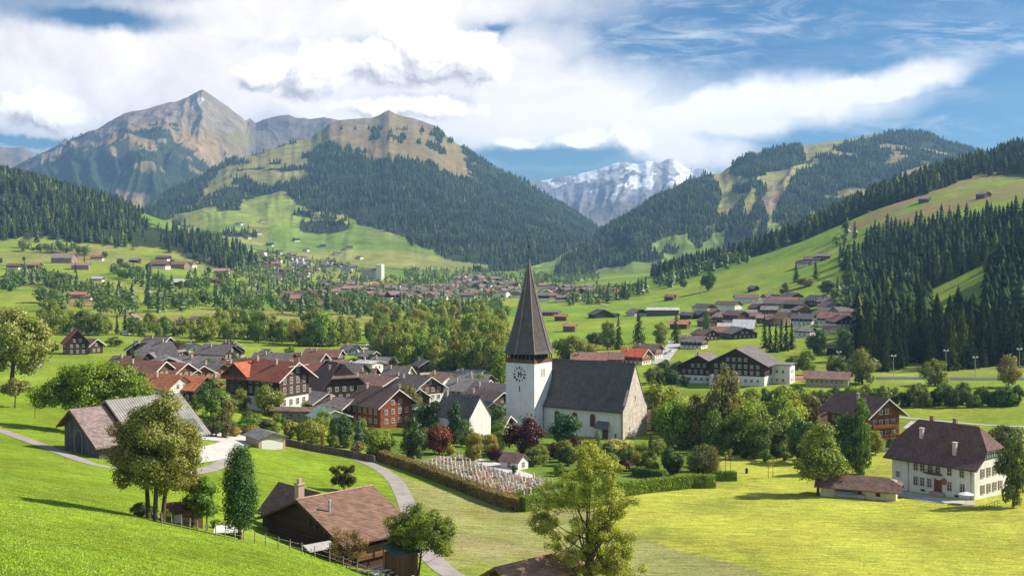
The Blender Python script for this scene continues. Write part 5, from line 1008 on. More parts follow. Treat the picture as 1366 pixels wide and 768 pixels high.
def alm(x, y):
    X, Y, Z, _ = MT['mountain_green_alp']; px = CX + FX * X / Y; py = HY - FX * Z / Y
    d = (px - x) ** 2 + (py - y) ** 2; k = np.unravel_index(np.argmin(d), d.shape); return Vector((X[k], Y[k], Z[k] - .5))
for x, y in ((360, 328), (330, 318), (318, 300), (345, 312), (395, 322), (410, 335), (372, 338), (430, 330), (300, 322), (352, 296), (276, 312), (450, 340), (465, 332), (480, 345), (388, 340), (312, 335)):
    p = alm(x, y)
    o = dup(FARP[rnd.choice(list(FARP))], p, rnd.uniform(-.8, .8), 'tiny dark hut on the alp meadows of the middle mountain', 'huts on the alp meadows')
for x, Y in scatter([(925, 412), (1000, 402), (1060, 402), (1140, 404), (1140, 432), (1060, 428), (960, 436)], 18, 22, ymin=600):
    p = gd(x, Y)
    if all((p.x - a) ** 2 + (p.y - b) ** 2 > 15 ** 2 for a, b in HPOS): HPOS.append((p.x, p.y)); far_house(x, HY - p.z / Y * FX, 'small chalet packed between the larger houses of the village on the right', 'small chalets of the village on the right', ymin=600)
for x, Y in scatter([(170, 480), (330, 472), (480, 478), (640, 514), (655, 548), (560, 545), (430, 520), (330, 520), (240, 530), (180, 518)], 70, 12):
    p = gd(x, Y)
    if all((p.x - a) ** 2 + (p.y - b) ** 2 > 13.5 ** 2 for a, b in HPOS): house('small house squeezed between the larger roofs of the village', p, rnd.uniform(-70, -5), rnd.uniform(8, 11), rnd.uniform(7, 9), rnd.uniform(3.4, 4.8), rnd.uniform(26, 34), rnd.choice((SLATE, BROWN, RBROWN, GREY, (.3, .17, .13))), rnd.choice((WOOD, DWOOD, RWOOD, WHITE)), WHITE if rnd.random() < .4 else None, verge=1 if rnd.random() < .4 else None, group='small houses squeezed between the larger roofs')
# grand hotel on its hill
p = gp(500, 373, 900); ph = thing('hotel', 'pale castle-like hotel with corner tower on the wooded hill', 'hotel', p, R(-20)); s = p.y / FX
m = MB(); m.box(-17 * s, 8 * s, -5 * s, 5 * s, -4, 12 * s); m.build('wall', M_PLAS, ph, color=(.6, .52, .44))
m = MB(); m.prism([(-5.6 * s, 12 * s), (5.6 * s, 12 * s), (0, 15.5 * s)], -17.5 * s, 8 * s); m.build('roof', M_ROOF, ph, color=(.2, .15, .13))
m = MB(); m.box(5 * s, 13 * s, -6.2 * s, 2 * s, -4, 19 * s)
for i in range(4): m.box((5.1 + i * 2.2) * s, (6.3 + i * 2.2) * s, -6.2 * s, 2 * s, 19 * s, 20.6 * s)
m.build('tower', M_PLAS, ph, color=(.78, .7, .6))
for i in range(7):
    for z in (3.5, 7, 10): link('window', WIN, ph, ((-15.5 + i * 2.7) * s, -5 * s, z * s), 0, (.5, .45, .4)).scale = (1.6, 1, 1.8)
for j, (x, y, lb) in enumerate(((398, 356, 'white villa with two pointed turrets on the hotel hill'),)):
    p = gp(x, y, 900); o = thing('villa', lb, 'villa', p, R(-10)); s = p.y / FX
    m = MB(); m.box(-9 * s, 9 * s, -4 * s, 4 * s, -3, 5 * s); m.build('wall', M_PLAS, o, color=WHITE)
    m = MB(); m.prism([(-4.6 * s, 5 * s), (4.6 * s, 5 * s), (0, 7.6 * s)], -9.5 * s, 9.5 * s); m.build('roof', M_ROOF, o, color=(.3, .27, .27))
    for q in (-1, 8):
        m = MB(); m.tube([(q * s, -4 * s, -3), (q * s, -4 * s, 8 * s)], 1.8 * s, 8); m.tube([(q * s, -4 * s, 8 * s), (q * s, -4 * s, 12 * s)], [2.2 * s, .05], 8); m.build('turret', M_PLAS, o, color=(.72, .7, .7))
p = gp(338, 352, 900); o = thing('lookout_tower', 'slim brown tower rising from the hotel hill trees', 'tower', p); s = p.y / FX
m = MB(); m.box(-1.6 * s, 1.6 * s, -1.6 * s, 1.6 * s, -3, 14 * s); m.build('shaft', M_STONE, o, color=(.4, .3, .22)); m = MB(); m.tube([(0, 0, 14 * s), (0, 0, 16.4 * s)], [2.4 * s, .1], 4); m.build('roof', M_ROOF, o, color=BROWN)
# ---------------------------------------------------------------- the church
cor = at(831, 586, 325); cz = cor.z
ch = thing('church', 'white church with tall dark octagonal spire, clock tower and steep dark nave roof', 'church', (cor.x, cor.y, cz), R(-33)); ch_rz = R(-33)
L, W, eh, rh = 27.5, 16.0, 8.2, 21.2
m = MB(); m.box(-L, -.6, .0, W, -4, eh + .2); m.build('nave_wall', M_PLAS, ch, color=(.76, .745, .70))
m = MB(); m.prism([(0, -5), (W, -5), (W, eh), (W / 2, rh - .1), (0, eh)], -.6, .02); m.build('gable_wall', M_STONE, ch, color=(.6, .53, .45))
o_ = .55; sl = (rh - eh) / (W / 2); m = MB(); th_ = .3
lo = eh - .4; k1 = 1.6
def chev(e): return [(-o_ - .15, lo), (k1, eh + k1 * sl - 1.0), (W / 2, rh), (W - k1, eh + k1 * sl - 1.0), (W + o_ + .15, lo), (W + o_ + .15, lo + th_), (W - k1 + .05, eh + k1 * sl - .45), (W / 2, rh + .55), (k1 - .05, eh + k1 * sl - .45), (-o_ - .15, lo + th_)]
m.prism(chev(0), -L - 3.4, .12); m.box(-L - 3.4, .15, W / 2 - .14, W / 2 + .14, rh + .45, rh + .7)
SPIREC = (.112, .102, .095); M_SH = mat_roof('wood_shingles', .3, .3); m.build('nave_roof', M_SH, ch, color=SPIREC)
m = MB(); m.tube([(-.35, -.55, eh - .3), (-.35, -.55, -1)], .07, 6); m.tube([(-L + .3, -.55, eh - .3), (-L + .3, -.55, -1)], .07, 6); m.box(-L, .1, -.86, -.66, eh - .42, eh - .28); m.build('gutter', M_IRON, ch)
def arch(w, h, n=8):
    P = [(-w / 2, 0), (w / 2, 0), (w / 2, h - w / 2)]
    for i in range(1, n): a = math.pi * i / n; P.append((w / 2 * math.cos(a), h - w / 2 + w / 2 * math.sin(a)))
    return P + [(-w / 2, h - w / 2)]
def arch_prism(P, y0, y1, m=0, mb=None, off=(0, 0)):
    mb = mb or MB(); n = len(P); v = [(a + off[0], y0, b + off[1]) for a, b in P] + [(a + off[0], y1, b + off[1]) for a, b in P]
    f = [tuple(range(n)), tuple(range(2 * n - 1, n - 1, -1))] + [((i + 1) % n, i, n + i, n + (i + 1) % n) for i in range(n)]; mb.add(v, f, m); return mb
for x in (-10.2, -16.4, -22.6):
    w = arch_prism(arch(1.95, 4.0), -.10, .05).build('window', M_PLAS, ch, (x, 0, 2.9), 0, (.42, .22, .14)); arch_prism(arch(1.45, 3.5), -.16, -.06, 0, None, (0, .22)).build('pane', mat_plain('leaded_glass', (.09, .05, .035, 1), .3) if x == -10.2 else bpy.data.materials['leaded_glass'], w)
d = MB(); d.box(-.95, .95, -.12, .05, -.4, 2.5); d.build('door', M_BOARD, ch, (-5.9, 0, 0), 0, (.2, .08, .04))
m = MB(); m.add([(-9.0, -1.9, 2.9), (-4.1, -1.9, 2.9), (-4.6, .02, 4.7), (-8.5, .02, 4.7), (-9.0, -1.9, 3.1), (-4.1, -1.9, 3.1), (-4.6, .02, 4.9), (-8.5, .02, 4.9)], [(0, 3, 2, 1), (4, 5, 6, 7), (0, 1, 5, 4), (1, 2, 6, 5), (2, 3, 7, 6), (3, 0, 4, 7)]); m.bar((-8.2, -1.7, 2.9), (-8.2, 0, 1.7), .1); m.bar((-4.5, -1.7, 2.9), (-4.5, 0, 1.7), .1); m.build('porch_roof', M_SH, ch, color=(.12, .13, .15))
m = MB(); m.box(0, .06, W / 2 - .22, W / 2 + .22, 10.6, 12.2); m.build('slit_window', M_GLASS, ch)
m = MB(); m.box(-2.6, -2.2, -.06, .05, .1, 1.5); m.build('plaque', M_IRON, ch)
# tower
a_ = 10.4; tw = thing_t = link('tower', None, ch, (-L - a_ / 2, -.2, 0)); 
m = MB(); h_ = a_ / 2; m.box(-h_, h_, -h_, h_, -4, 21.3); link('shaft', m.mesh('shaft', [M_PLAS]), tw, color=(.80, .79, .76))
m = MB(); m.box(-h_ - .12, h_ + .12, -h_ - .12, h_ + .12, 21.3, 22.5)
link('parapet', m.mesh('parapet', [M_BOARD]), tw, color=(.16, .085, .055))
m = MB(); m.box(-h_ + .9, h_ - .9, -h_ + .9, h_ - .9, 22.4, 24.8, 0)  # near-black box stands in for the shade inside the open belfry
link('belfry_shade', m.mesh('belfry_shade', [M_BOARD]), tw, color=(.02, .017, .015))
m = MB()
for i in range(8):
    q = -h_ + .2 + i * (a_ - .4) / 7
    for s in (-1, 1): m.box(q - .13, q + .13, s * h_ - .13, s * h_ + .13, 22.4, 24.7); m.box(s * h_ - .13, s * h_ + .13, q - .13, q + .13, 22.4, 24.7)
for s in (-1, 1):
    for i in range(7):
        q = -h_ + .2 + i * (a_ - .4) / 7; e = (a_ - .4) / 7; m.bar((q, s * h_, 23.6), (q + e / 2, s * h_, 24.6), .09); m.bar((q + e, s * h_, 23.6), (q + e / 2, s * h_, 24.6), .09); m.bar((s * h_, q, 23.6), (s * h_, q + e / 2, 24.6), .09); m.bar((s * h_, q + e, 23.6), (s * h_, q + e / 2, 24.6), .09)
link('belfry_posts', m.mesh('belfry_posts', [M_BOARD]), tw, color=(.13, .08, .055))
sp_v = []; Ro = 8.05; prof = ((24.2, 1.0), (25.0, .93), (28, .80), (34, .575), (42, .315), (48, .145), (53.3, .012))
for z, q in prof:
    for k in range(8): b = math.pi / 4 * k + math.pi / 4; sp_v.append((math.cos(b) * Ro * q, math.sin(b) * Ro * q, z))
sf = [tuple(range(7, -1, -1))]
for i in range(len(prof) - 1):
    for k in range(8): sf.append((i * 8 + k, i * 8 + (k + 1) % 8, (i + 1) * 8 + (k + 1) % 8, (i + 1) * 8 + k))
sf.append(tuple((len(prof) - 1) * 8 + k for k in range(8)))
m = MB(); m.add(sp_v, sf); spm = link('spire', m.mesh('spire', [M_SH]), tw, color=(.122, .105, .093))
m = MB()
for k in range(8):
    b = math.pi / 4 * k + math.pi / 4; m.tube([(math.cos(b) * Ro * q * 1.004, math.sin(b) * Ro * q * 1.004, z + .02) for z, q in prof], [.17] * 6 + [.05], 4)
link('hip_ridges', m.mesh('hip_ridges', [M_SH]), tw, color=(.3, .26, .23))
m = MB(); m.tube([(0, 0, 53), (0, 0, 55.6), (0, 0, 61.8)], [.16, .1, .07], 6); m.bar((-1.25, 1.0, 60.0), (1.25, -1.0, 60.0), .12)
for s in (-1, 1): m.tube([(s * 1.25, -s * 1.0, 59.75), (s * 1.25, -s * 1.0, 60.25)], .12, 6)
rr_ = [(-.5, 0), (-.42, .3), (-.25, .45), (0, .5), (.25, .45), (.42, .3), (.5, 0)]; m.tube([(0, 0, 57.2 + z) for z, _ in [(-.42, 0), (-.3, 0), (0, 0), (.3, 0), (.42, 0)]], [.05, .33, .44, .33, .05], 10); link('cross', m.mesh('cross', [M_IRON]), tw)
# clock on the shaded face
ck = MB(); yq = -h_ - .05; ckz = 17.9; ckx = -.15; Rk = 2.35
def stroke(cx, cz_, ang, a, b, w):
    """bar from a to b in numeral coordinates (x right, z up) turned so its foot points to the dial centre"""
    ca, sa = math.cos(ang), math.sin(ang); P = [(cx + ca * x - sa * z, cz_ + sa * x + ca * z) for x, z in (a, b)]; (x0, z0), (x1, z1) = P
    dx, dz = x1 - x0, z1 - z0; l = math.hypot(dx, dz); nx, nz = -dz / l * w / 2, dx / l * w / 2
    arch_prism([(x0 + nx, z0 + nz), (x0 - nx, z0 - nz), (x1 - nx, z1 - nz), (x1 + nx, z1 + nz)], yq - .03, yq + .02, 0, ck)
for hr, txt in enumerate(('XII', 'I', 'II', 'III', 'IIII', 'V', 'VI', 'VII', 'VIII', 'IX', 'X', 'XI')):
    a = -hr * math.pi / 6; cx, cz_ = ckx - math.sin(a) * Rk * .84, ckz + math.cos(a) * Rk * .84; wd = {'I': .15, 'V': .3, 'X': .3}; tot = sum(wd[c] for c in txt); W_ = 1.35; q = -tot / 2
    for c in txt:
        w = wd[c]; h2 = .37
        if c == 'I': stroke(cx, cz_, a, (q + w / 2, -h2), (q + w / 2, h2), .11 * W_)
        elif c == 'V': stroke(cx, cz_, a, (q + .02, h2), (q + w / 2, -h2), .11 * W_); stroke(cx, cz_, a, (q + w - .02, h2), (q + w / 2, -h2), .08)
        else: stroke(cx, cz_, a, (q + .02, h2), (q + w - .02, -h2), .11 * W_); stroke(cx, cz_, a, (q + .02, -h2), (q + w - .02, h2), .08)
        q += w
stroke(ckx - .42, ckz - .1, 0, (0, -.9), (0, .9), .3); stroke(ckx + .55, ckz - .3, 0, (0, -.75), (0, .75), .3)
link('clock_face', ck.mesh('clock_face', [M_IRON]), tw); ck = MB(); yq -= .08
stroke(ckx, ckz, -math.pi / 6, (0, -.3), (0, 2.0), .17); stroke(ckx, ckz, -math.pi / 2 - .05, (0, -.3), (0, 1.45), .24); link('clock_hands', ck.mesh('clock_hands', [M_IRON]), tw)
m = MB(); m.box(-.35, .0, -h_ - .06, -h_ + .02, 12.5, 14.3); link('slit_window', m.mesh('slit_window', [M_GLASS]), tw)
m = MB()
for q in (-.75, .55): m.box(h_ - .02, h_ + .07, q - .3, q + .3, 17.0, 19.4)
link('louvre', m.mesh('louvre', [M_BOARD]), tw, color=(.45, .34, .26))
# grass bank behind the church is part of the ground; the little chapel
hpx('tiny white chapel with brown tiled roof beside the graves', 686, 624, -35, 5.2, 4.2, 2.0, 34, (.24, .15, .12), WHITE, None, over=.5, oe=.4, chim=(), wmat=M_PLAS, name='chapel', cat='chapel', rows=((1.1, 0),), every=2.0)
# ---------------------------------------------------------------- white farmhouse on the right
fp = at(1300, 667.5, 225); frz = R(-50); fh = thing('farmhouse', 'large white farmhouse with huge brown half-hipped roof and shuttered gable', 'farmhouse', fp, frz)
L, W = 18.6, 14.0
m = MB(); m.prism([(0, -3), (W, -3), (W, 7.0), (12, 8.25), (11, 9.45), (3, 9.45), (2, 8.25), (0, 7.0)], -L, 0); m.build('wall', M_PLAS, fh, color=(.76, .74, .69))
x0, x1 = -L - 1.4, 1.1
v = [(x0, -1.4, 6.3), (x1, -1.4, 6.3), (x1, 2, 8.4), (x0, 2, 8.4), (x0, 3.2, 9.79), (x1, 3.2, 9.79), (x0 + 3.7, 7, 14.2), (x1 - 3.7, 7, 14.2), (x0, 10.8, 9.79), (x1, 10.8, 9.79), (x0, 12, 8.4), (x1, 12, 8.4), (x0, 15.4, 6.3), (x1, 15.4, 6.3)]
m = MB(); m.add(v, [(0, 1, 2, 3), (3, 2, 5, 7, 6, 4), (6, 7, 9, 11, 10, 8), (10, 11, 13, 12), (5, 9, 7), (8, 4, 6)])
rf = m.build('roof', mat_roof('clay_tiles', .3, .25), fh, color=(.15, .085, .072)); md = rf.modifiers.new('thickness', 'SOLIDIFY'); md.thickness = .26; md.offset = -1
for x, y, z in ((-14.0, 4.2, 11.0), (-5.4, 2.2, 9.2)): chimney(rf, x, y, z, (.6, .55, .5), 1.7, .75)
for x in (-13.5, -8.2): m = MB(); m.box(x - .4, x + .4, 7.2, 8.0, 13, 15.2); m.build('chimney', M_PLAS, rf, color=(.3, .2, .16))
def fwin(nm, x, z, w, h, rz=0, loc=None, shut=None, fc=(.46, .38, .3)):
    m = MB()
    for a, b, c, d in ((-w / 2 - .16, w / 2 + .16, h / 2, h / 2 + .16), (-w / 2 - .16, w / 2 + .16, -h / 2 - .18, -h / 2), (-w / 2 - .16, -w / 2, -h / 2, h / 2), (w / 2, w / 2 + .16, -h / 2, h / 2)): m.box(a, b, -.1, .03, c, d)
    o = m.build('window', M_OC, fh, loc or (x, 0, z), rz, fc); m = MB(); m.box(-w / 2, w / 2, -.03, .02, -h / 2, h / 2, 0)
    for q in (-.03,): m.box(q, q + .06, -.07, -.03, -h / 2, h / 2, 1)
    for q in (-.17, .22): m.box(-w / 2, -.03, -.06, -.03, q * h, q * h + .05, 1); m.box(.03, w / 2, -.06, -.03, q * h, q * h + .05, 1)
    m.build('pane', [M_GLASS, M_WHITE], o)
    if shut:
        for s in (-1, 1): m = MB(); m.box(min(s * (w / 2 + .17), s * (w + .0)), max(s * (w / 2 + .17), s * w), -.12, .0, -h / 2 - .1, h / 2 + .1); m.build('shutter', M_BOARD, o, color=shut)
    return o
for x in (-13.0, -11.5, -9.7, -8.0, -5.4, -2.7): fwin('w', x, 5.3, .8, 1.75)
for x in (-13.0, -11.5, -9.9, -5.4, -2.6): fwin('w', x, 2.1, .8, 1.6)
fwin('w', -17.2, 2.9, .7, 1.0)
m = MB(); m.box(-.65, .65, -.14, .03, -.2, 2.45, 0); m.box(-.85, -.65, -.2, .03, -.2, 2.65, 0); m.box(.65, .85, -.2, .03, -.2, 2.65, 0); m.build('door', M_BOARD, fh, (-7.9, 0, .6), 0, (.24, .075, .04))
m = MB(); m.box(-1.6, 1.6, -1.3, 0, -1, .3); m.box(-1.3, 1.3, -.9, 0, .3, .55); m.build('step', M_STONE, fh, (-7.9, 0, 0), 0, (.4, .38, .35))
m = MB(); m.box(-2, 2, -1.05, 0, 4.18, 4.3)
for i in range(17): q = -1.95 + i * .244; m.bar((q, -1.0, 4.3), (q, -1.0, 5.1), .03)
m.box(-2, 2, -1.05, -.97, 5.1, 5.18); m.build('balcony', M_IRON, fh, (-8.85, 0, 0))
m = MB(); pts = [(.62 * math.cos(2 * math.pi * k / 16), .75 * math.sin(2 * math.pi * k / 16)) for k in range(16)]; arch_prism(pts, -.08, .0, 0, m); m.build('wall_shield', M_OC, fh, (-6.6, 0, 2.9), 0, (.3, .12, .08))
m = MB()
for x in (-14.7, -.7): m.tube([(x - .5, -1.3, 6.3), (x, -.15, 5.7), (x, -.15, -.6)], .07, 6)
m.box(x0, x1, -1.52, -1.38, 6.2, 6.34); m.build('gutter', M_IRON, fh)
for x in (-16.4, -11.4, -3.9): m = MB(); m.box(x - .45, x + .45, -.06, .03, .1, .55); m.build('cellar_vent', M_IRON, fh)
for z in (5.2, 1.85):
    for y in (3.3, 5.9, 8.4, 10.9): fwin('w', 0, 0, .8, 1.65, math.pi / 2, (0, y, z), (.2, .085, .06), (.6, .52, .45))
m = MB(); X = .07
for z in (7.75, 8.75, 9.4): w_ = 2.0 if z > 8 else .6; m.box(-.02, X, w_ + .3 * (z > 9), W - w_ - .3 * (z > 9), z, z + .14)
for i in range(9): y = 3.0 + i; m.box(-.02, X, y - .07, y + .07, 7.89, 9.4)
m.bar((X, 1.9, 7.9), (X, 3.6, 9.3), .1); m.bar((X, 12.1, 7.9), (X, 10.4, 9.3), .1); m.build('timber_frame', M_BOARD, fh, color=(.06, .04, .03))
for y in (4.5, 7, 9.5): m = MB(); m.box(0, .1, y - .33, y + .33, 8.95, 9.35); m.build('attic_window', M_OC, fh, color=(.1, .25, .2))
# terrace, parasol, rail
def drape(name, P, mat, dz=.06, color=None, n=10):
    """a sheet laid on the ground over a polygon given in photograph pixels"""
    W_ = [gp(x, y) for x, y in P]; c = sum(W_, Vector()) / len(W_); vs = []; fs = []
    k = len(W_); ring = []
    per = []
    for i in range(k):
        for q in range(6): per.append(W_[i].lerp(W_[(i + 1) % k], q / 6))
    K = len(per)
    for j in range(n):
        f = 1 - j / n
        for p in per: x, y = c.x + (p.x - c.x) * f, c.y + (p.y - c.y) * f; vs.append((x, y, gz(x, y) + dz))
    vs.append((c.x, c.y, gz(c.x, c.y) + dz))
    for j in range(n - 1):
        for i in range(K): fs.append((j * K + i, j * K + (i + 1) % K, (j + 1) * K + (i + 1) % K, (j + 1) * K + i))
    for i in range(K): fs.append(((n - 1) * K + i, (n - 1) * K + (i + 1) % K, n * K))
    me = bpy.data.meshes.new(name); me.from_pydata(vs, [], fs); me.materials.append(mat); o = link(name, me, color=color); return tag(o, kind='structure')
def mat_paving(name, col, var=.2):
    m, t, out = newmat(name); p = t.n('ShaderNodeNewGeometry').outputs['Position']
    f = t.math('MULTIPLY', t.mapr(t.noise(p, .35, 5, .65), .3, .7, 1 - var, 1 + var), t.mapr(t.noise(p, 7, 4, .7), .3, .7, .85, 1.15))
    k = t.scalev(t.mix(0., col, col), f); k = t.mix(t.mapr(t.noise(p, 1.1, 5, .7), .6, .72, 0, .5), k, (.16, .19, .05))
    finish(t, out, k, .9, t.noise(p, 9, 3), .3, .02); return m
M_ROAD = mat_paving('worn_asphalt', (.30, .268, .25)); M_COURT = mat_paving('pale_concrete', (.52, .49, .45)); M_GRAVEL = mat_paving('grey_gravel', (.42, .40, .37))
drape('terrace_pavement', [(1186, 655), (1215, 657), (1250, 664), (1300, 669), (1302, 674), (1240, 669.5), (1200, 663), (1180, 659)], M_GRAVEL, .09)
p = gp(1289, 672); o = thing('parasol', 'white open parasol on the terrace before the farmhouse', 'parasol', p); m = MB(); m.tube([(0, 0, 0), (0, 0, 2.4)], .035, 6); m.build('pole', M_METAL, o)
m = MB(); m.add([(1.5 * math.cos(k * math.pi / 4), 1.5 * math.sin(k * math.pi / 4), 2.0) for k in range(8)] + [(0, 0, 2.55)], [(k, (k + 1) % 8, 8) for k in range(8)]); m.build('canopy', M_WHITE, o)
o = thing('railing', 'dark garden rail along the foot of the shuttered gable', 'railing', gp(1322, 677), R(40)); m = MB()
for i in range(8): m.bar((-4 + i * 1.1, 0, -.5), (-4 + i * 1.1, 0, 1), .06)
for z in (.45, .95): m.bar((-4, 0, z), (3.8, 0, z), .05)
m.build('rails', M_IRON, o)
# cream outbuilding with hipped roof
an = house('long low cream outbuilding with brown hipped roof beside the farmhouse', gp(1146, 662), -24, 15, 5.2, 2.5, 33, (.2, .125, .1), CREAM, None, over=1.0, oe=1.1, chim=(), win=False, hip=3.0, wmat=M_PLAS, name='outbuilding', cat='outbuilding')
for x in (-1.5, .4, 4): m = MB(); m.box(x - .45, x + .45, -2.68, -2.55, .9, 1.9); m.build('window', M_WOOD, an, color=(.14, .05, .04))
m = MB(); m.box(7.45, 7.56, -.6, .4, 1.2, 1.9); m.build('window', M_IRON, an)
o = thing('woodpile', 'grey covered woodpile along the cream outbuilding', 'woodpile', gp(1146, 662), R(-24)); m = MB(); m.box(-4.2, 1.5, -3.6, -2.75, -.5, 1.2); m.build('logs', M_WOOD, o, color=(.3, .28, .26)); m = MB(); m.add([(-4.4, -3.8, 1.2), (-.4, -3.8, 1.2), (-.4, -2.7, 1.6), (-4.4, -2.7, 1.6), (-4.4, -3.8, 1.3), (-.4, -3.8, 1.3), (-.4, -2.7, 1.7), (-4.4, -2.7, 1.7)], [(0, 3, 2, 1), (4, 5, 6, 7), (0, 1, 5, 4), (1, 2, 6, 5), (2, 3, 7, 6), (3, 0, 4, 7)]); m.build('cover', M_OC, o, color=(.2, .23, .28))
# ---------------------------------------------------------------- barn on the left
bp = at(132, 613, 190); brz = R(49); bn = thing('barn', 'long weathered wooden barn with grey-brown tiled front and ribbed pale roof behind', 'barn', bp, brz)
W = 12.2; L1 = 5.4; L2 = 20.0; RY = 8.3
m = MB(); m.prism([(0, -2.5), (W, -2.5), (W, 5.0), (RY, 7.75), (0, 2.55)], 0, L1 + 1); m.build('front_wall', M_BOARD, bn, color=(.13, .105, .09))
m = MB(); m.prism([(-1.0, 2.0), (RY, 7.85), (W + 1.0, 4.4), (W + 1, 4.65), (RY, 8.1), (-1, 2.25)], -1.1, L1 + .2); m.build('tiled_roof', M_ROOF, bn, color=(.25, .185, .175))
m = MB(); m.prism([(-1.0, 1.8), (RY, 7.65), (W + 1.0, 4.2), (W + 1, 4.5), (RY, 7.95), (-1, 2.1)], -1.16, -1.1); m.build('bargeboard', M_BOARD, bn, color=(.16, .06, .05))
m = MB(); m.prism([(0, -2.5), (W, -2.5), (W, 5.6), (RY, 8.6), (0, 3.2)], L1 + 1, L2); m.build('rear_wall', M_BOARD, bn, color=(.17, .11, .075))
m = MB(); m.prism([(-2.2, 2.0), (RY, 8.75), (W + 1.2, 5.0), (W + 1.2, 5.25), (RY, 9.0), (-2.2, 2.25)], L1 + .25, L2 + 1.0); m.build('ribbed_roof', M_SHEET, bn, color=(.33, .315, .285))
m = MB(); [m.prism([(-2.3, 1.85), (RY, 8.6), (W + 1.3, 4.85), (W + 1.3, 5.2), (RY, 9.05), (-2.3, 2.25)], q, q + .1) for q in (L1 + .15, L2 + 1.0)]; m.build('verge', M_OC, bn, color=(.12, .06, .05))
m = MB(); zz = lambda y: 2.25 + (y + 2.2) * (6.75 / 10.5); m.add([(L2 - 4.2, -1.5, zz(-1.5) + .12), (L2 - .1, -1.5, zz(-1.5) + .12), (L2 - .1, 1.7, zz(1.7) + .12), (L2 - 4.2, 1.7, zz(1.7) + .12), (L2 - 4.2, -1.5, zz(-1.5) + .02), (L2 - .1, -1.5, zz(-1.5) + .02), (L2 - .1, 1.7, zz(1.7) + .02), (L2 - 4.2, 1.7, zz(1.7) + .02)], [(0, 1, 2, 3), (4, 7, 6, 5), (0, 4, 5, 1), (1, 5, 6, 2), (2, 6, 7, 3), (3, 7, 4, 0)]); m.build('skylight_panel', M_SHEET, bn, color=(.16, .17, .19))
m = MB(); m.box(-.08, .02, 6.5, 7.7, -.5, 4.0); m.build('gate', M_BOARD, bn, color=(.10, .08, .07))
m = MB()
for y in (5.6, 8.2): m.bar((-.08, y, -.6), (-.08, y, 3.4), .16); m.bar((-.08, y, 3.4), (-.08, y + (.9 if y < 7 else -.9), 4.4), .16)
m.bar((-.08, 6.5, 4.4), (-.08, 7.3, 4.4), .16); m.build('gate_frame', M_OC, bn, color=(.22, .27, .24))
m = MB(); m.box(L1 + 1.2, L2 - .2, -.07, .0, -1.2, .4); m.build('plinth', M_PLAS, bn, color=(.6, .57, .52))
# ---------------------------------------------------------------- brown-roofed house in front
hz_ = -40.6; hc = Vector(((395 - CX) / FX * 140, 140, hz_)); hrz = R(45)
hs = thing('chalet', 'dark timber chalet with broad brown tiled roof below the fence', 'house', hc, hrz)
L, W = 10.8, 17.0; oe = 1.3; er = 9.2; t_ = .41; half = 10.0
zl = er - half * t_
m = MB(); m.prism([(-W / 2, -4), (W / 2, -4), (W / 2, er - W / 2 * t_ - .1), (0, er - .1), (-W / 2, er - W / 2 * t_ - .1)], oe, oe + L - 1); m.build('wall', M_WOOD, hs, color=(.075, .036, .026))
m = MB(); m.prism([(-half, zl), (0, er), (half, zl), (half, zl + .24), (0, er + .24), (-half, zl + .24)], 0, L + 1.4)
rf = m.build('roof', mat_roof('brown_tiles', .36, .4), hs, color=(.2, .118, .085))
m = MB(); m.prism([(-half - .05, zl - .16), (0, er - .16), (half + .05, zl - .16), (half + .05, zl + .12), (0, er + .12), (-half - .05, zl + .12)], -.08, 0); m.build('bargeboard', M_BOARD, hs, color=(.07, .04, .03))
m = MB(); m.tube([(0, 0, er + .28), (L + 1.4, 0, er + .28)], .14, 6); m.build('ridge_tiles', M_ROOF, hs, color=(.42, .27, .2))
m = MB(); x, y = 2.6, 3.1; z = er - y * t_; m.box(x - .45, x + .45, y - .45, y + .45, z - .8, z + 2.6); m.box(x - .56, x + .56, y - .56, y + .56, z + 2.6, z + 2.75); m.box(x - .25, x + .25, y - .25, y + .25, z + 2.75, z + 3.4); m.build('chimney', M_PLAS, rf, color=(.5, .36, .28))
m = MB(); x, y = 2.7, -3.4; z = er - 3.4 * t_; m.tube([(x, y, z), (x, y, z + 1.5)], .16, 8); m.tube([(x, y, z + 1.5), (x, y, z + 1.75)], [.24, .2], 8); m.build('stove_pipe', M_METAL, rf)
# rear cross wing
m = MB(); m.prism([(-3.6, er - 4.6), (0, er - .9), (3.6, er - 4.6), (3.6, er - 4.4), (0, er - .68), (-3.6, er - 4.4)], 0, 10); m.build('wing_roof', M_ROOF, hs, (6.6, 4.2, .2), math.pi / 2, (.16, .10, .085))
m = MB(); m.box(3.5, 9.7, 6, 13.4, -4, er - 3.9); m.build('wing_wall', M_WOOD, hs, color=(.08, .045, .033))
for y, z, w, h in ((-2.4, 6.3, .8, 1.0), (-.9, 6.5, .8, 1.0), (-4.4, 5.8, .7, .8), (2.4, 2.8, .7, 1.0), (-3.6, 2.2, 1.2, 1.3), (-1.2, 2.2, 1.0, 1.3)):
    m = MB(); m.box(oe - .1, oe + .02, y - w / 2, y + w / 2, z - h / 2, z + h / 2, 0); m.box(oe - .12, oe - .02, y - .03, y + .03, z - h / 2, z + h / 2, 1); m.build('window', [M_GLASS, M_OC], hs, color=(.18, .22, .17))
m = MB(); m.box(oe - .1, oe + .02, .6, 1.5, .2, 2.7); m.build('door', M_BOARD, hs, color=(.3, .22, .17))
m = MB()
for x in (2.5, 6.6, 10.8): m.bar((x, -half + .5, -4), (x, -half + .5, zl + .2), .16)
m.bar((1, -half + .5, zl), (12, -half + .5, zl), .14); m.build('porch_posts', M_WOOD, hs, color=(.16, .085, .05))
m = MB(); m.box(3, 11.4, -W / 2 - .35, -W / 2 - .05, 2.7, 4.3); m.build('gallery', M_WOOD, hs, color=(.2, .105, .06))
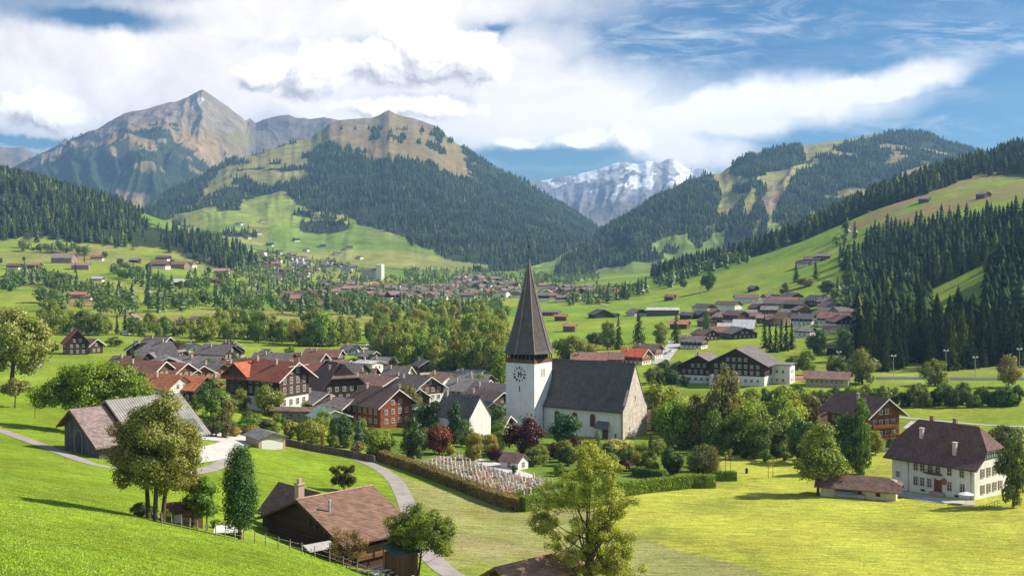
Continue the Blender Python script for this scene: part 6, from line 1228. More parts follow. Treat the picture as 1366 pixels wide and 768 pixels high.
def box_thing(name, label, cat, pos, rz, build): o = thing(name, label, cat, pos, R(rz)); build(o); return o
def bl(o):
    m = MB(); m.add([(-1.8, -.9, 0), (1.8, -.9, 0), (1.8, .9, .4), (-1.8, .9, .4), (-1.8, -.9, .08), (1.8, -.9, .08), (1.8, .9, .48), (-1.8, .9, .48)], [(0, 3, 2, 1), (4, 5, 6, 7), (0, 1, 5, 4), (1, 2, 6, 5), (2, 3, 7, 6), (3, 0, 4, 7)]); m.build('sheet_roof', M_OC, o, color=(.42, .39, .38))
    m = MB()
    for x in (-1.6, 1.6):
        for y in (-.8, .8): m.bar((x, y, -4), (x, y, .4), .08)
    m.build('posts', M_WOOD, o, color=WOOD)
box_thing('lean_to', 'pale sheet-roofed lean-to below the dark gable', 'shelter', at(427, 731, 129.5), 38, bl)
def bl(o):
    m = MB(); m.box(-1.6, 1.6, -1.2, 1.2, -5, -.2); m.build('wall', M_BOARD, o, color=(.12, .07, .045)); m = MB(); m.add([(-1.9, -1.5, -.3), (1.9, -1.5, -.3), (1.9, 1.5, .5), (-1.9, 1.5, .5), (-1.9, -1.5, -.2), (1.9, -1.5, -.2), (1.9, 1.5, .6), (-1.9, 1.5, .6)], [(0, 3, 2, 1), (4, 5, 6, 7), (0, 1, 5, 4), (1, 2, 6, 5), (2, 3, 7, 6), (3, 0, 4, 7)]); m.build('roof', M_OC, o, color=(.05, .075, .07))
box_thing('woodshed', 'low woodshed with dark green roof under the fruit tree', 'shed', at(535, 733, 131), 40, bl)
def bl(o):
    m = MB(); r = np.random.default_rng(3); n = 9; v = [(-1.3 + 2.6 * i / (n - 1), -1. + 2. * j / (n - 1), .5 * math.sin(2.8 * i / (n - 1)) + .35 * (j / (n - 1)) + .28 * r.random()) for j in range(n) for i in range(n)]; f = [(j * n + i, j * n + i + 1, (j + 1) * n + i + 1, (j + 1) * n + i) for j in range(n - 1) for i in range(n - 1)]; m.add(v, f)
    c = m.build('sheet', M_OC, o, color=(.05, .22, .6)); md = c.modifiers.new('thickness', 'SOLIDIFY'); md.thickness = .04
    m = MB(); m.box(-1.2, 1.2, -.9, .9, -4, .12); m.build('heap', M_WOOD, o, color=(.2, .13, .09))
box_thing('tarpaulin', 'crumpled bright blue tarpaulin over a heap beside the brown roof', 'tarpaulin', at(536, 722, 133.5), 40, bl)
def bl(o):
    m = MB(); r = np.random.default_rng(2)
    for i in range(16): x = -2.2 + i * .29; h = .9 + .5 * r.random(); m.box(x - .17, x + .17, -.3 - .15 * r.random(), .3, -1, h)
    m.build('stones', M_STONE, o, color=(.5, .44, .38))
box_thing('stone_wall', 'short rough stone wall under the fruit tree', 'wall', gd(549, 128.5), -12, bl)
def bl(o):
    m = MB(); r = np.random.default_rng(9)
    for i in range(26): x, y = r.uniform(-2.2, 2.2), r.uniform(-1.4, 1.4); a = r.uniform(.3, .9); z = .9 * r.random(); m.box(x - a, x + a, y - .12, y + .12, z, z + .08)
    m.build('boards', M_OC, o, color=(.52, .51, .49))
box_thing('scrap_heap', 'heap of pale boards and sheeting under the eaves of the brown roof', 'heap', gd(500, 129), 40, bl)
# the hut at the foot of the walnut tree
hu = house('small weathered hut with rusty brown roof under the front tree', at(712, 793, 121), 40, 9.4, 4.0, 2.7, 30, (.25, .15, .10), (.10, .07, .05), None, over=.8, oe=.9, chim=(), win=False, name='hut', cat='hut', wmat=M_WOOD, depth=4)
m = MB(); m.box(-4.82, -4.68, -1.9, -.4, -1, 1.9); m.build('door', M_BOARD, hu, color=(.05, .035, .028))
# garden shed below the chestnuts
gs = house('little pinkish garden shed between the chestnut trunks and the fence', gd(246, 122.5), 20, 3.8, 2.6, 1.7, 24, (.2, .1, .075), (.3, .16, .12), None, over=.35, oe=.3, chim=(), win=False, name='shed', cat='shed')
m = MB(); m.box(-1.2, -.3, -1.36, -1.28, .5, 1.4); m.build('window', M_WHITE, gs)
def bl(o): m = MB(); m.add([(-1.5, -.8, .0), (1.5, -.8, -.1), (1.6, .8, .35), (-1.4, .8, .4), (-1.5, -.8, .08), (1.5, -.8, 0), (1.6, .8, .43), (-1.4, .8, .48)], [(0, 3, 2, 1), (4, 5, 6, 7), (0, 1, 5, 4), (1, 2, 6, 5), (2, 3, 7, 6), (3, 0, 4, 7)]); m.build('cover', M_WHITE, o); m = MB(); m.box(-1.3, 1.3, -.6, .6, -1, .05); m.build('bed', M_WOOD, o, color=WOOD)
box_thing('cold_frame', 'white-covered garden frame behind the columnar tree', 'garden frame', gd(304, 121) + Vector((0, 0, .5)), 12, bl)

# ---------------------------------------------------------------- roads, walls, hedges, fences
def spline(P, n=14):
    P = [Vector(p) for p in P]; P = [P[0] * 2 - P[1]] + P + [P[-1] * 2 - P[-2]]; out = []
    for i in range(1, len(P) - 2):
        for k in range(n):
            t = k / n; a, b, c, d = P[i - 1:i + 3]; out.append(.5 * ((2 * b) + (c - a) * t + (2 * a - 5 * b + 4 * c - d) * t * t + (3 * b - a - 3 * c + d) * t ** 3))
    return out + [P[-2]]
def road(name, px, w, mat, dz=.05, edge=True, n=14):
    """px: photograph pixels, or (x, y, distance) where the ground itself is hidden"""
    C_ = spline([gp(p[0], p[1]) if len(p) == 2 else gd(p[0], p[2]) for p in px], n); vs = []; fs = []; m = 5
    for i, p in enumerate(C_):
        d = (C_[min(i + 1, len(C_) - 1)] - C_[max(i - 1, 0)]); s = Vector((d.y, -d.x, 0)).normalized()
        for k in range(m): q = p + s * w * (k / (m - 1) - .5); vs.append((q.x, q.y, gz(q.x, q.y) + dz))
    for i in range(len(C_) - 1):
        for k in range(m - 1): fs.append((i * m + k, i * m + k + 1, (i + 1) * m + k + 1, (i + 1) * m + k))
    me = bpy.data.meshes.new(name); me.from_pydata(vs, [], fs); me.materials.append(mat); return tag(link(name, me), kind='structure')
road('road_to_church', [(660, 800, 134), (610, 768, 143), (585, 753, 152), (566, 735, 166), (553, 705, 188), (546, 680), (538, 660), (527, 641), (510, 627), (485, 615), (450, 606), (415, 599), (385, 594), (350, 589), (320, 583)], 3.5, M_ROAD)
road('farm_path', [(-90, 560), (-30, 568), (0, 574), (40, 588), (80, 603), (115, 616), (150, 624), (200, 629), (250, 630), (290, 622), (310, 608)], 3.0, M_ROAD, .06)
drape('yard_pavement', [(268, 596), (300, 588), (335, 586), (342, 592), (318, 600), (300, 612), (262, 618), (255, 608)], M_COURT, .09)
drape('lane_pavement', [(272, 574), (300, 572), (345, 584), (338, 592), (300, 590), (268, 586)], M_COURT, .12)
road('field_track', [(150, 407), (165, 412), (178, 420), (188, 428)], 4.5, mat_paving('earth_track', (.36, .29, .2)), .5)
road('field_lane', [(70, 406), (110, 404), (150, 407)], 3.5, bpy.data.materials['earth_track'], .5)
road('track_to_wood', [(482, 470), (497, 456), (510, 444)], 4., M_GRAVEL, .3)
road('village_road', [(880, 486), (890, 472), (897, 462), (900, 455)], 8, M_GRAVEL, .3)
road('upper_village_road', [(1128, 428), (1142, 418), (1156, 407), (1160, 402)], 9, M_GRAVEL, .5)
road('slope_track', [(775, 404), (784, 400), (800, 404), (812, 409)], 3.5, bpy.data.materials['earth_track'], .5)
drape('car_park', [(14, 491), (56, 491), (58, 485), (40, 482), (12, 484)], M_ROAD, .15)
drape('sports_court', [(1052, 506), (1086, 506), (1086, 501), (1056, 501)], mat_paving('red_court', (.4, .15, .1), .1), .2)
drape('cattle_yard', [(1204, 571), (1262, 576), (1256, 565), (1215, 562)], M_GRAVEL, .12)
road('path_right', [(1196, 556), (1260, 562), (1320, 567), (1420, 571)], 2.4, M_GRAVEL, .1); road('lane_right', [(1205, 583), (1280, 581), (1420, 582)], 2.2, M_GRAVEL, .1)
CEM = [(546, 618), (572, 611), (612, 606), (655, 620), (700, 634), (735, 640), (748, 652), (712, 660), (698, 668)]
drape('cemetery_ground', CEM, mat_paving('cemetery_soil', (.2, .19, .13), .35), .1)
drape('cemetery_path', [(640, 612), (665, 618), (712, 634), (710, 640), (660, 626), (632, 616)], M_COURT, .16)
def hedge(px, w, h, label, color, name='hedge', dens=9., top=None):
    C_ = [gp(*p) for p in px]; vs = []; P = []; N = []; r = np.random.default_rng(len(label)); tot = sum((C_[i + 1] - C_[i]).length for i in range(len(C_) - 1))
    o = thing(name, label, 'hedge' if name == 'hedge' else 'wall', C_[0]); core = MB(); b0 = C_[0]
    for i in range(len(C_) - 1):
        a, b = C_[i], C_[i + 1]; d = b - a; l = d.length; s = Vector((d.y, -d.x, 0)).normalized(); n = int(l * dens * (2 * h + w))
        k = max(2, int(l / 2.5))
        for j in range(k):
            p, q = a.lerp(b, j / k), a.lerp(b, (j + 1) / k); e = w / 2 * .85
            vv = []
            for g in (p, q):
                z = gz(g.x, g.y)
                for sg, zz_ in ((-1, -.5), (1, -.5), (1, h * .95), (-1, h * .95)): vv.append((g.x + s.x * e * sg - b0.x, g.y + s.y * e * sg - b0.y, z + zz_ - b0.z))
            core.add(vv, [(0, 1, 2, 3), (7, 6, 5, 4), (0, 4, 5, 1), (1, 5, 6, 2), (2, 6, 7, 3), (3, 7, 4, 0)])
        for _ in range(n):
            t = r.random(); g = a.lerp(b, t); z = gz(g.x, g.y) - b0.z; u = r.random() * (2 * h + w)
            if u < h: off, zz_, nn = -w / 2, u, -s
            elif u < 2 * h: off, zz_, nn = w / 2, u - h, s
            else: off, zz_, nn = (u - 2 * h) - w / 2, h, Vector((0, 0, 1))
            off += r.normal() * .07; P.append((g.x + s.x * off - b0.x, g.y + s.y * off - b0.y, z + zz_ + r.normal() * .07)); N.append(tuple(nn + Vector(r.normal(size=3)) * .55))
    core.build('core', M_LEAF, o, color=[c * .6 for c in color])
    V_, F_ = cards(np.array(P), np.array(N), .17, r); link('foliage', mesh_np('foliage', V_, F_, [M_LEAF]), o, color=color); return o
hedge([(503, 612), (560, 632), (620, 655), (660, 671), (696, 682)], 2.4, 2.5, 'long brown-topped beech hedge along the lower edge of the cemetery', (.155, .115, .05), dens=14)
hedge([(697, 682), (740, 676), (790, 667), (860, 657), (925, 650), (954, 650)], 2.0, 2.8, 'bright green clipped hedge facing the yellow meadow', (.12, .17, .02), dens=16)
hedge([(950, 641), (982, 641)], 1.6, 2.2, 'short end piece of clipped hedge standing behind the corner tree', (.1, .15, .02), dens=14)
hedge([(846, 634), (886, 640)], 1.8, 2.0, 'dark inner hedge beside the young fir', (.055, .095, .02), dens=14)
hedge([(676, 665), (716, 657), (748, 650)], 1.2, 1.1, 'low green hedge closing the rows of graves', (.1, .13, .022), dens=14)
w_ = thing('garden_wall', 'long dark timber and stone wall along the road above the church lane', 'wall', gp(300, 574)); b0 = w_.location; cm = MB()
C_ = spline([gp(*p) for p in ((300, 573), (330, 581), (372, 592), (420, 602), (460, 609), (500, 617))], 8)
for i in range(len(C_) - 1):
    p, q = C_[i], C_[i + 1]; d = (q - p); s = Vector((d.y, -d.x, 0)).normalized() * .16; vv = []
    for g in (p, q):
        for sg, zz_ in ((-1, -.6), (1, -.6), (1, 1.7), (-1, 1.7)): vv.append((g.x + s.x * sg - b0.x, g.y + s.y * sg - b0.y, gz(g.x, g.y) + zz_ - b0.z))
    cm.add(vv, [(0, 1, 2, 3), (7, 6, 5, 4), (0, 4, 5, 1), (1, 5, 6, 2), (2, 6, 7, 3), (3, 7, 4, 0)])
cm.build('boards', M_BOARD, w_, color=(.12, .09, .075))
# gravestones
gsk = []
def stone_mesh(k):
    m = MB()
    if k == 0: arch_prism([(-.32, -.3), (.32, -.3), (.32, 1.1), (-.32, 1.1)], -.11, .11, 0, m)
    elif k == 1: arch_prism([(a, b - .3) for a, b in arch(.72, 1.45)], -.12, .12, 0, m)
    elif k == 2: m.box(-.24, .24, -.15, .15, -.3, 1.45); m.box(-.34, .34, -.2, .2, -.3, .15)
    else: m.box(-.09, .09, -.08, .08, -.3, 1.5); m.box(-.4, .4, -.07, .07, .85, 1.04)
    me = m.mesh('headstone', [M_PLAS]); b = MB(); b.box(-.4, .4, -1.75, -.13, -.3, .12, 0); b.box(-.3, .3, -1.6, -.3, .12, .3, 1); return me, b.mesh('grave_bed', [M_PLAS, M_LEAF])
ST = [stone_mesh(k) for k in range(4)]; STP = {}
q00, q10, q01, q11 = gp(549, 620), gp(696, 667), gp(612, 608), gp(742, 646); kx = 0
STC = [((.78, .75, .7), 'white', 5), ((.5, .48, .46), 'grey', 3), ((.46, .33, .30), 'reddish', 1), ((.66, .56, .44), 'sandy', 2)]; STW = [c for c in STC for _ in range(c[2])]
grow = (q10 - q00).normalized(); gang = math.atan2(grow.y, grow.x)
for a in range(12):
    for b in range(24):
        s, t = (b + rnd.uniform(.4, .6)) / 24, (a + .5) / 12
        if rnd.random() < .2: continue
        p = (q00 * (1 - s) + q10 * s) * (1 - t) + (q01 * (1 - s) + q11 * s) * t; px_ = CX + FX * p.x / p.y; py_ = HY - FX * gz(p.x, p.y) / p.y
        if not in_poly(np.array([px_]), np.array([py_]), CEM)[0] or in_poly(np.array([px_]), np.array([py_]), [(636, 611), (668, 617), (714, 633), (710, 641), (658, 627), (628, 617)])[0]: continue
        c, cn, _ = rnd.choice(STW); k = rnd.randrange(4); lb = '%s %s in the rows of the cemetery' % (cn, ('square headstone', 'round-topped headstone', 'tall pillar headstone', 'grave cross')[k]); loc = Vector((p.x, p.y, gz(p.x, p.y) + .1)); rz = gang + rnd.uniform(-.06, .06); grp = lb.replace('headstone', 'headstones').replace('cross', 'crosses')
        if k not in STP: o = thing('gravestone', lb, 'gravestone', loc, rz, grp); link('headstone', ST[k][0], o); link('grave_bed', ST[k][1], o); STP[k] = o
        else: o = dup(STP[k], loc, rz, lb, grp)
        sc_ = rnd.uniform(.62, .95); o.scale = (sc_, sc_, sc_)
        for ch_ in o.children: ch_.color = (*jit(c, .12), 1) if ch_.name.startswith('headstone') else (*jit(rnd.choice(((.12, .1, .07), (.07, .07, .04), (.26, .07, .08), (.06, .09, .03), (.09, .13, .03), (.34, .2, .22), (.3, .24, .06), (.3, .12, .05))), .2), 1)
# post fence along the edge of the near slope
FPX = [(216, 688), (229, 692), (242, 697), (253, 701), (264, 704), (275, 708), (288, 711), (300, 713), (313, 718), (325, 719), (340, 723), (354, 726), (371, 730), (387, 732), (403, 735), (420, 738), (440, 742), (458, 747), (476, 751), (491, 755), (505, 757), (518, 759.5), (530, 762), (543, 764), (556, 765), (568, 767), (580, 769), (593, 772)]
PP = [gd(x, 111 + max(0, (x - 300)) * .052) for x, y in FPX]
fe = thing('fence', 'wooden post and wire fence along the edge of the green slope', 'fence', PP[0]); pm = MB(); pm.tube([(0, 0, -.5), (0, 0, 1.25)], [.065, .055], 6); pme = pm.mesh('post', [M_WOOD])
for p in PP:
    o = link('post', pme, fe, p - PP[0], color=jit((.34, .29, .24), .2)); o.rotation_euler = (rnd.uniform(-.06, .06), rnd.uniform(-.06, .06), rnd.random() * 6)
m = MB()
for z in (.55, 1.05):
    for i in range(len(PP) - 1): m.bar(PP[i] - PP[0] + Vector((0, 0, z)), PP[i + 1] - PP[0] + Vector((0, 0, z)), .012)
m.build('wire', M_METAL, fe)
# ---------------------------------------------------------------- small things
def lamp(x, Y, h, label, group=None, arm=False):
    o = thing('street_lamp', label, 'lamp', gd(x, Y), 0, group); m = MB(); m.tube([(0, 0, -.3), (0, 0, h)], [.07, .05], 6); m.build('pole', M_IRON, o)
    m = MB(); m.tube([(0, 0, h), (0, 0, h + .12), (0, 0, h + .55), (0, 0, h + .75)], [.1, .2, .32, .04], 6); m.build('lantern', M_IRON, o)
lamp(46.5, 250, 4.0, 'old black lantern post on the lawn behind the barn'); lamp(1167, 232, 3, 'small lamp post by the path next to the outbuilding')
for x, yb, h, lb in ((1119, 500, 30, 'floodlight mast first from the village side'), (1192, 503, 28, 'floodlight mast at the middle of the pitch'), (1262, 499, 31, 'floodlight mast before the dark wood'), (1301, 503, 26, 'shorter floodlight mast near the edge of the pitch'), (1360, 503, 37, 'tallest floodlight mast beside the reddish autumn tree'), (1165, 478, 14, 'small lamp mast in front of the dark wood')):
    p = gp(x, yb); k = p.y / FX; o = thing('floodlight_mast', lb, 'mast', p); m = MB(); m.tube([(0, 0, -.3), (0, 0, h * k)], [.16, .09], 6); m.build('mast', M_METAL, o)
    m = MB(); m.box(-1.1, 1.1, -.12, .12, h * k - .1, h * k + .1)
    for q in (-.8, .8): m.box(q - .35, q + .35, -.4, .1, h * k + .1, h * k + .65)
    m.build('lamp_head', M_WHITE, o)
for i, (x, yb, h) in enumerate(((928, 492, 26), (958, 497, 30), (992, 500, 34), (1003, 560, 30), (947, 540, 40), (603, 498, 18), (664, 500, 20))):
    p = gp(x, yb); k = p.y / FX; o = thing('railway_mast', ('slim grey line mast before the smaller dark gable', 'slim grey line mast between the twin dark gables', 'slim grey line mast before the larger dark gable', 'slim grey line mast above the grove', 'tall thin pole rising out of the grove', 'lamp on the line wall left of the tower, first', 'lamp on the line wall left of the tower, second')[i], 'mast', p); m = MB(); m.tube([(0, 0, -.3), (0, 0, h * k)], [.12, .08], 6); m.build('mast', M_METAL, o); m = MB(); m.bar((0, 0, h * k), (1.0, 0, h * k + .2), .1); m.box(.7, 1.4, -.2, .2, h * k + .1, h * k + .35); m.build('lamp_head', M_WHITE, o)
def band(name, px, h, t, label, mat, color, cat, dz=0):
    C_ = [gp(*p) for p in px]; o = thing(name, label, cat, C_[0]); m = MB()
    for i in range(len(C_) - 1):
        a, b = C_[i] - C_[0], C_[i + 1] - C_[0]; s = Vector(((b - a).y, -(b - a).x, 0)).normalized() * t
        m.add([tuple(a - s + Vector((0, 0, dz))), tuple(a + s + Vector((0, 0, dz))), tuple(b + s + Vector((0, 0, dz))), tuple(b - s + Vector((0, 0, dz))), tuple(a - s + Vector((0, 0, dz + h))), tuple(a + s + Vector((0, 0, dz + h))), tuple(b + s + Vector((0, 0, dz + h))), tuple(b - s + Vector((0, 0, dz + h)))], [(0, 3, 2, 1), (4, 5, 6, 7), (0, 1, 5, 4), (1, 2, 6, 5), (2, 3, 7, 6), (3, 0, 4, 7)])
    m.build('panel', mat, o, color=color); return o
band('perimeter_fence', [(1168, 506), (1220, 506), (1300, 507), (1420, 507)], 1.3, .05, 'low pale fence along the far side of the pitch', M_OC, (.55, .56, .55), 'fence')
band('railway_wall', [(560, 508), (610, 505), (672, 501)], .9, .3, 'pale railway parapet ending behind the clock tower', M_PLAS, (.45, .43, .42), 'wall', 2.6)
band('railway_wall', [(872, 510), (905, 504), (925, 502)], .8, .3, 'pale railway parapet above the house with two chimneys', M_PLAS, (.5, .48, .46), 'wall', 1.6)
def car(pos, rz, col, label, group=None):
    o = thing('parked_car', label, 'car', pos, rz, group); m = MB()
    m.prism([(-.85, .3), (.85, .3), (.88, .75), (.8, .9), (-.8, .9), (-.88, .75)], -2.1, 2.1); b = m.build('body', M_OC, o, color=col); md = b.modifiers.new('round', 'BEVEL'); md.width = .12; md.segments = 2
    m = MB(); v = [(-1.5, -.75, .9), (1.2, -.75, .9), (1.2, .75, .9), (-1.5, .75, .9), (-1.0, -.6, 1.42), (.5, -.6, 1.42), (.5, .6, 1.42), (-1.0, .6, 1.42)]; m.add(v, [(0, 1, 5, 4), (1, 2, 6, 5), (2, 3, 7, 6), (3, 0, 4, 7)], 0); m.add([(-1.0, -.6, 1.44), (.5, -.6, 1.44), (.5, .6, 1.44), (-1.0, .6, 1.44)], [(0, 1, 2, 3)], 1); m.build('cabin', [M_GLASS, M_OC], o, color=col)
    for x in (-1.3, 1.3):
        for y in (-.8, .8): m = MB(); m.tube([(x, y - .1, .32), (x, y + .1, .32)], .32, 10); m.build('wheel', M_IRON, o)
    return o
for i, (x, yb, c, lb, rz) in enumerate(((33, 487, (.5, .02, .03), 'red car in the car park under the maple', 20), (24, 486, (.6, .6, .62), 'silver car in the car park left of the red one', 15), (43, 486, (.05, .06, .08), 'dark car in the car park right of the red one', 20), (52, 485, (.75, .75, .75), 'white car at the right end of the car park', 25), (37, 483, (.12, .16, .24), 'blue-grey car in the rear row of the car park', 5), (27, 483, (.1, .1, .1), 'black car in the rear row of the car park', 5), (378, 560, (.02, .02, .025), 'black car beside the tan pavilion', -20), (895, 470, (.7, .7, .7), 'white car parked on the village road by the brown chalet', 60), (889, 473, (.4, .42, .45), 'grey car parked on the village road', 60), (126, 447, (.8, .8, .78), 'white van-like car on the field road at the belt', 5), (168, 447, (.75, .75, .75), 'white car by the belt trees', 5))):
    car(gp(x, yb) + Vector((0, 0, .15)), R(rz), c, lb)
o = thing('letter_box', 'bright yellow box at the roadside bed', 'letter box', gp(282, 576)); m = MB(); m.box(-.45, .45, -.35, .35, .5, 1.7); m.build('box', M_OC, o, color=(.8, .5, .02)); m = MB(); m.tube([(0, 0, -.2), (0, 0, .5)], .06, 6); m.build('post', M_IRON, o)
o = thing('litter_bin', 'dark bin standing alone on the yellow meadow', 'bin', gp(996, 631)); m = MB(); m.tube([(0, 0, -.1), (0, 0, 1.1)], [.32, .36], 8); m.build('body', M_IRON, o); m = MB(); m.tube([(0, 0, 1.1), (0, 0, 1.25)], [.42, .1], 8); m.build('lid', M_IRON, o)
for x, yb, h, lb in ((968, 627, 26, 'thin sapling on the meadow, first of the front pair'), (974.5, 628, 30, 'thin sapling on the meadow, second of the front pair'), (1025, 638, 26, 'thin sapling nearer the two-stemmed tree, left one'), (1031, 637, 30, 'thin sapling nearer the two-stemmed tree, right one')):
    p = gp(x, yb); k = p.y / FX; o = thing('sapling', lb, 'tree', p); pf = [((HR.normal() * .3, HR.normal() * .3, h * k * (.55 + .4 * HR.random())), .35) for _ in range(7)]; r = np.random.default_rng(int(x)); link('crown', crown_mesh('crown', pf, 130, .12, r), o, color=(.2, .17, .06)); link('trunk', trunk_mesh('trunk', (0, 0, 0), (0, 0, h * k * .95), .06, pf, r, 6), o)
for x, yb, h, lb in ((1023, 357, 13, 'white ski lift pylon on the upper grass slope'), (935, 395, 12, 'ski lift pylon low on the grass slope'), (1160, 300, 18, 'ski lift pylon at the edge of the middle wood'), (774, 368, 9, 'ski lift pylon beyond the spire')):
    p = gp(x, yb, 700); k = p.y / FX; o = thing('lift_pylon', lb, 'pylon', p); m = MB(); m.tube([(0, 0, -1), (0, 0, h * k)], [.5, .3], 6); m.build('mast', M_METAL, o); m = MB(); m.box(-2.6, 2.6, -.4, .4, h * k - .4, h * k + .4); m.build('crossarm', M_METAL, o)
# ---------------------------------------------------------------- grass on the near slope
def grass(name, n, xr, Yr, size, col):
    P = []
    xs = rng.uniform(*xr, n); Y0 = 1 / rng.uniform(1 / Yr[1] ** 1, 1 / Yr[0] ** 1, n)
    keep = Y0 < 111 + np.maximum(0, xs - 300) * .052 + np.where(xs < 200, 30, 0)
    xs, Y0 = xs[keep], Y0[keep]; A = np.array([gd(x, y) for x, y in zip(xs, Y0)]); n = len(A); r = rng
    k = 3; a = r.random((n, k)) * 6.28; ln = size * (.5 + .9 * r.random((n, k))); w = .05
    base = A[:, None, :] + np.stack([np.cos(a) * .06, np.sin(a) * .06, np.full_like(a, -.03)], -1)
    t = np.stack([-np.sin(a) * w, np.cos(a) * w, np.zeros_like(a)], -1)
    tip = base + np.stack([np.cos(a) * ln * .55, np.sin(a) * ln * .55, ln], -1)
    V = np.stack([base - t, base + t, tip], 2).reshape(-1, 3)
    me = mesh_np(name, V, np.arange(len(V)).reshape(-1, 3), [M_LEAF]); tag(link(name, me, color=col), 'short bright green meadow grass on the near slope', 'grass', kind='stuff')
grass('grass', 60000, (-20, 560), (58, 150), .09, (.19, .265, .022))
fx = []
for _ in range(2600):
    x, Y = rnd.uniform(-20, 520), 1 / rnd.uniform(1 / 150, 1 / 60)
    if Y < 110 + max(0, x - 300) * .052 and fbm(np.array([x / 25.]), np.array([Y / 6.]), 2, 3)[0] > .45: p = gd(x, Y); fx.append((p.x, p.y, p.z + .1))
v_, f_ = cards(np.array(fx), np.tile((0., -.4, .9), (len(fx), 1)), .04, rng); tag(link('meadow_flowers', mesh_np('meadow_flowers', v_, f_, [M_LEAF]), color=(.42, .42, .3)), 'tiny pale flowers strewn over the near slope', 'flowers', kind='stuff')
# ---------------------------------------------------------------- daylight
SUN_AZ, SUN_EL = R(13), R(38)          # the sun stands to the right, a little beyond the church
sd = Vector((math.cos(SUN_EL) * math.cos(SUN_AZ), math.cos(SUN_EL) * math.sin(SUN_AZ), math.sin(SUN_EL)))
l = bpy.data.lights.new('sun', 'SUN'); l.energy = 4.8; l.angle = R(.55); l.color = (1, .915, .78); so = bpy.data.objects.new('sun', l); COL.objects.link(so); so.rotation_euler = sd.to_track_quat('Z', 'Y').to_euler()
wd = bpy.data.worlds.new('World'); SC.world = wd; wd.use_nodes = True; wt = wd.node_tree; wt.nodes.clear(); t = NT(wt)
sky = t.n('ShaderNodeTexSky', sky_type='NISHITA', sun_disc=False, sun_elevation=SUN_EL, sun_rotation=math.pi / 2 - SUN_AZ, altitude=1000, air_density=1.0, dust_density=.35, ozone_density=2.5)
gen = t.n('ShaderNodeTexCoord').outputs['Generated']; sx = t.n('ShaderNodeSeparateXYZ', i={0: gen}); yy = t.math('MAXIMUM', sx.outputs[1], .12)
# clouds lie in the vault of the sky: horizontal and vertical tangent of the direction towards the mountains, in hundredths
U = t.math('MULTIPLY', t.math('DIVIDE', sx.outputs[0], yy), 14.65); Vv = t.math('MULTIPLY', t.math('DIVIDE', sx.outputs[2], yy), 14.65)
P = t.n('ShaderNodeCombineXYZ', i={0: U, 1: Vv}).outputs[0]
def cpos(x, y): return (x - CX) / 100., (HY - y) / 100.
wob = t.n('ShaderNodeTexNoise', i={'Vector': P, 'Scale': .9, 'Detail': 5, 'Roughness': .6}).outputs['Color']
PW = t.vm('ADD', P, t.vm('MULTIPLY', t.vm('SUBTRACT', wob, (.5, .5, .5)), (.9, .55, 0)))
def blob(x, y, a, b, rot=0., soft=.6, vec=None):
    cx, cy = cpos(x, y); q = t.n('ShaderNodeMapping', vector_type='TEXTURE', i={'Vector': vec or PW, 'Location': (cx, cy, 0), 'Rotation': (0, 0, R(rot)), 'Scale': (a / 100, b / 100, 1)}).outputs[0]
    return t.mapr(t.vm('LENGTH', q, out=1), 1 + soft * .5, 1 - soft, 0, 1, True)
def mx(l):
    r = l[0]
    for q in l[1:]: r = t.math('MAXIMUM', r, q)
    return r
veil = mx([blob(100, 100, 520, 100, 0, .6), blob(430, 15, 420, 60, 4, .8), blob(600, 130, 380, 85, -3, .55), blob(980, 150, 260, 42, 7, .55), blob(1170, 112, 150, 26, 13, .6), blob(890, 190, 130, 34, -12, .6), blob(690, 90, 110, 70, 20, .9)])
hole = mx([blob(145, 22, 130, 17, -3, .9), blob(720, 208, 100, 15, 0, .9), blob(15, 186, 90, 8, 0, .8), blob(645, 50, 40, 16, 30, .9)])
f1 = t.noise(P, 1.1, 8, .62, .3); cir = t.noise(t.mapping(P, (.55, 2.6, 1), rot=(0, 0, R(-24))), 1.5, 8, .66, .6); cir2 = t.noise(t.mapping(P, (.35, 2.2, 1), rot=(0, 0, R(-8))), 1.1, 7, .65, .4)
veil = t.math('SUBTRACT', t.math('MULTIPLY', veil, t.mapr(f1, .2, .5, .7, 1.15)), t.math('MULTIPLY', hole, .8), clamp=True)
ci_reg = mx([blob(880, 50, 330, 75, 8, .9), blob(1180, 170, 200, 26, 0, .9), blob(1300, 60, 150, 70, 0, .9)])
cirrus = t.math('MULTIPLY', ci_reg, t.math('MAXIMUM', t.mapr(cir, .47, .74, 0, .95), t.mapr(cir2, .5, .8, 0, .5)))
LUMPS = ((590, 66, 92, 52, -6), (634, 88, 54, 36, 0), (515, 80, 70, 40, 0), (430, 88, 70, 48, 20), (355, 94, 62, 28, 10))
SOFT = ((60, 146, 90, 30, 0), (545, 142, 120, 22, 0), (835, 186, 46, 26, -8), (775, 184, 44, 14, 0), (690, 190, 46, 10, 0))
PS = t.vm('ADD', PW, (.20, .22, 0))
l1 = mx([blob(*q, .8) for q in LUMPS] + [blob(*q, 1.) for q in SOFT]); l2 = mx([blob(*q, .8, PS) for q in LUMPS] + [blob(*q, 1., PS) for q in SOFT])
nl = t.noise(PW, 1.5, 8, .56, .1); sh = t.noise(t.vm('ADD', PW, (.09, .11, 0)), 1.5, 8, .56, .1); nf = t.noise(PW, 4.2, 6, .6); nfs = t.noise(t.vm('ADD', PW, (.04, .05, 0)), 4.2, 6, .6)
dens = t.math('ADD', l1, t.math('MULTIPLY', t.math('SUBTRACT', t.math('ADD', t.math('MULTIPLY', nl, .55), t.math('MULTIPLY', nf, .45)), .5), 1.9))
cum = t.mapr(dens, .26, .70, 0, 1, True)
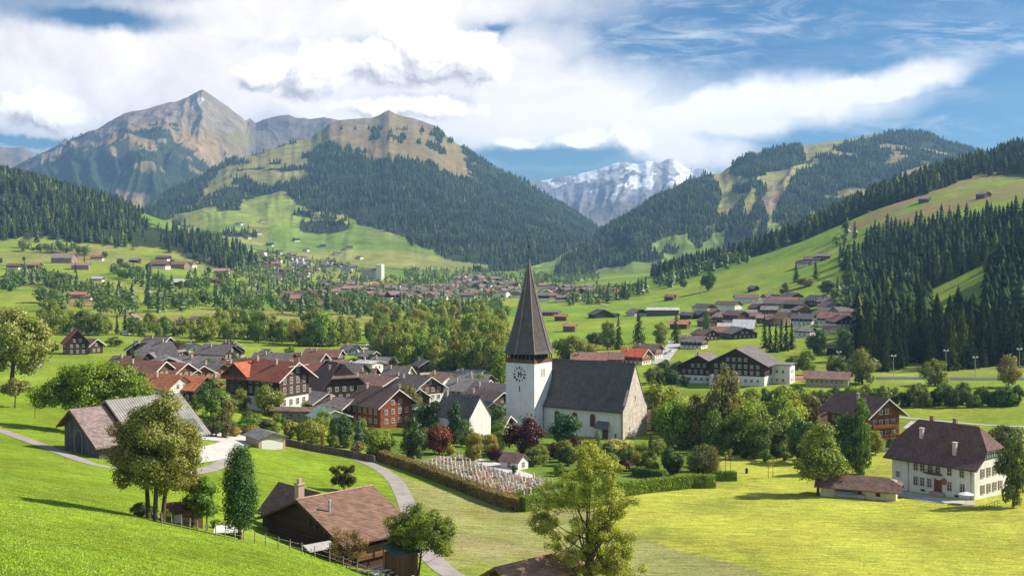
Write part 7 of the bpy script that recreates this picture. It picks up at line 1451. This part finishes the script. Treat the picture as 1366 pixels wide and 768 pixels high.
relief = t.math('ADD', t.math('ADD', t.math('MULTIPLY', t.math('SUBTRACT', nl, sh), 2.6), t.math('MULTIPLY', t.math('SUBTRACT', nf, nfs), 1.6)), t.math('ADD', .62, t.math('MULTIPLY', t.math('SUBTRACT', l1, l2), 1.5)), clamp=True)  # sunlit and shaded sides of the cumulus, painted into the cloud colour
skyc = t.n('ShaderNodeHueSaturation', i={'Saturation': 1.3, 'Value': 1.0, 'Color': sky.outputs[0]}).outputs[0]
skyl = t.vm('MULTIPLY', t.scalev(skyc, .043), (.62, .92, 1.06))
front = t.mapr(sx.outputs[1], .12, .5)
vcolr = t.mix(t.mapr(t.noise(P, .8, 6, .6, .4), .32, .62), (.64, .585, .565), (.84, .775, .735)); vcolr = t.mix(blob(930, 150, 400, 80, 4, .9), vcolr, (.88, .83, .785))
ccol = t.mix(relief, (.36, .33, .345), (.95, .885, .83))
vis = t.mix(t.math('MULTIPLY', veil, .95), skyl, vcolr); vis = t.mix(cirrus, vis, (.50, .53, .56)); vis = t.mix(t.math('MULTIPLY', cum, .96), vis, ccol)
rest = t.mix(t.mapr(t.noise(gen, 2.2, 6, .6), .42, .66, 0, .8), t.scalev(skyl, 1.4), (.62, .62, .64))
fin = t.mix(front, rest, vis)
bg = t.n('ShaderNodeBackground', i={0: fin, 'Strength': 1.0}); wo = t.n('ShaderNodeOutputWorld'); wt.links.new(bg.outputs[0], wo.inputs[0])
# the air of the valley
hm, t2, out = newmat('valley_air'); pv = t2.n('ShaderNodeVolumePrincipled', i={'Color': (.34, .62, 1, 1), 'Density': 6.2e-5, 'Anisotropy': .1}); t2.t.links.new(pv.outputs[0], out.inputs['Volume'])
m = MB(); m.box(-9000, 9000, -300, 11900, -90, 1300); tag(m.build('haze', hm), kind='stuff')
# ---------------------------------------------------------------- camera
cam = bpy.data.cameras.new('camera'); co = bpy.data.objects.new('camera', cam); COL.objects.link(co); SC.camera = co
co.rotation_euler = (math.pi / 2, 0, 0); cam.sensor_width = 36; cam.lens = 36 * FX / 1366; cam.shift_y = -(384 - HY) / 1366; cam.clip_start = .5; cam.clip_end = 60000
SC.view_settings.view_transform = 'Standard'; SC.view_settings.look = 'None'; SC.view_settings.gamma = 1; SC.view_settings.exposure = .86
SC.cycles.use_denoising = True; SC.cycles.max_bounces = 6; SC.cycles.diffuse_bounces = 2; SC.cycles.transparent_max_bounces = 8; SC.cycles.volume_bounces = 0; SC.cycles.caustics_reflective = False; SC.cycles.caustics_refractive = False
